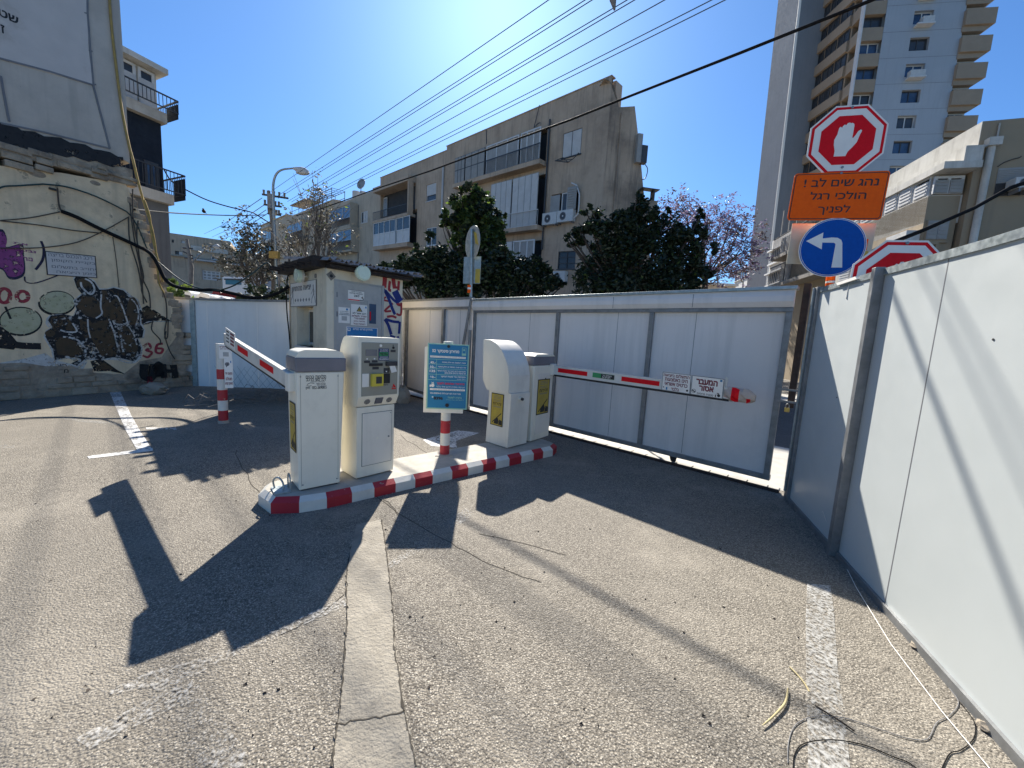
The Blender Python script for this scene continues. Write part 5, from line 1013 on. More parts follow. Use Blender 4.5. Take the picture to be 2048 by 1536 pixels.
# boulder at the wall foot
def rock(c, r, seed, label, name='rock'):
    g = np.random.default_rng(seed); m = MB(); m.ball(c, r, 0, 12, 8); m.V = [tuple(np.array(v)+g.normal(0, .06, 3)*np.array(r)*1.6) for v in m.V]
    m.V = [(v[0], v[1], max(v[2], 0.)) for v in m.V]; m.S = [False]*len(m.F); return m.build(name, M['rock'], None, None, label, 'stone', bevel=.01)
c = gnd(308, 788); rock((c[0], c[1], .1), (.26, .2, .14), 2, 'pale limestone block lying at the foot of the graffiti wall near its broken end')
for i, (x, y, s, l) in enumerate(((1835, 1296, .03, 'white pebble on the asphalt at the foot of the right hoarding, near the taut string'), (1979, 1460, .035, 'white stone chip beside the hoarding base near the bottom right corner'))):
    c = gnd(x, y); rock((c[0], c[1], s*.4), (s*1.3, s, s*.6), 10+i, l, 'pebble')
# small litter: flat dark bits strewn on the lot
m = MB(); g = np.random.default_rng(9)
for k in range(150):
    p = gnd(g.uniform(60, 1600), g.uniform(900, 1500)); 
    if p[0] > 2.2: continue
    s = g.uniform(.005, .012); th = g.uniform(0, 6.3); u_ = np.array([math.cos(th), math.sin(th), 0]); v_ = np.array([-u_[1], u_[0], 0])
    m.add([p+u_*s, p+v_*s*.6+np.array([0, 0, .008]), p-u_*s, p-v_*s*.6+np.array([0, 0, .004])], [(0, 1, 2, 3)], 0)
m.build('litter', M['bark'], None, (0, 0, 0), kind='stuff', label='tiny dark leaf scraps scattered over the asphalt lot', cat='litter')
gw = lambda L, z=.004: [gnd(x, y, z) for x, y in L]
zr_ = lambda x, y: (1300+x/2.738, 1000+y/2.738)
wire('string', 'taut white string running along the ground beside the right hoarding', [rf.pt(*rf.px(*zr_(945, 60), .03), .03)]+gw([zr_(1010, 240), zr_(1130, 480), zr_(1320, 790), zr_(1600, 1160), zr_(1860, 1470), zr_(1990, 1640)], .01), .0022, 'whites', 'string', 6)
wire('loose_wire', 'dark wire curling in a loop over the worn stripe, bottom right of the lot', gw(smooth([zr_(*q) for q in ((785, 1470), (790, 1400), (830, 1340), (930, 1315), (1060, 1318), (1200, 1350), (1330, 1405), (1420, 1440), (1520, 1520))], 5)), .0021, 'wire', 'wire', 6)
wire('loose_wire', 'thin grey wire looping from the worn stripe toward the right hoarding', gw(smooth([zr_(*q) for q in ((755, 1440), (758, 1330), (790, 1240), (860, 1195), (950, 1180), (1060, 1192), (1200, 1235), (1330, 1280), (1420, 1306), (1520, 1308), (1570, 1220), (1640, 1180), (1690, 1110), (1640, 1030), (1610, 970))], 5)), .0017, 'grayink', 'wire', 6)
wire('loose_wire', 'dark jagged wire scrap close to the bottom right hoarding base', gw(smooth([zr_(*q) for q in ((1590, 1490), (1640, 1390), (1700, 1370), (1770, 1310), (1780, 1230), (1740, 1160), (1690, 1100))], 5)), .002, 'wire', 'wire', 6)
m = MB(); P = gw(smooth([zr_(*q) for q in ((615, 1235), (680, 1180), (740, 1110), (755, 1030))], 5), .012); m.tube(P, [.002+.0035*math.sin(math.pi*i/len(P)) for i in range(len(P))], 0, 6); m.build('dry_pod', M['straw'], None, None, 'curved straw coloured dry pod on the asphalt left of the worn stripe', 'pod')
m = MB(); m.tube(gw(smooth([zr_(*q) for q in ((765, 915), (810, 960), (850, 1010), (872, 1050))], 4)), .004, 0, 6); m.build('dry_stalk', M['straw'], None, None, 'thin pale dry stalk beside the worn stripe, above the curved pod', 'stalk')
m = MB(); m.tube(gw([zr_(905, 1125), zr_(1050, 1215), zr_(1120, 1265)], .008), .0035, 0, 6); m.build('twig', M['bark'], None, None, 'straight dark twig lying across the worn stripe', 'twig')
# crumpled wire mesh and brush by the back fence
m = MB(); g = np.random.default_rng(21)
pA, pB = gnd(440, 800), gnd(590, 800)
for k in range(150):
    t = g.uniform(0, 1); c = pA*(1-t)+pB*t+np.array([g.normal(0, .05), g.uniform(-.9, .5), 0]); L_ = g.uniform(.25, .8); th = g.normal(0.2, .8); h0, h1 = g.uniform(0, .16), g.uniform(0, .22)
    d_ = np.array([math.cos(th), math.sin(th), 0])*L_/2; m.tube([c-d_+np.array([0, 0, h0]), c+np.array([0, 0, max(h0, h1)+g.uniform(0, .08)]), c+d_+np.array([0, 0, h1])], .005, 0, 4, False)
m.build('wire_tangle', M['pole'], None, None, 'tangle of grey wire mesh and dry brush on the ground behind the striped bollard', 'brush')
m = MB()
p0 = gnd(440, 779)
for i in range(14): 
    for s in (1, -1): m.tube([lf_.pt(1.0+i*.17, .05, .25), lf_.pt(1.0+i*.17+s*.35, .55+.08*math.sin(i), .2)], .004, 0, 4, False)
m.build('chain_link_roll', M['galv'], None, None, 'sagging strip of wire mesh leaning on the low back fence', 'mesh')
rock((gnd(797, 805)[0]+.1, gnd(797, 805)[1], .1), (.17, .15, .3), 33, 'grey concrete lump standing at the right foot of the booth')
# ================================================================ facade helpers
def facade(m, f, solids, holes, mi=0, dep=.35, mr=None):
    xs = sorted({round(v, 4) for r in solids+holes for v in r[:2]}); ys = sorted({round(v, 4) for r in solids+holes for v in r[2:]})
    inside = lambda r, x, y: r[0] < x < r[1] and r[2] < y < r[3]
    for i in range(len(xs)-1):
        for j in range(len(ys)-1):
            x, y = (xs[i]+xs[i+1])/2, (ys[j]+ys[j+1])/2
            if any(inside(r, x, y) for r in solids) and not any(inside(r, x, y) for r in holes):
                m.add([f.pt(xs[i], ys[j]), f.pt(xs[i+1], ys[j]), f.pt(xs[i+1], ys[j+1]), f.pt(xs[i], ys[j+1])], [(0, 1, 2, 3)], mi)
    for a0, a1, b0, b1 in holes:
        for p, q in (((a0, b0), (a1, b0)), ((a1, b0), (a1, b1)), ((a1, b1), (a0, b1)), ((a0, b1), (a0, b0))):
            m.add([f.pt(*p), f.pt(*q), f.pt(*q, -dep), f.pt(*p, -dep)], [(0, 1, 2, 3)], mi if mr is None else mr)
def window(par, f, r, c=-.12, nv=2, nh=1, fw=.06, mats=('frame', 'glass'), name='window', shut=(), sill=True, dep=.06, lab=None):
    a0, a1, b0, b1 = r; m = MB()
    m.box(f, a0, a1, b0, b0+fw, c, c+dep); m.box(f, a0, a1, b1-fw, b1, c, c+dep); m.box(f, a0, a0+fw, b0+fw, b1-fw, c, c+dep); m.box(f, a1-fw, a1, b0+fw, b1-fw, c, c+dep)
    for k in range(1, nv): x = a0+(a1-a0)*k/nv; m.box(f, x-fw/2, x+fw/2, b0+fw, b1-fw, c, c+dep)
    for k in range(1, nh): y = b0+(b1-b0)*k/nh; m.box(f, a0+fw, a1-fw, y-fw/2, y+fw/2, c, c+dep*.9)
    if sill: m.box(f, a0-.06, a1+.06, b0-.07, b0-.002, c, .06)
    w_ = m.build(name, M[mats[0]], par, label=lab)
    m = MB(); m.add([f.pt(a0, b0, c+.01), f.pt(a1, b0, c+.01), f.pt(a1, b1, c+.01), f.pt(a0, b1, c+.01)], [(0, 1, 2, 3)]); m.build('pane', M[mats[1]], w_)
    for (s0, s1, v0, v1) in shut:
        m = MB(); X = lambda u: a0+(a1-a0)*u; Y = lambda v: b0+(b1-b0)*v
        m.box(f, X(s0), X(s1), Y(v0), Y(v1), c+dep, c+dep+.03); n_ = max(4, int((Y(v1)-Y(v0))/.09))
        for k in range(n_): y = Y(v0)+(Y(v1)-Y(v0))*(k+.5)/n_; m.box(f, X(s0)+.03, X(s1)-.03, y-.025, y+.015, c+dep+.03, c+dep+.045)
        m.build('shutter', M[mats[2] if len(mats) > 2 else 'shut'], w_)
    return w_
def aircon(par, f, x0, y0, x1, y1, Z, dep=.35, c=.05):
    a0, a1, b0, b1 = f.rect(*Z(x0, y0), *Z(x1, y1)); m = MB(); m.box(f, a0, a1, b0, b1, c, c+dep, 0)
    r = min(a1-a0, b1-b0)*.36; ac_ = a0+(a1-a0)*.38; bc_ = (b0+b1)/2; m.ring(f, ac_, bc_, r*.85, r, c+dep-.001, c+dep+.012, 1); m.disc(f, ac_, bc_, r*.84, c+dep-.001, c+dep+.006, 2, 20); m.disc(f, ac_, bc_, r*.22, c+dep, c+dep+.014, 0, 12)
    for q in (a0+.1, a1-.14): m.box(f, q, q+.04, b0-.10, b0-.002, 0, c+dep, 1)
    return m.build('air_conditioner', [M['ac'], M['grayink'], M['dframe']], par)
def railing(par, f, a0, a1, b0, b1, c, n=None, mat='dframe', r=.02, name='railing'):
    m = MB(); n = n or max(3, int((a1-a0)/.14)); m.box(f, a0, a1, b1-.05, b1, c-.03, c+.03); m.box(f, a0, a1, b0, b0+.04, c-.02, c+.02)
    for k in range(n+1): x = a0+(a1-a0)*k/n; m.box(f, x-r/2, x+r/2, b0+.04, b1-.05, c-r/2, c+r/2)
    return m.build(name, M[mat], par)
def shutters(par, f, r, c, n, mat='shut', gapm='dframe', name='shutter_bank', nh=1):
    a0, a1, b0, b1 = r; m = MB(); m.box(f, a0, a1, b0, b1, c-.03, c, 1); w_ = (a1-a0)/n
    for k in range(n):
        for h in range(nh):
            x0, x1 = a0+w_*k+.04, a0+w_*(k+1)-.04; y0, y1 = b0+(b1-b0)*h/nh+.04, b0+(b1-b0)*(h+1)/nh-.04
            m.box(f, x0, x1, y0, y1, c, c+.02, 0); q = int((y1-y0)/.1)
            for j in range(q): y = y0+(y1-y0)*(j+.5)/q; m.box(f, x0+.04, x1-.04, y-.03, y+.02, c+.02, c+.035, 0)
    return m.build(name, [M[mat], M[gapm]], par)
# ================================================================ the four storey block across the road
z4 = lambda x, y: (720+x/3.2, 140+y/3.2)
YM = 27.
O = at(1203, 600, YM); du = -nrm(ray(275, 556)); mf = Fr((O[0], O[1], 0) if False else O, du, (0, 0, 1))
mbT = T('apartment_block', (O[0]-6, O[1]+6, 0), 'weathered brown four storey apartment block with enclosed balconies behind the gate trees', 'apartment building')
r4 = lambda x0, y0, x1, y1: mf.rect(*z4(x0, y0), *z4(x1, y1))
A0 = mf.px(760, 420)[0]; A1 = 0.
bG = -9.
rt1 = mf.px(*z4(300, 622))[1]; rt2 = mf.px(*z4(880, 352))[1]; rt3 = mf.px(*z4(1400, 130))[1]
x1_, x2_ = mf.px(*z4(555, 505))[0], mf.px(*z4(1200, 215))[0]
A1 = mf.px(1205, 400)[0]
solids = [(A0, x1_, bG, rt1), (x1_, x2_, bG, rt2), (x2_, A1, bG, rt3)]
H_logg = r4(132, 800, 352, 900); H_glz = r4(132, 945, 360, 1108); 
H_roll = r4(425, 738, 485, 828); H_w1 = r4(425, 1012, 487, 1120)
H_r1 = r4(1303, 408, 1412, 535); H_r2 = r4(1228, 800, 1392, 912); H_r3 = r4(1270, 1162, 1374, 1273)
H_top = r4(643, 525, 1186, 690); 
def fixr(r): return (min(r[0], r[1]), max(r[0], r[1]), min(r[2], r[3]), max(r[2], r[3]))
b_t0, b_t1 = mf.px(*z4(800, 700))[1], mf.px(*z4(800, 520))[1]
H_top = (mf.px(*z4(643, 600))[0], mf.px(*z4(1190, 560))[0], b_t0, b_t1)
H_mid = (mf.px(*z4(868, 900))[0], mf.px(*z4(1180, 900))[0], mf.px(*z4(930, 1035))[1], mf.px(*z4(930, 730))[1])
H_bot = (mf.px(*z4(868, 1200))[0], mf.px(*z4(1160, 1200))[0], mf.px(*z4(930, 1330))[1], mf.px(*z4(930, 1110))[1])
holes = [fixr(h) for h in (H_logg, H_glz, H_roll, H_w1, H_r1, H_r2, H_r3, H_top, H_mid, H_bot)]
H_logg, H_glz, H_roll, H_w1, H_r1, H_r2, H_r3, H_top, H_mid, H_bot = holes
m = MB(); facade(m, mf, solids, holes, 0, .5)
for s in solids:
    m.add([mf.pt(s[0], s[3]), mf.pt(s[1], s[3]), mf.pt(s[1], s[3], -.35), mf.pt(s[0], s[3], -.35)], [(0, 1, 2, 3)]); m.box(mf, s[0]+.02, s[1]-.02, bG, s[3]-.01, -1.3 if s[1] > x2_+.5 else -9, -.52)
m.add([mf.pt(A0, bG), mf.pt(A0, rt1), mf.pt(A0, rt1, -.52), mf.pt(A0, bG, -.52)], [(0, 1, 2, 3)])
m.build('wall', M['brown'], mbT)
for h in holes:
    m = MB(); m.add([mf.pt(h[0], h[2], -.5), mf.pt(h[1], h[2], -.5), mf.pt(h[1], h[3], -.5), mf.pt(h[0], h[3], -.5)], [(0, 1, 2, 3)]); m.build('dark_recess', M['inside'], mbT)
m = MB()
for (q0, q1, zz) in ((A0-.05, x1_, rt1), (x1_-.05, x2_, rt2), (x2_-.05, A1, rt3)): m.box(mf, q0, q1, zz+.001, zz+.07, -.4, .05)
m.build('parapet_coping', M['brown'], mbT)
# side wing on the right
sfr = Fr(mf.pt(A1, 0, 0), nrm([.98, .20, 0]), (0, 0, 1))
L = [sfr.px(x, y) for x, y in ((1209, 157), (1214, 158.5), (1220, 162), (1228, 173), (1234, 190), (1238, 214), (1270, 212), (1280, 300), (1291, 420), (1300, 470), (1300, 600))]
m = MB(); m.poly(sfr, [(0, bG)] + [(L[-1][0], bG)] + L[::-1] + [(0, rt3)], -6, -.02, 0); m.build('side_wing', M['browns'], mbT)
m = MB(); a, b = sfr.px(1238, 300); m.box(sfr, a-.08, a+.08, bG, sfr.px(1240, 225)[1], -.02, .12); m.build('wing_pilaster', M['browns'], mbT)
# left stack: open loggia above a glazed balcony
m = MB(); s0, s1 = H_logg[0]-.15, H_logg[1]+.1; cz = mf.px(*z4(200, 800))[1]
m.box(mf, s0, s1, H_logg[3]-.02, H_logg[3]+.55, .001, 1.0); m.box(mf, s0, s1, H_logg[2]-.75, H_logg[2]-.45, .001, 1.0); m.box(mf, s0, s1, H_glz[2]-.5, H_glz[2]-.03, .001, .95); m.box(mf, s1-.25, s1-.02, H_logg[2]-.449, H_logg[3]-.021, .3, .9); m.build('balcony_slab', M['brown'], mbT)
railing(mbT, mf, s0+.05, s1-.3, H_logg[2]-.44, H_logg[2]+.55, .95)
window(mbT, mf, (H_logg[0]+.1, H_logg[0]+1.1, H_logg[2], H_logg[3]-.3), -.4, 3, 1, .08, ('frame', 'blueglass'), sill=False)
g0_, g1_ = H_glz[0]-.05, H_glz[1]+.05; gz0, gz1 = H_glz[2]-.02, H_logg[2]-.76
for nm, (p, q) in enumerate(((g0_, g0_+(g1_-g0_)*.64), (g0_+(g1_-g0_)*.66, g1_))): window(mbT, mf, (p, q, gz0, gz1), .86, 2 if nm else 4, 2, .09, ('frame', 'glass'), 'glazed_balcony', sill=False)
m = MB(); m.box(mf, g0_+.1, g0_+(g1_-g0_)*.62, gz0+.1, gz0+(gz1-gz0)*.48, .871, .876); m.box(mf, g0_+(g1_-g0_)*.68, g1_-.1, gz0+.1, gz0+(gz1-gz0)*.48, .871, .876); m.build('balcony_curtain', M['shut'], mbT)
# windows
window(mbT, mf, H_roll, -.14, 1, 1, .07, ('shut', 'glass'), 'roller_window', shut=((.04, .96, .34, .98),))
window(mbT, mf, H_w1, -.12, 2, 1, .1)
window(mbT, mf, H_r1, -.1, 2, 1, .07, ('dframe', 'glass'), shut=((.03, .48, .03, .97), (.52, .97, .03, .97)))
window(mbT, mf, (H_r2[0]+(H_r2[1]-H_r2[0])*.38, H_r2[0]+(H_r2[1]-H_r2[0])*.78, H_r2[2], H_r2[3]), -.1, 2, 1, .09)
m = MB(); W2 = H_r2[1]-H_r2[0]; m.box(mf, H_r2[0]-.05, H_r2[0]+W2*.34, H_r2[2], H_r2[3]-.1, .02, .06); m.build('open_shutter', M['shutg'], mbT); m = MB(); m.box(mf, H_r2[0]+W2*.70, H_r2[1]+.05, H_r2[2]+.15, H_r2[3]+.15, .3, .36)
for k in range(9): y = H_r2[2]+.2+(H_r2[3]-H_r2[2])*k/9.5; m.box(mf, H_r2[0]+W2*.73, H_r2[1], y, y+.03, .36, .40)
m.build('open_shutter', M['shutg'], mbT)
window(mbT, mf, H_r3, -.1, 2, 3, .06, ('dframe', 'glass'))
aircon(mbT, mf, 1190, 928, 1276, 990, z4); aircon(mbT, mf, 1284, 912, 1380, 972, z4); aircon(mbT, mf, 1254, 1292, 1330, 1360, z4)
m = MB(); m.tube([mf.pt(*mf.px(*z4(x, y)), .25) for x, y in ((1368, 730), (1400, 745), (1418, 800), (1415, 880), (1410, 925), (1382, 955))], .05); m.build('refrigerant_pipe', M['frame'], mbT)
m = MB(); q = [mf.pt(*mf.px(*z4(x, y)), c) for x, y, c in ((1300, 560, 0), (1280, 600, .6), (1395, 590, .6), (1400, 530, 0), (1330, 590, 0))]
for i, j in ((0, 1), (1, 2), (2, 3), (1, 4), (0, 4), (4, 2)): m.tube([q[i], q[j]], .03, 0, 5)
m.build('laundry_rack', M['dframe'], mbT)
m = MB(); a = mf.px(*z4(533, 800))[0]; m.tube([mf.pt(a, mf.px(*z4(533, 1000))[1], .1), mf.pt(a, mf.px(*z4(533, 618))[1], .1)], .11, 0, 10); a = mf.px(*z4(1192, 800))[0]; m.tube([mf.pt(a, mf.px(*z4(1180, 1150))[1], .12), mf.pt(a, mf.px(*z4(1195, 330))[1], .12)], .07, 1, 8); m.build('drain_pipe', [M['pale'], M['dframe']], mbT)
# centre bay: three floors of enclosed balconies
def bay(h, kinds, slab=True):
    a0, a1, b0, b1 = h
    if slab:
        m = MB(); m.box(mf, a0-.1, a1+.1, b0-.35, b0-.01, .001, .8); m.build('balcony_slab', M['brown'], mbT)
    for u0, u1, kind in kinds:
        p, q = a0+(a1-a0)*u0, a0+(a1-a0)*u1
        if kind == 'dark': shutters(mbT, mf, (p, q, b0+.02, b1-.05), .62, 3, 'shutg', nh=2)
        elif kind == 'white': shutters(mbT, mf, (p, q, b0+.02, b1-.05), .62, 4, 'shut', 'shutg')
        elif kind == 'glass': window(mbT, mf, (p, q, b0+.02, b1-.05), .58, 3, 1, .1, ('frame', 'shutg'), 'glazed_balcony', sill=False)
        elif kind == 'rail': railing(mbT, mf, p, q, b0, b0+1.15, .72, None, 'frame')
        elif kind == 'brail': railing(mbT, mf, p, q, b0, b0+1.15, .74, None, 'dframe')
bay(H_top, [(0, .14, 'dark'), (.15, .40, 'dark'), (.42, .78, 'glass'), (.80, .99, 'glass'), (.42, 1., 'brail')])
bay(H_mid, [(0, .45, 'white'), (.47, .96, 'white'), (0, 1, 'rail')])
bay(H_bot, [(0, .5, 'white'), (.52, .96, 'glass')])
m = MB(); q = [mf.pt(*mf.px(*z4(x, y)), .2) for x, y in ((1160, 232), (1125, 375), (1150, 350), (1165, 345))]; m.tube([q[0], q[1]], .03); m.tube(smooth(q[1:], 4), .03); m.build('roof_pipe', M['dframe'], mbT); m = MB(); q = [mf.pt(*mf.px(*z4(810, y)), .0) for y in (475, 380)]; m.tube(q, .05); m.build('roof_pipe', M['dframe'], mbT)
m = MB(); a, b = sfr.px(1277, 300); m.box(sfr, a-.25, a+.1, b-.9, b+.9, -.02, .3, 0); m.box(sfr, a+.1, a+.5, b-.9, b+.2, -.02, .35, 1); m.tube(smooth([sfr.pt(*sfr.px(x, y), .2) for x, y in ((1281, 296), (1284, 325), (1292, 340), (1288, 358), (1280, 362))], 4), .03, 1)
a, b = sfr.px(1288, 382); m.box(sfr, a-.4, a+.9, b, b+.05, .0, .5, 1); m.box(sfr, a+.5, a+.56, b-.8, b, .0, .5, 1); a, b = sfr.px(1285, 405); m.box(sfr, a-.1, a+.8, b-1.2, b, -.02, .6, 2); m.build('side_balcony', [M['shutg'], M['dframe'], M['browns']], mbT)
# ================================================================ block to its left with a roof frame and dish
z3 = lambda x, y: (300+x/4.452, 300+y/4.452)
YB = mf.pt(A0, 0)[1]+1.5
O = at(752, 560, YB); lf2 = Fr(O, du, (0, 0, 1))
lb = T('apartment_block', (O[0]-4, O[1]+5, 0), 'stained beige block with roof frame and satellite dish, left of the brown block', 'apartment building')
A1 = lf2.px(762, 480)[0]; A0b = lf2.px(*z3(1640, 600))[0]; A0c = lf2.px(*z3(1220, 700))[0]
tA = lf2.px(*z3(1900, 395))[1]; tB2 = lf2.px(*z3(1400, 530))[1]
holes = [fixr(lf2.rect(*z3(1880, 555), *z3(1938, 640)))]
m = MB(); facade(m, lf2, [(A0b, A1, -9, tA), (A0c, A0b, -9, tB2)], holes); m.box(lf2, A0b, A1, -9, tA-.02, -9, -.4); m.box(lf2, A0c, A0b-.01, -9, tB2-.02, -9, -.4); m.add([lf2.pt(A0b, tA), lf2.pt(A1, tA), lf2.pt(A1, tA, -.4), lf2.pt(A0b, tA, -.4)], [(0, 1, 2, 3)]); m.add([lf2.pt(A1, tA), lf2.pt(A1, -9), lf2.pt(A1, -9, -9), lf2.pt(A1, tA, -9)], [(0, 1, 2, 3)])
m.add([lf2.pt(A0b, tB2-.1), lf2.pt(A0b, tA), lf2.pt(A0b, tA, -.41), lf2.pt(A0b, tB2-.1, -.41)], [(0, 1, 2, 3)])
m.build('wall', M['beige'], lb)
window(lb, lf2, holes[0], -.1, 3, 1, .08, ('frame', 'glass'), shut=((.36, .64, .03, .97), (.68, .97, .03, .97)))
def boxbal(par, f, x0, x1, yt, ym, yb, Z, d=1.1, mw='beige'):
    a0, a1 = f.px(*Z(x0, ym))[0], f.px(*Z(x1, ym))[0]; t_, mm_, bo_ = (f.px(*Z((x0+x1)/2, y))[1] for y in (yt, ym, yb))
    m = MB(); m.box(f, a0, a1, t_, t_+.3, .001, d+.1, 0); m.box(f, a0, a1, bo_-.25, bo_, .001, d+.05, 0); m.box(f, a1-.12, a1, bo_+.001, t_-.001, .001, d, 0); b_ = m.build('balcony_box', M[mw], par)
    window(par, f, (a0+.05, a1-.15, mm_, t_-.02), d-.1, 3, 1, .09, ('frame', 'blueglass'), 'glazed_balcony', sill=False)
    railing(par, f, a0, a1-.15, bo_, mm_, d+.05)
boxbal(lb, lf2, 1655, 1850, 530, 640, 700, z3); boxbal(lb, lf2, 1655, 1860, 735, 830, 910, z3)
boxbal(lb, lf2, 1260, 1400, 660, 740, 830, z3, .9)
m = MB(); f = lf2
xs = [f.px(*z3(x, 480))[0] for x in (1240, 1300, 1370, 1440, 1510, 1590)]; zt_ = f.px(*z3(1400, 420))[1]; zb_ = tB2
for a in xs:
    for c in (-.5, -2.6): m.box(f, a-.04, a+.04, zb_, zt_+.0, c-.04, c+.04)
for c in (-.5, -2.6):
    for z in (zt_-.08, (zb_+zt_)/2): m.box(f, xs[0], xs[-1], z, z+.07, c-.035, c+.035)
for i in range(11): a = xs[2]+(xs[-1]-xs[2])*i/10; m.box(f, a-.03, a+.03, zt_, zt_+.06, -2.7, -.4)
m.build('roof_frame', M['dframe'], lb)
m = MB(); m.box(f, xs[0]-.3, xs[2], zt_+.061, zt_+.2, -3, -.2); m.build('roof_canopy', M['pole'], lb)
m = MB(); a, b = lf2.px(*z3(1897, 305)); df = Fr(lf2.pt(a, b, .3), nrm([.93, -.3, 0]), nrm([.1, .2, 1])); R0 = .75
for i, (r0, c0) in enumerate(((1, .0), (.8, -.12), (.55, -.2), (.25, -.25))): m.disc(df, 0, 0, R0*.86*r0, c0-.06, c0, 0, 26, R0*r0)
m.tube([df.pt(0, -R0*.8), df.pt(0, -.1, .5)], .025, 1); m.tube([df.pt(0, -.2, -.1), df.pt(0, -R0-.4, -.3)], .05, 1); m.build('satellite_dish', [M['shutg'], M['dframe']], lb)
m = MB()
for x, w_ in ((1730, 26), (1790, 22), (1970, 34), (2015, 40)): a0, b = lf2.px(*z3(x, 330 if x > 1900 else 365)); a1, _ = lf2.px(*z3(x+w_, 330)); m.tube([lf2.pt((a0+a1)/2, tA-.3, -1.6), lf2.pt((a0+a1)/2, b+.25, -1.6)], (a1-a0)/2, 0, 14)
m.build('water_tank', M['pale'], lb)
m = MB(); a = lf2.px(*z3(1858, 700))[0]; m.box(lf2, a-.06, a+.06, -5, lf2.px(*z3(1860, 490))[1], .001, .12); m.build('drain_pipe', M['pole'], lb)
# corner tower of the next block, farther left
YC = lf2.pt(A0c, 0)[1]+2
O = at(572, 560, YC); cf2 = Fr(O, du); cb = T('apartment_block', (O[0]-2, O[1]+4, 0), 'narrow pale block with stacked glazed balconies behind the street lamp', 'apartment building')
a0, a1 = cf2.px(*z3(985, 700))[0], cf2.px(*z3(1225, 700))[0]; t_ = cf2.px(*z3(1080, 640))[1]
m = MB(); m.box(cf2, a0, a1, -9, t_, -7, 0); m.box(cf2, a0-.2, a1, t_+.001, t_+.2, -7, .2); m.build('wall', M['beige'], cb)
for y0, y1 in ((720, 790), (850, 920)):
    r = fixr(cf2.rect(*z3(1000, y0), *z3(1085, y1))); window(cb, cf2, r, .02, 3, 1, .12, ('frame', 'glass'), 'glazed_balcony')
    m = MB(); m.box(cf2, r[0]-.2, r[1]+.2, r[3]+.05, r[3]+.35, .001, .7); m.build('balcony_slab', M['lime'], cb)
# ================================================================ long beige block at the end of the street
z9 = lambda x, y: (330+x/7.585, 430+y/7.585)
O = at(345, 560, 52); uu = nrm(at(492, 495, 50)-at(345, 465, 52)); fb_ = VF(at(345, 560, 52), at(492, 560, 56.)); fb_.O[2] = 0
eb_ = T('apartment_block', (*fb_.pt(5, 0)[:2], 0), 'long low beige apartment block closing the far end of the street, at the left', 'apartment building')
g9 = lambda x0, y0, x1, y1: fixr(fb_.rect(*z9(x0, y0), *z9(x1, y1)))
a0, a1 = fb_.px(*z9(-300, 600))[0], fb_.px(*z9(1000, 600))[0]; tE = fb_.px(*z9(500, 330))[1]; a2 = fb_.px(*z9(1700, 600))[0]; tE2 = fb_.px(*z9(1000, 540))[1]
hs = [g9(150, 540, 270, 610), g9(590, 430, 765, 470), g9(100, 370, 135, 420), g9(690, 610, 820, 690), g9(560, 830, 840, 1000), g9(480, 570, 530, 630), g9(890, 640, 1050, 710), g9(720, 730, 930, 780), g9(890, 475, 955, 515), g9(245, 380, 300, 430)]
m = MB(); facade(m, fb_, [(a0, a1, 0, tE), (a1, a2, 0, tE2)], hs, 0, .4); m.box(fb_, a0, a1, 0, tE-.02, -8, -.45); m.box(fb_, a1+.01, a2, 0, tE2-.02, -8, -.45); m.build('wall', M['beige'], eb_)
for i, h in enumerate(hs):
    if i in (4,): window(eb_, fb_, h, -.2, 4, 3, .15, ('frame', 'shutg'), sill=False)
    else: window(eb_, fb_, h, -.2, 2, 1, .12, ('frame' if i % 2 else 'dframe', 'glass'), sill=False, shut=((.5, .95, .05, .95),) if i in (0, 3, 6) else ())
m = MB(); r = g9(140, 620, 300, 640); m.box(fb_, a0, fb_.px(*z9(1050, 700))[0], r[2], r[3], .001, .5)
r = g9(420, 660, 1060, 690); m.box(fb_, fb_.px(*z9(420, 700))[0], a2, fb_.px(*z9(700, 725))[1], fb_.px(*z9(700, 700))[1], .001, .9); m.build('balcony_slab', M['pale'], eb_)
m = MB(); r = g9(80, 440, 1000, 545); b0_ = fb_.px(*z9(200, 545))[1]; b1_ = fb_.px(*z9(200, 445))[1]; 
m.box(fb_, fb_.px(*z9(400, 480))[0], a1-.3, fb_.px(*z9(600, 560))[1], fb_.px(*z9(600, 490))[1], .001, .25); m.build('pale_band', M['lime'], eb_)
# balcony house behind the graffiti wall
YH = 19.
hO = at(345, 600, YH); hfr = Fr((hO[0], hO[1], 0), wd_); hb = T('balcony_house', (hO[0]-3, hO[1]-3, 0), 'grey and white house with dark railed balconies behind the party wall', 'house')
hz = lambda x, y: hfr.px(*z1_(x, y))
ax0 = hz(600, 900)[0]-6; aW = hz(1150, 1400)[0]; aU = hz(1100, 900)[0]
t0, t1, t2, t3, t4, t5, t6 = [hz(1000, y)[1] for y in (410, 470, 735, 805, 820, 1290, 1360)]
m = MB(); m.box(hfr, ax0, aW, 0, t6-.001, -9, 0); m.build('lower_wall', M['grey'], hb)
m = MB(); m.box(hfr, ax0, aW+.1, t6, t5, -9, .3); m.box(hfr, ax0, aU+.12, t3, t2, -9, .3, 0); m.box(hfr, ax0, aU+.2, t1+.02, t0-.12, -9, .4); m.build('floor_band', M['lime'], hb)
m = MB(); m.box(hfr, ax0, aU, t5+.001, t3-.001, -9, 0); m.build('dark_curtain', M['dkblue'], hb)
m = MB(); m.box(hfr, ax0, aU-.05, t2+.001, t1+.019, -9, -.1); m.build('upper_wall', M['lime'], hb)
r = (hz(985, 1200)[0], hz(1080, 1200)[0], hz(1040, 1290)[1], hz(1040, 1110)[1]); window(hb, hfr, r, .01, 2, 1, .1, ('dframe', 'blueglass'))
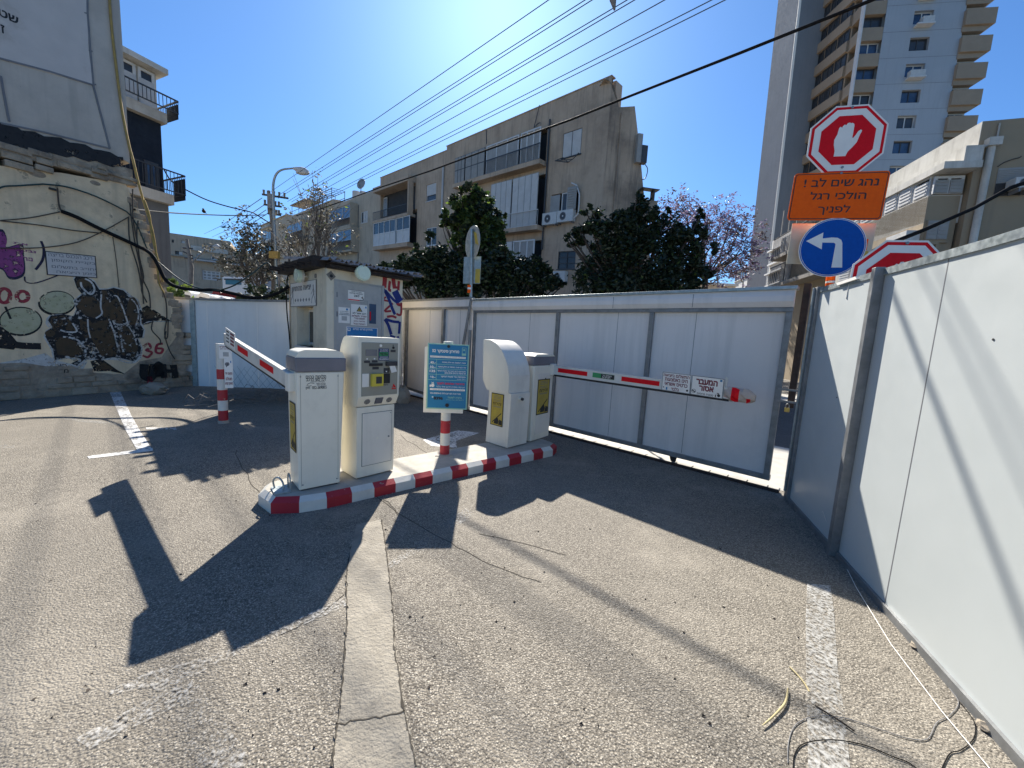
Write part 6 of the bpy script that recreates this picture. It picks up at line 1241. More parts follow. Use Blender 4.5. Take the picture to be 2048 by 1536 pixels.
for x0, x1 in ((820, 935), (950, 1060)): p, q = hz(x0, 600)[0], hz(x1, 600)[0]; window(hb, hfr, (p, q, t2+.05, t1-.05), -.08, 1, 1, .1, ('frame', 'glass'), shut=((.05, .95, .02, .72),), sill=False)
def bal(zb_, zt_, a_):
    railing(hb, hfr, ax0+3, a_+.35, zb_, zt_, .75)
    ef = Fr(hfr.pt(a_+.35, 0, -1.2), hfr.n); railing(hb, ef, 0, 1.95, zb_, zt_, 0)
    m = MB(); m.box(ef, 1.0, 1.9, zb_-.2, zt_-.15, -.02, .02); m.build('balcony_screen', M['dkblue'], hb)
bal(t2+.02, hz(1000, 640)[1], aU); bal(t5+.02, hz(1150, 1195)[1], aW)
# ================================================================ right hand tower
zt5 = lambda x, y: (1500+x/2.743, y/2.743)
zt6 = lambda x, y: (1700+x/5.885, y/5.885)
YT = 46.
pL, pR = at(1742, 0, YT), at(1960, 0, YT-1.5)
tv = nrm(at(1742, 0, YT)-at(1665, 520, YT))
tO = at(1700, 300, YT); twf = Fr(tO, nrm([pR[0]-pL[0], pR[1]-pL[1], 0]), tv)
tw = T('tower_block', (tO[0]+3, tO[1], 0), 'tall grey residential tower with tan balcony bands on the right', 'tower block')
f = twf; A_l, A_r = f.px(*zt6(395, 350))[0], f.px(1905, 330)[0]
z_hi, z_lo = f.px(1850, -420)[1], f.px(1750, 640)[1]
A_r = f.px(*zt6(1280, 600))[0]
FL = f.px(*zt6(800, 500))[1]-f.px(*zt6(760, 810))[1]
wins = []
for k in range(-3, 9):
    b = f.px(*zt6(800, 518))[1]-k*FL; a = f.px(*zt6(820, 518))[0]; wins.append((a-.95, a+.85, b-.65, b+.65))
m = MB(); facade(m, f, [(A_l, A_r, z_lo, z_hi)], wins, 0, .5); m.box(f, A_l+.01, A_r-.01, z_lo, z_hi, -14, -.55); m.build('wall', M['tower'], tw)
m = MB()
for k in range(-3, 9):
    b = f.px(*zt6(800, 518))[1]-k*FL-FL/2; m.box(f, A_l, A_r, b-.015, b+.015, -.01, .006)
m.build('cladding_joint', M['grayink'], tw)
for i, h in enumerate(wins):
    window(tw, f, h, -.35, 2, 1, .1, ('frame' if i % 2 == 0 else 'dframe', 'blueglass' if i % 3 else 'glass'), sill=False)
    if i in (1, 2, 4): 
        m = MB(); m.box(f, h[0]+.1, h[1]-.1, h[2]-.35, h[2]-.2, .001, .6, 0); m.box(f, h[0]+.55 if i == 2 else h[0]+.2, h[1]-.2, h[2]-.199, h[2]+.4, .05, .55, 1); m.build('air_conditioner', [M['frame'], M['ac']], tw)
# right stack of balconies
for k in range(-3, 8):
    b = f.px(*zt6(1400, 540))[1]-k*FL; a1_ = A_r+2.6
    m = MB(); m.box(f, A_r-.1, a1_, b-.75, b+.75, -2.5, .35, 0); m.poly(f, [(A_r-.1, b-.751), (a1_, b-.751), (a1_-.7, b-1.25), (A_r-.1, b-1.25)], -2.5, .1, 0); m.build('balcony_band', M['spandrel'], tw)
    window(tw, f, (A_r+.05, a1_-.75, b+.76, b+FL-1.26), -.45, 2, 1, .12, ('frame', 'blueglass' if k % 2 else 'shutg'), 'balcony_glazing', sill=False)
m = MB(); m.box(f, A_r-.12, A_r+2.0, z_lo, z_hi, -10, -2.6); m.build('rear_wall', M['tower'], tw)
# left column of bay windows with tan spandrels, then the receding flank
A_c = f.px(*zt6(120, 350))[0]; A_f = A_c-.1
cw = A_l-.02
for k in range(-3, 9):
    b = f.px(*zt6(250, 400))[1]-k*FL
    m = MB(); m.box(f, A_c, cw, b-.65, b+.65, -2.5, .0, 0); m.build('balcony_band', M['spandrel'], tw)
    window(tw, f, (A_c+.25, cw, b+.66, b+FL-.66), -.5, 2, 1, .1, ('frame' if k % 2 else 'dframe', 'blueglass' if k % 3 else 'glass'), 'bay_window', sill=False)
m = MB(); m.box(f, A_c-.02, A_c+.10, z_lo, z_hi, -.3, .25); m.build('corner_rail', M['frame'], tw)
fl = Fr(f.pt(A_c-.05, 0, -.5), nrm(np.array(f.u)*.42+np.array([-f.n[0], -f.n[1], 0])*-.0+np.array([0, -1.0, 0])*.9), tv) 
fd = nrm([.07, -.997, 0]); fl = Fr(f.pt(A_c-.15, 0, -1.6)-fd*5.2, fd, tv)
m = MB(); m.box(fl, 0, 5.18, z_lo, z_hi, -3, -.3); m.build('flank_wall', M['spandrel'], tw)
for k in range(-3, 9):
    b = f.px(*zt6(250, 400))[1]-k*FL
    m = MB(); m.box(fl, 0, 5.15, b-.55, b+.55, -.299, .1); m.build('balcony_band', M['spandrel'], tw)
    for j in range(3): window(tw, fl, (j*1.7+.1, j*1.7+1.6, b+.56, b+FL-.56), -.25, 2, 1, .12, ('dframe', 'glass'), 'bay_window', sill=False)
# slab with slit windows and its edge, coloured paler to look sunlit
pS = fl.pt(0, 0, 0); s1p = at(1598, 0, pS[1]-1.0); s1q = at(1533, 560, pS[1]-1.0); sv = nrm(s1p-s1q)
slf = Fr(at(1565, 290, pS[1]-1.0), nrm([1, .05, 0]), sv); aS1 = slf.px(1668, 120)[0]; zs0, zs1 = slf.px(1535, 640)[1], slf.px(1598, -420)[1]; aS0 = slf.px(1566, 280)[0]
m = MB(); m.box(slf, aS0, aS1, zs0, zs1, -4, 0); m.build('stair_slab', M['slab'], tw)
m = MB()
for k in range(10): a, b = slf.px(*zt5(445-17*k, 128+113*k)); m.box(slf, a-.16, a+.16, b-.75, b+.75, -.02, .01)
m.build('slit_window', M['inside'], tw)
m = MB(); sef = Fr(slf.pt(aS0, 0, .01), nrm([-.25, -.97, 0]), sv); a_ = sef.px(1548, 290)[0]; m.box(sef, a_, -.01, zs0, zs1, -.25, 0.02); m.build('sun_tinted_edge', M['tower_sunlit'], tw)
# ================================================================ three storey house on the right
zq = lambda x, y: (1700+x/4.655, 230+y/4.655)
cA = at(1962, 260, 11.5); sidef = Fr((cA[0], cA[1], 0), -nrm([ray(1205, 690)[0], ray(1205, 690)[1], 0])*-1)
hd = nrm([ray(1203, 692)[0], ray(1203, 692)[1], 0])
rwf = Fr((cA[0], cA[1], 0)+hd*0., -hd)            # facade going away, rightwards = towards the camera
rh = T('corner_house', (cA[0]+2, cA[1]+3, 0), 'sunlit limewashed house with louvred shutters and a tan side wall, behind the right hoarding', 'house')
aN = 0.; aF = rwf.px(1690, 395)[0]; tp0 = rwf.px(*zq(1190, 85))[1]; pb0 = rwf.px(*zq(1140, 400))[1]
aB = rwf.px(*zq(1060, 700))[0]
wb = min(np.linspace(.2, 3, 400), key=lambda q: abs(rwf.off(q).px(*zq(740, 700))[0]-aB)); rB = rwf.off(wb)
bw0 = rB.px(*zq(740, 745))[1]; bw1 = rB.px(*zq(750, 565))[1]; bb0 = rB.px(*zq(700, 1000))[1]; os0 = rB.px(*zq(905, 490))[1]; os1 = rB.px(*zq(905, 430))[1]; aO = rB.px(*zq(905, 430))[0]
m = MB(); m.box(rwf, aF, aN, pb0, tp0, -7, 0); m.box(rwf, aF, aN-.01, 0, pb0-.001, -6, -.03); m.build('facade_wall', M['lime'], rh)
m = MB(); m.poly(rB, [(aF, os0), (aO, os0), (aO, os1), (aF, os1)], -wb+.001, .05); m.poly(rwf, [(aF, os1), (aO-.05, os1), (aO-.05, pb0+.2), (aF, pb0+.2)], .001, wb*.5); m.build('roof_slab', M['lime'], rh)
m = MB(); m.box(rB, aF, aB, bb0, bw0, -wb+.001, 0); m.build('balcony_wall', M['lime'], rh)
m = MB(); m.box(rB, aF, aB-.02, bw0+.001, os0-.001, -wb+.001, -.2, 0); m.build('bay_core', M['tan'], rh)
n_ = 7
for k in range(n_):
    p, q = aB-.05-(k+1)*.62, aB-.05-k*.62; window(rh, rB, (p, q-.03, bw0+.02, bw1), -.10, 1, 1, .05, ('frame', 'glass'), 'louvre_window', shut=((.08, .92, .03, .75 if k not in (1, 2) else .97),), sill=False)
for k in range(5):
    p, q = aB-.3-(k+1)*.8, aB-.3-k*.8; window(rh, rB, (p, q-.05, bb0-1.5, bb0-.15), -.25, 1, 1, .06, ('frame', 'glass'), 'louvre_window', shut=((.05, .95, .05, .95),), sill=False)
m = MB(); a, b = rB.px(*zq(565, 1160)); m.box(rB, a-.5, a+.35, b-.22, b+.18, -.3, .35); m.build('air_conditioner', M['ac'], rh)
# side wall facing the lot and the end of the projecting bay
sdf = Fr((cA[0], cA[1], 0), nrm([.95, -.30, 0])); bayf = Fr(rwf.pt(aB, 0, wb), -rwf.n); wB = wb-.05
m = MB(); m.poly(sdf, [(-.0, 0), (14, 0), (14, tp0), (-.0, tp0)], -5, -.001); m.build('side_wall', M['tan'], rh)
m = MB(); m.box(bayf, .0, wB, 0, bw0-.02, -3, .001); m.build('bay_wall', M['tan'], rh)
bz0, bz1 = bw0, os0-.05
window(rh, bayf, (.05, wB-.02, bz0+.02, bz1), .003, 2, 1, .07, ('frame', 'glass', 'shutg'), shut=((.03, .47, .02, .76), (.53, .97, .02, .76)), sill=False)
r_ = (.06, wB-.2, bayf.px(*zq(830, 1170))[1], bayf.px(*zq(830, 985))[1]); window(rh, bayf, r_, .004, 2, 1, .05, ('tan', 'shutg', 'shutg'), shut=((.02, .49, .03, .97), (.51, .98, .03, .97)), sill=True)
r_ = (.15, wB-.35, bayf.px(*zq(830, 1290))[1]-.6, bayf.px(*zq(830, 1190))[1]); window(rh, bayf, r_, .004, 1, 1, .06, ('tan', 'glass'), sill=False)
m = MB(); pa, pbb = sdf.px(*zq(1300, 290)); p2 = sdf.px(*zq(1150, 1190)); m.tube([sdf.pt(pa, pbb, .07), sdf.pt(pa-.03, 0, .07)], .085, 0, 10); m.box(sdf, pa-.14, pa+.14, pbb-.05, pbb+.16, .0, .2); m.tube([sdf.pt(pa+.1, pbb, .04), sdf.pt(pa+.1, tp0-.1, .04)], .02, 0, 6); m.build('drain_pipe', M['lime'], rh)
r_ = fixr(sdf.rect(*zq(1380, 500), *zq(1760, 740)))
m = MB(); m.box(sdf, r_[0], r_[1], r_[2], r_[3], .0, .02, 0); 
for k in range(8): y = r_[2]+(r_[3]-r_[2])*(.5+k/16); m.box(sdf, r_[0]+.02, r_[1], y-.015, y+.01, .02, .035, 0)
m.box(sdf, r_[0], r_[1], r_[2]+.0, r_[2]+(r_[3]-r_[2])*.45, .02, .03, 1); m.build('shuttered_window', [M['shutg'], M['inside']], rh)
aircon(rh, sdf, 1440, 625, 1640, 712, zq, .3)
m = MB(); m.tube(smooth([sdf.pt(*sdf.px(*zq(x, y)), .05) for x, y in ((1360, 490), (1420, 450), (1500, 420), (1560, 405), (1580, 390))], 4), .012, 0, 6); m.build('wall_cable', M['brownw'], rh)
# ---- strip window offices beyond, and a dark gap house
zo = lambda x, y: (1430+x/7.062, 400+y/7.062)
def office(px0, px1, Y, label, xtop, rows, vp=(1205, 690)):
    c = at(px1, 560, Y); h_ = nrm([ray(*vp)[0], ray(*vp)[1], 0]); f = Fr((c[0], c[1], 0), -h_); t = T('office_block', (c[0]+2, c[1]+4, 0), label, 'office building')
    a1 = f.px(px1, 560)[0]; a0 = f.px(px0, 560)[0]; tz = f.px(*xtop)[1]; m = MB(); m.box(f, a0, a1, 0, tz, -9, 0); m.build('wall', M['pale'], t)
    for y0, y1, xm in rows:
        b0, b1 = f.px(*zo(xm, y1))[1], f.px(*zo(xm, y0))[1]; n_ = 9
        m = MB(); m.box(f, a0+.3, a1-.15, b0, b1, .001, .03); s_ = m.build('strip_window', M['blueglass'], t)
        m = MB()
        for k in range(n_+1): a = a0+.3+(a1-.45-a0)*k/n_; m.box(f, a-.05, a+.05, b0, b1, .03, .1)
        m.box(f, a0, a1, b1+.001, b1+.12, .001, .35); m.box(f, a0, a1, b0-.14, b0-.001, .001, .2); m.build('mullions', M['frame'], s_)
    return f, t, a0, a1, tz
of1 = office(1535, 1571, 34, 'pale strip windowed office block beside the tower foot', zo(850, 560), [(720, 880, 850), (1040, 1180, 830)])
m = MB()
for a in np.linspace(of1[2]+.5, of1[3]-.5, 3): m.box(of1[0], a-.04, a+.04, of1[4], of1[4]+2.6, -.5, -.42)
m.build('roof_mast', M['pole'], of1[1])
of2 = office(1470, 1516, 58, 'distant pale office block with ribbon windows left of the tower', zo(450, 980), [(960, 1070, 470), (1210, 1290, 480)])
c = at(1600, 560, 24); dh = T('shuttered_house', (c[0], c[1], 0), 'narrow house with white shutters and iron balcony rails beside the beige sign board', 'house'); dfh = Fr((c[0], c[1], 0), -hd); a0, a1 = dfh.px(1567, 540)[0], dfh.px(1700, 540)[0]
m = MB(); tz = dfh.px(*zo(1050, 540))[1]; m.box(dfh, a0, a1, 0, tz, -8, 0); m.build('wall', M['tan'], dh)
for y0, y1 in ((540, 760), (870, 1150)):
    r = fixr(dfh.rect(*zo(965, y0), *zo(1050, y1))); window(dh, dfh, (r[0], r[1], r[2], r[3]), .01, 2, 1, .08, ('frame', 'glass'), shut=((.02, .42, .02, .98), (.58, .98, .02, .98))); railing(dh, dfh, a0+.05, a1, r[2]-.2, r[2]+1.0, .8); m = MB(); m.box(dfh, a0, a1, r[2]-.4, r[2]-.21, .001, .85); m.build('balcony_slab', M['pole'], dh)
# ================================================================ trees
def crown(m, clumps, n, size, nm, seed, flat=.5, sig=.38):
    """leaf faces gathered in clumps: clumps = (centre, radii)"""
    g = np.random.default_rng(seed); tot = sum(np.prod(r)**.6 for _, r in clumps)
    for c, r in clumps:
        k = int(n*np.prod(r)**.6/tot); r = np.array(r)
        nb = max(4, k//55); d = g.normal(size=(nb, 3)); d /= np.linalg.norm(d, axis=1)[:, None]; sub = d*(g.uniform(.35, 1, (nb, 1))**.6)*r
        idx = g.integers(0, nb, k); C = np.array(c)+sub[idx]+g.normal(size=(k, 3))*r*sig*.42
        A = g.normal(size=(k, 3)); A[:, 2] *= flat; A /= np.linalg.norm(A, axis=1)[:, None]; B = np.cross(A, g.normal(size=(k, 3))); B /= np.linalg.norm(B, axis=1)[:, None]+1e-9
        s = size*g.uniform(.6, 1.3, (k, 1)); mi = (g.uniform(size=nb) < .33).astype(int)[idx] if nm > 1 else np.zeros(k, int)
        if nm > 2: mi = np.where(g.uniform(size=k) < .06, 2, mi)
        m.quads(C, A*s, B*s*.5, mi)
def limbs(m, base, tops, r0, seed, wob=.12):
    g = np.random.default_rng(seed)
    for t in tops:
        b, t = np.array(base), np.array(t); L_ = np.linalg.norm(t-b); P = [b+(t-b)*k/4+g.normal(0, wob*L_*.12, 3)*(k > 0)*(k < 4) for k in range(5)]
        m.tube(smooth(P, 3), [r0*(1-.85*i/12) for i in range(13)], 0, 6)
def tree(name, label, px, Y, blobs, n, size, mats, seed, trunk_r=.16, bark='bark', sig=.38, group=None):
    """blobs: (px x, px y, radius px, depth shift)"""
    b = at(px, 640, Y); base = np.array([b[0], b[1], 0]); t = T(name, base, label, 'tree', group)
    cl = []
    for x, y, r, *dz in blobs:
        yy = Y+(dz[0] if dz else 0); c = at(x, y, yy); rr_ = r*yy/FPX; cl.append((c, (rr_*.88, rr_*.75, rr_*.78)))
        gs = np.random.default_rng(seed+int(x)*7+int(y))
        for _ in range(3):
            th = gs.uniform(0, 6.28); q_ = c+np.array([math.cos(th), gs.uniform(-.4, .4), math.sin(th)])*rr_*gs.uniform(.85, 1.15); s_ = rr_*gs.uniform(.16, .32); cl.append((q_, (s_, s_, s_)))
    m = MB(); fork = base+np.array([0, 0, 1.6]); top = np.mean([c for c, _ in cl], 0); top = np.array([base[0]*.5+top[0]*.5, base[1], max(1.8, top[2]*.45)])
    m.tube(smooth([base, fork*.5+base*.5, fork, top], 4), [trunk_r*(1-.05*i) for i in range(13)], 0, 9); limbs(m, top, [c for c, _ in cl], trunk_r*.5, seed); m.build('trunk', M[bark], t)
    m = MB(); crown(m, cl, n, size, len(mats), seed+1, sig=sig); m.build('crown', [M[k] for k in mats], t)
    return t
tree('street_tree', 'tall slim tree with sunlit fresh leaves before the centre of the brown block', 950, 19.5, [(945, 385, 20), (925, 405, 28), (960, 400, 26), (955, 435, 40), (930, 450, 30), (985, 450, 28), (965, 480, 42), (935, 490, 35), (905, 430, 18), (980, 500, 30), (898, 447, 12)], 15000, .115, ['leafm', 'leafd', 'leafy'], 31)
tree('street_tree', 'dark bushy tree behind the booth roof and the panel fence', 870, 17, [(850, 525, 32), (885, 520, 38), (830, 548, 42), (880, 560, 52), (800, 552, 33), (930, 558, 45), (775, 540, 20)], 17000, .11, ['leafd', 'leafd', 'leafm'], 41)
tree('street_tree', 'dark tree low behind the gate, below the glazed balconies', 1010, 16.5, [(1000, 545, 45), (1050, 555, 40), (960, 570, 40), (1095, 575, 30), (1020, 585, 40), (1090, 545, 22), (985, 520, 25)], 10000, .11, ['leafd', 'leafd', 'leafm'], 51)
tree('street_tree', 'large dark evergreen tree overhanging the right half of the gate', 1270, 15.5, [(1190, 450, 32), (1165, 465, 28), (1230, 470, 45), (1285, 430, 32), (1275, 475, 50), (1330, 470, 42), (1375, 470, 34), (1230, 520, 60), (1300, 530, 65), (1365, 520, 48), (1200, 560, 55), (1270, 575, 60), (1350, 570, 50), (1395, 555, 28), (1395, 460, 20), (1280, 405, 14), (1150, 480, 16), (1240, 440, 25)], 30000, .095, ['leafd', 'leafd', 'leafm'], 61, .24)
# jacaranda: bare limbs and thin purple bloom
b = at(1408, 640, 30); jt = T('jacaranda_tree', (b[0], b[1], 0), 'purple flowering jacaranda with visible bare limbs, right of the dark evergreen', 'tree')
g = np.random.default_rng(71); m = MB(); base = np.array([b[0], b[1], 0]); fork = at(1410, 560, 30); m.tube(smooth([base, (base+fork)/2+[.1, 0, 0], fork], 4), [.3-.012*i for i in range(9)], 0, 8)
tips = []
for x, y in ((1310, 455), (1330, 435), (1345, 470), (1370, 430), (1375, 415), (1395, 422), (1420, 430), (1440, 440), (1460, 450), (1480, 455), (1495, 470), (1500, 495), (1485, 510), (1490, 530), (1470, 540), (1450, 530), (1430, 500), (1450, 480), (1400, 470), (1385, 500), (1425, 465), (1465, 500), (1345, 445), (1410, 450), (1355, 500), (1440, 555)):
    e = at(x, y, 30+g.uniform(-2, 2)); mid_ = fork*.45+e*.55+g.normal(0, .35, 3); m.tube(smooth([fork, mid_, e], 4), [.09-.009*i for i in range(9)], 0, 5); tips.append(e)
    for q in range(6): e2 = e+g.normal(0, .9, 3); m.tube([mid_*.3+e*.7, e2], [.03, .012], 0, 4); tips.append(e2)
m.build('trunk', M['bark'], jt)
m = MB(); crown(m, [(e, (.9, .9, .65)) for e in tips], 8200, .11, 3, 72, sig=.42); m.build('crown', [M['leafp'], M['leafb'], M['leafp']], jt)
# half bare tree on the left
def sparse(label, px, Y, tipspx, n, seed, mats, size=.16, rad=.55):
    g = np.random.default_rng(seed); b = at(px, 640, Y); base = np.array([b[0], b[1], 0]); t = T('half_bare_tree', base, label, 'tree'); m = MB(); fork = base+np.array([0, 0, 3.]); m.tube([base, fork], [.2, .15], 0, 8); tips = []
    for x, y in tipspx:
        e = at(x, y, Y+g.uniform(-1.5, 1.5)); md = fork*.5+e*.5+g.normal(0, .3, 3); md[2] = min(md[2], e[2]); m.tube(smooth([fork, md, e], 4), [.06-.0055*i for i in range(9)], 0, 5); tips.append(e)
        for q in range(11):
            e2 = e+g.normal(0, .55, 3)+[0, 0, .35]; w_ = g.uniform(.2, .8); m.tube([md*w_+e*(1-w_), e2], [.022, .008], 0, 4)
            if q < 5: tips.append(e2)
    m.build('trunk', M['barkg'], t); m = MB(); crown(m, [(e, (rad, rad, rad)) for e in tips], n, size, len(mats), seed+1, sig=.6); m.build('crown', [M[k] for k in mats], t)
sparse('half bare tree with dry pale leaves and thin grey stems before the left block', 625, 23, [(600, 470), (615, 430), (630, 415), (640, 440), (655, 420), (660, 450), (590, 490), (645, 470), (665, 480), (610, 500), (630, 490), (580, 480), (660, 500), (650, 405), (625, 395)], 1000, 81, ['leafo', 'leafo', 'leafy'], .10, .35)
sparse('pale dry leaved tree around the street lamp pole, above the back fence', 520, 24, [(480, 480), (500, 490), (520, 500), (470, 510), (495, 520), (535, 515), (460, 530), (510, 540), (545, 540), (485, 550), (525, 555), (500, 470), (555, 500)], 2600, 91, ['leafo', 'leafd', 'leafo'], .11, .45)
def bush(label, px, py, Y, r, n, seed, mats):
    c = at(px, py, Y); t = T('bush', (c[0], c[1], 0), label, 'bush'); m = MB(); cl = [(c+np.array([dx, 0, dz]), (r, r, r*.8)) for dx, dz in ((0, 0), (-r, -.2), (r, -.1))]; crown(m, cl, n, .08, 2, seed); m.build('foliage', [M[k] for k in mats], t); m = MB(); m.tube([(c[0], c[1], 0), c], [.05, .02]); m.build('stem', M['bark'], t)
bush('bright green bush peeping over the back fence beside the graffiti wall', 350, 582, 11.5, .35, 900, 95, ['leafy', 'leafm'])
bush('dark bush over the back fence left of the booth', 540, 588, 14, .5, 1500, 97, ['leafd', 'leafd'])
# ================================================================ overhead lines, poles, lamps
YPole = 25.
def up_at(x, y, z): return gnd(x, y, z)
pb_ = at(548, 640, YPole); up = T('utility_pole', (pb_[0], pb_[1], 0), 'wooden utility pole with three crossarms of insulators beside the street lamp', 'utility pole')
xt = lambda x, y, Y=YPole: at(300+x/4.452, 300+y/4.452, Y)
m = MB(); m.tube([(pb_[0], pb_[1], 0), xt(1095, 700), xt(1055, 365)], [.16, .13, .10], 0, 10); m.build('post', M['pole'], up)
for (x0, y0, x1, y1) in ((1000, 395, 1230, 430), (1015, 485, 1170, 505), (1050, 565, 1165, 580)):
    m = MB(); P, Q = xt(x0, y0), xt(x1, y1); m.tube([P, Q], .06, 0, 6); a_ = m.build('crossarm', M['dframe'], up)
    m = MB()
    for k in range(5): c = P+(Q-P)*(k+.3)/5; m.tube([c, c+np.array([0, 0, .28])], [.05, .07], 0, 7)
    m.build('insulator', M['pole'], a_)
m = MB(); c = xt(1095, 460); m.tube([c+np.array([0, -.2, -.5]), c+np.array([0, -.2, .35])], .2, 0, 12); m.build('junction_box', M['steel'], up)
sl_ = T('street_lamp', (at(553, 640, 24.2)[0], 24.2, 0), 'tall grey street lamp with curved arm over the booth', 'street lamp')
m = MB(); m.tube(smooth([at(556, 640, 24.2)*np.array([1, 1, 0]), xt(1118, 900, 24.2), xt(1105, 600, 24.2), xt(1097, 380, 24.2), xt(1100, 290, 24.2), xt(1125, 215, 24.2), xt(1180, 175, 24.2), xt(1290, 162, 24.2)], 6), [.10-.0013*i for i in range(43)], 0, 10); m.build('post', M['galv'], sl_)
m = MB(); P, Q = xt(1275, 163, 24.2), xt(1412, 200, 24.2); pr = [.06, .14, .20, .20, .10]; m.tube([P+(Q-P)*k/4 for k in range(5)], pr, 0, 12); m.V = [tuple(np.array([v[0], v[1], v[2]])) for v in m.V]; lh = m.build('lamp_head', M['pale'], sl_)
m = MB(); C_ = P+(Q-P)*.62; m.ball(C_-np.array([0, 0, .1]), (.42, .2, .14), 0, 12, 8); m.build('lamp_lens', M['shut'], lh)
pz = z9
p2 = at(375, 640, 33); up2 = T('utility_pole', (p2[0], p2[1], 0), 'weathered utility pole with crossarms in front of the long beige block', 'utility pole')
x9 = lambda x, y, Y=33.: at(*z9(x, y), Y)
m = MB(); m.tube([(p2[0], p2[1], 0), x9(400, 800), x9(330, 365)], [.2, .16, .10], 0, 9); m.build('post', M['pole'], up2)
for x0, y0, x1, y1 in ((275, 500, 415, 510), (280, 555, 420, 620), (300, 650, 420, 660)): m = MB(); m.tube([x9(x0, y0), x9(x1, y1)], .07, 0, 6); m.build('crossarm', M['dframe'], up2)
m = MB(); m.tube(smooth([x9(400, 730), x9(480, 650), x9(560, 580), x9(660, 490), x9(740, 480)], 4), .06); m.build('lamp_arm', M['steel'], up2)
m = MB(); m.tube([x9(740, 478), x9(790, 476), x9(835, 495)], [.1, .2, .1], 0, 8); m.build('lamp_head', M['pale'], up2)
c = at(1480, 520, 40); s3 = T('street_lamp', (at(1487, 640, 40)[0], 40, 0), 'small distant street lamp with a curved arm before the pale offices', 'street lamp'); zo_ = lambda x, y: at(1430+x/7.062, 400+y/7.062, 40)
m = MB(); m.tube(smooth([zo_(395, 1500)*np.array([1, 1, 0]), zo_(392, 1250), zo_(380, 1150), zo_(350, 1090), zo_(310, 1065), zo_(250, 1055)], 4), .07); m.build('post', M['steel'], s3); m = MB(); m.tube([zo_(250, 1055), zo_(205, 1050)], [.15, .08]); m.build('lamp_head', M['steel'], s3)
# lamp head hanging into the top of the view
c = at(1228, 8, 9.); nl = T('street_lamp', (at(1228, 8, 9)[0]+.3, 9.4, 0), 'grey street lamp head reaching into the top edge of the view', 'street lamp')
m = MB(); m.tube([at(1222, -70, 9), at(1224, -40, 9), at(1226, 0, 9), at(1229, 20, 9)], [.04, .09, .07, .02], 0, 10); m.build('lamp_head', M['pole'], nl)
q = at(1222, -70, 9); m = MB(); m.tube(smooth([q, q+np.array([1.2, .4, .6]), q+np.array([3., -1.2, 1.6]), np.array([q[0]+4., q[1]-4, 7]), np.array([q[0]+4.5, q[1]-7.5, 4]), np.array([q[0]+4.5, q[1]-7.6, 0])], 6), .05); m.build('post', M['galv'], nl)
def line(x0, y0, x1, y1, z0, z1, r, label, name='overhead_wire', mat='alum', sag=.15, ext=.6, group=None):
    P, Q = up_at(x0, y0, z0), up_at(x1, y1, z1); Q = Q+(Q-P)*ext*0
    D = Q-P; E_ = Q+D*.45; pts = []
    for t in np.linspace(0, 1, 15): c = P+(E_-P)*t; c = c-np.array([0, 0, sag*4*t*(1-t)]); pts.append(c)
    m = MB(); m.tube(pts, r, 0, 5); o = m.build(name, M[mat], None, None, label, 'power line', group); return o
ords = ['topmost', 'second from the top of the', 'third from the top of the', 'fourth from the top of the', 'fifth from the top of the', 'sixth from the top of the', 'seventh from the top of the', 'lowest']
for i, (x0, y0, x1, y1, z) in enumerate(((542, 383, 1097, 0, 9.6), (550, 395, 1170, 0, 9.5), (556, 397, 1184, 0, 9.4), (575, 403, 1254, 0, 9.2), (583, 404, 1269, 0, 9.1), (596, 408, 1329, 0, 9.0), (612, 412, 1423, 0, 8.9), (620, 413, 1450, 0, 8.8))):
    line(x0, y0, x1, y1, z, z, .011, ('topmost overhead power line running from the utility pole' if i == 0 else 'lowest thin power line above the brown block roof' if i == 7 else ords[i]+' power lines running from the utility pole'), sag=.0, group='overhead power lines')
for i, (x0, y0, x1, y1) in enumerate(((524, 396, 408, 468), (528, 410, 424, 474), (532, 420, 436, 476), (535, 427, 446, 478), (520, 452, 466, 490))):
    P = at(x0, y0, YPole); Q = at(x1, y1, 60); m = MB(); m.tube([P, P+(Q-P)*.5-np.array([0, 0, .25]), Q], .022, 0, 5); m.build('overhead_wire', M['alum'], None, None, 'faint power line descending from the utility pole over the distant block, '+('first', 'second', 'third', 'fourth', 'fifth')[i]+' from the top', 'power line', 'far power lines')
# the lone black cable crossing the view (casts the soft shadow on the lot and hoarding)
Yc = lambda x: 1/(.0850+(x-988)*.000115)
_cf = Fr((-.887, 11.806, 0), nrm([3.13, -3.18, 0])); pts = [_cf.pt(*_cf.px(x, y)) for x, y in ((590, 432), (640, 418), (700, 397), (760, 375), (860, 342), (960, 305), (1040, 276), (1140, 240), (1240, 200), (1360, 153), (1480, 106), (1600, 58), (1720, 10), (1840, -40))]
m = MB(); m.tube(pts, .024, 0, 8); m.build('black_cable', M['wire'], None, None, 'single thick black cable crossing the sky in front of the brown block and tower', 'cable')
m = MB(); hp2 = hfr.pt(hz(1050, 1180)[0], hz(1050, 1180)[1], .9); P = [hp2] + [xt(x, y, 20+i*.5) for i, (x, y) in enumerate(((200, 285), (360, 375), (520, 450), (700, 505), (880, 548), (930, 565), (1000, 610), (1075, 655)))]; m.tube(smooth(P, 3), .03, 0, 6); m.build('service_cable', M['wire'], None, None, 'thick black service cable sagging from the dark balcony to the utility pole', 'cable')
m = MB(); P = [wf.pt(*wf.px(*z1_(920, 1430), .1), .1)] + [xt(x, y, 12+i*2.) for i, (x, y) in enumerate(((0, 542), (150, 556), (300, 566), (480, 575), (760, 583), (1030, 578)))]; m.tube(smooth(P, 3), .022, 0, 6); m.build('service_cable', M['wire'], None, None, 'nearly level black cable from the graffiti wall corner to the utility pole', 'cable')
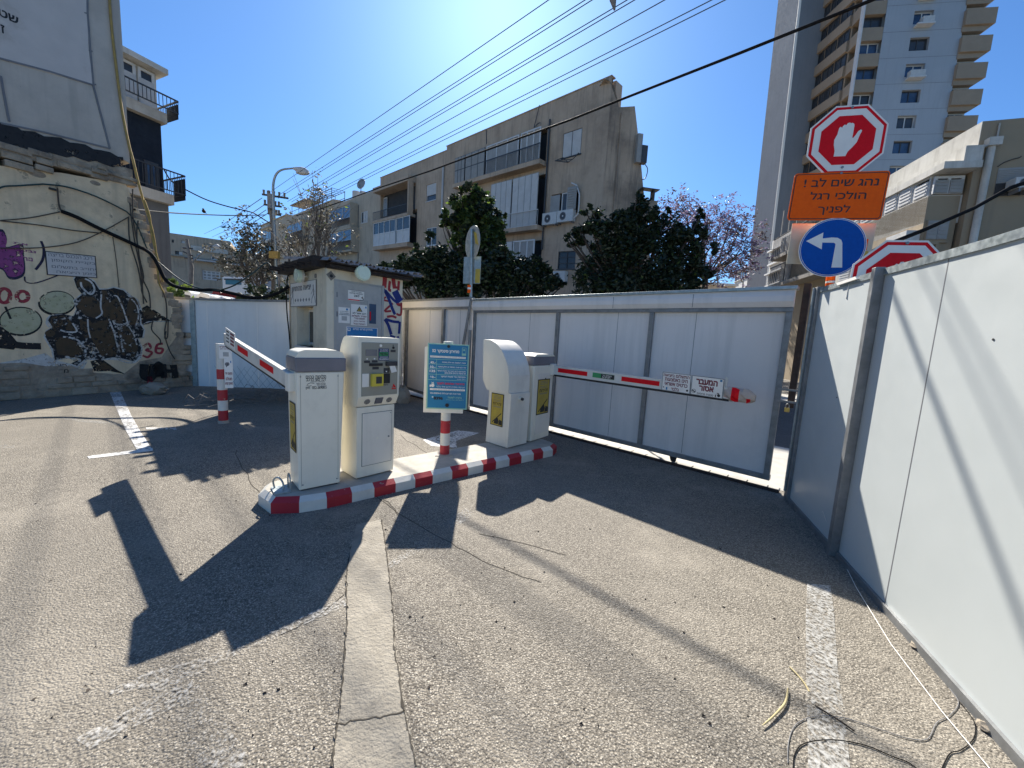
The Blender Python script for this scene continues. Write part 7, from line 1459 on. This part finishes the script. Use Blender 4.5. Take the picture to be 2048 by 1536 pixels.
c = xt(480, 560, 15.8); m = MB(); m.ball(c+np.array([0, 0, .06]), (.05, .09, .07), 0, 8, 6); m.ball(c+np.array([-.02, 0, .14]), (.035, .04, .035), 0, 8, 6); m.tube([c+np.array([.02, 0, .04]), c+np.array([.10, 0, -.02])], [.025, .01]); m.build('bird', M['wire'], None, None, 'small dark bird perched on the level black cable', 'bird')
m = MB(); m.tube([at(x, y, 9.) for x, y in ((1690, 530), (1760, 494), (1850, 458), (1950, 415), (2020, 375), (2120, 340))], .035, 0, 7); m.tube([at(x, y, 9.05) for x, y in ((1690, 534), (1760, 499), (1850, 462), (1950, 418), (2020, 379), (2120, 344))], .012, 0, 5); m.build('twisted_cable', M['wire'], None, None, 'thick twisted black cable passing in front of the limewashed corner house', 'cable')
# ================================================================ street things seen over the fences
def van():
    t = T('white_truck', (at(470, 560, 34)[0], 34, 0), 'white box truck with small teal window parked beyond the back fence', 'truck'); f = Fr(at(445, 600, 34), nrm([.95, -.25, 0])); a0, b1 = f.px(*z9(865, 930)); a1, b0 = f.px(*z9(1320, 1240)); zz = f.px(0, 0)
    fb0 = Fr((f.O[0], f.O[1], 0), f.u); a0, b1 = fb0.px(*z9(865, 935)); a1 = fb0.px(*z9(1330, 1000))[0]
    m = MB(); m.box(fb0, a0, a1, .5, b1, -2.4, 0); m.build('body', M['car'], t, bevel=.08)
    m = MB(); r = fixr(fb0.rect(*z9(920, 985), *z9(1160, 1060))); m.box(fb0, r[0], r[1], r[2], r[3], .001, .03); w_ = m.build('side_window', M['tarp'], t)
    m = MB(); m.box(fb0, r[0]-.1, r[1]+.1, r[3]+.001, r[3]+.1, .001, .08); m.build('window_trim', M['dark'], w_)
    for a in (a0+.9, a1-1.0):
        m = MB(); m.disc(fb0, a, .45, .45, -.2, .03, 0, 20); m.disc(fb0, a, .45, .22, .031, .04, 1, 14); m.build('wheel', [M['black'], M['galv']], t)
van()
def carroof(label, x0, x1, y0, y1, Y, mat):
    f = Fr(at((x0+x1)/2, 600, Y), nrm([1, .12, 0])); f = Fr((f.O[0], f.O[1], 0), f.u); a0, b1 = f.px(x0, y0); a1, b0 = f.px(x1, y1); L_ = a1-a0; h = b1; t = T('parked_car', (f.O[0], f.O[1], 0), label, 'car')
    m = MB(); m.poly(f, [(a0, .3), (a1, .3), (a1, h*.55), (a1-L_*.08, h*.62), (a1-L_*.28, h*.64), (a1-L_*.40, h*.97), (a0+L_*.3, h), (a0+L_*.12, h*.92), (a0, h*.65)], -1.8, 0); m.build('body', M[mat], t, bevel=.06)
    m = MB(); m.poly(f, [(a0+L_*.1, h*.66), (a1-L_*.31, h*.66), (a1-L_*.42, h*.92), (a0+L_*.28, h*.94), (a0+L_*.15, h*.88)], .001, .012); m.build('side_window', M['glass'], t)
    for a in (a0+L_*.2, a1-L_*.2): m = MB(); m.disc(f, a, .32, .32, -.2, .02, 0, 18); m.disc(f, a, .32, .18, .021, .03, 1, 12); m.build('wheel', [M['black'], M['galv']], t)
carroof('white car roof showing over the back fence, nearest the graffiti wall', 345, 405, 577, 590, 15, 'car')
carroof('longer white car showing over the middle of the back fence', 383, 442, 583, 600, 14, 'car')
carroof('dark red car partly hidden behind the drooping cable over the back fence', 418, 452, 579, 600, 20, 'garnet')
ys = at(555, 515, 21); m = MB(); fy = Fr(ys, nrm([1, -.1, 0])); m.pbox(fy, *z9(1590, 550), *z9(1730, 660), -.08, .08, 0); m.tube([np.array([ys[0], ys[1]+.12, 0]), ys+np.array([0, .12, 0])], .05, 1); m.build('yellow_street_sign', [M['yellw'], M['pole']], None, None, 'weathered yellow box sign on a post beside the street lamp', 'street sign')
c = at(1300, 591, 6.4); m = MB(); fr0 = Fr(c, (1, 0, 0)); m.disc(fr0, 0, -.02, .075, -.01, .0, 0, 24); m.disc(fr0, 0, -.02, .062, -.001, .003, 1, 24); m.tube([(c[0], c[1]+.03, 0), c+np.array([0, .03, 0])], .025, 2); m.build('round_red_sign', [M['redsign'], M['redp2'], M['galv']], None, None, 'top of a small round red sign peeping over the sliding gate', 'road sign')
bw = at(1440, 585, 45); m = MB(); fw_ = Fr((bw[0], bw[1], 0), (1, 0, 0)); p = fw_.px(1385, 568); q = fw_.px(1472, 569); m.box(fw_, p[0], q[0], 0, p[1], -6, 0, 0); m.box(fw_, p[0]-.2, q[0]+.2, p[1]+.001, p[1]+.25, -6.2, .2, 1); m.build('low_house', [M['beige'], M['pale']], None, None, 'low beige house far down the street under the jacaranda', 'house')
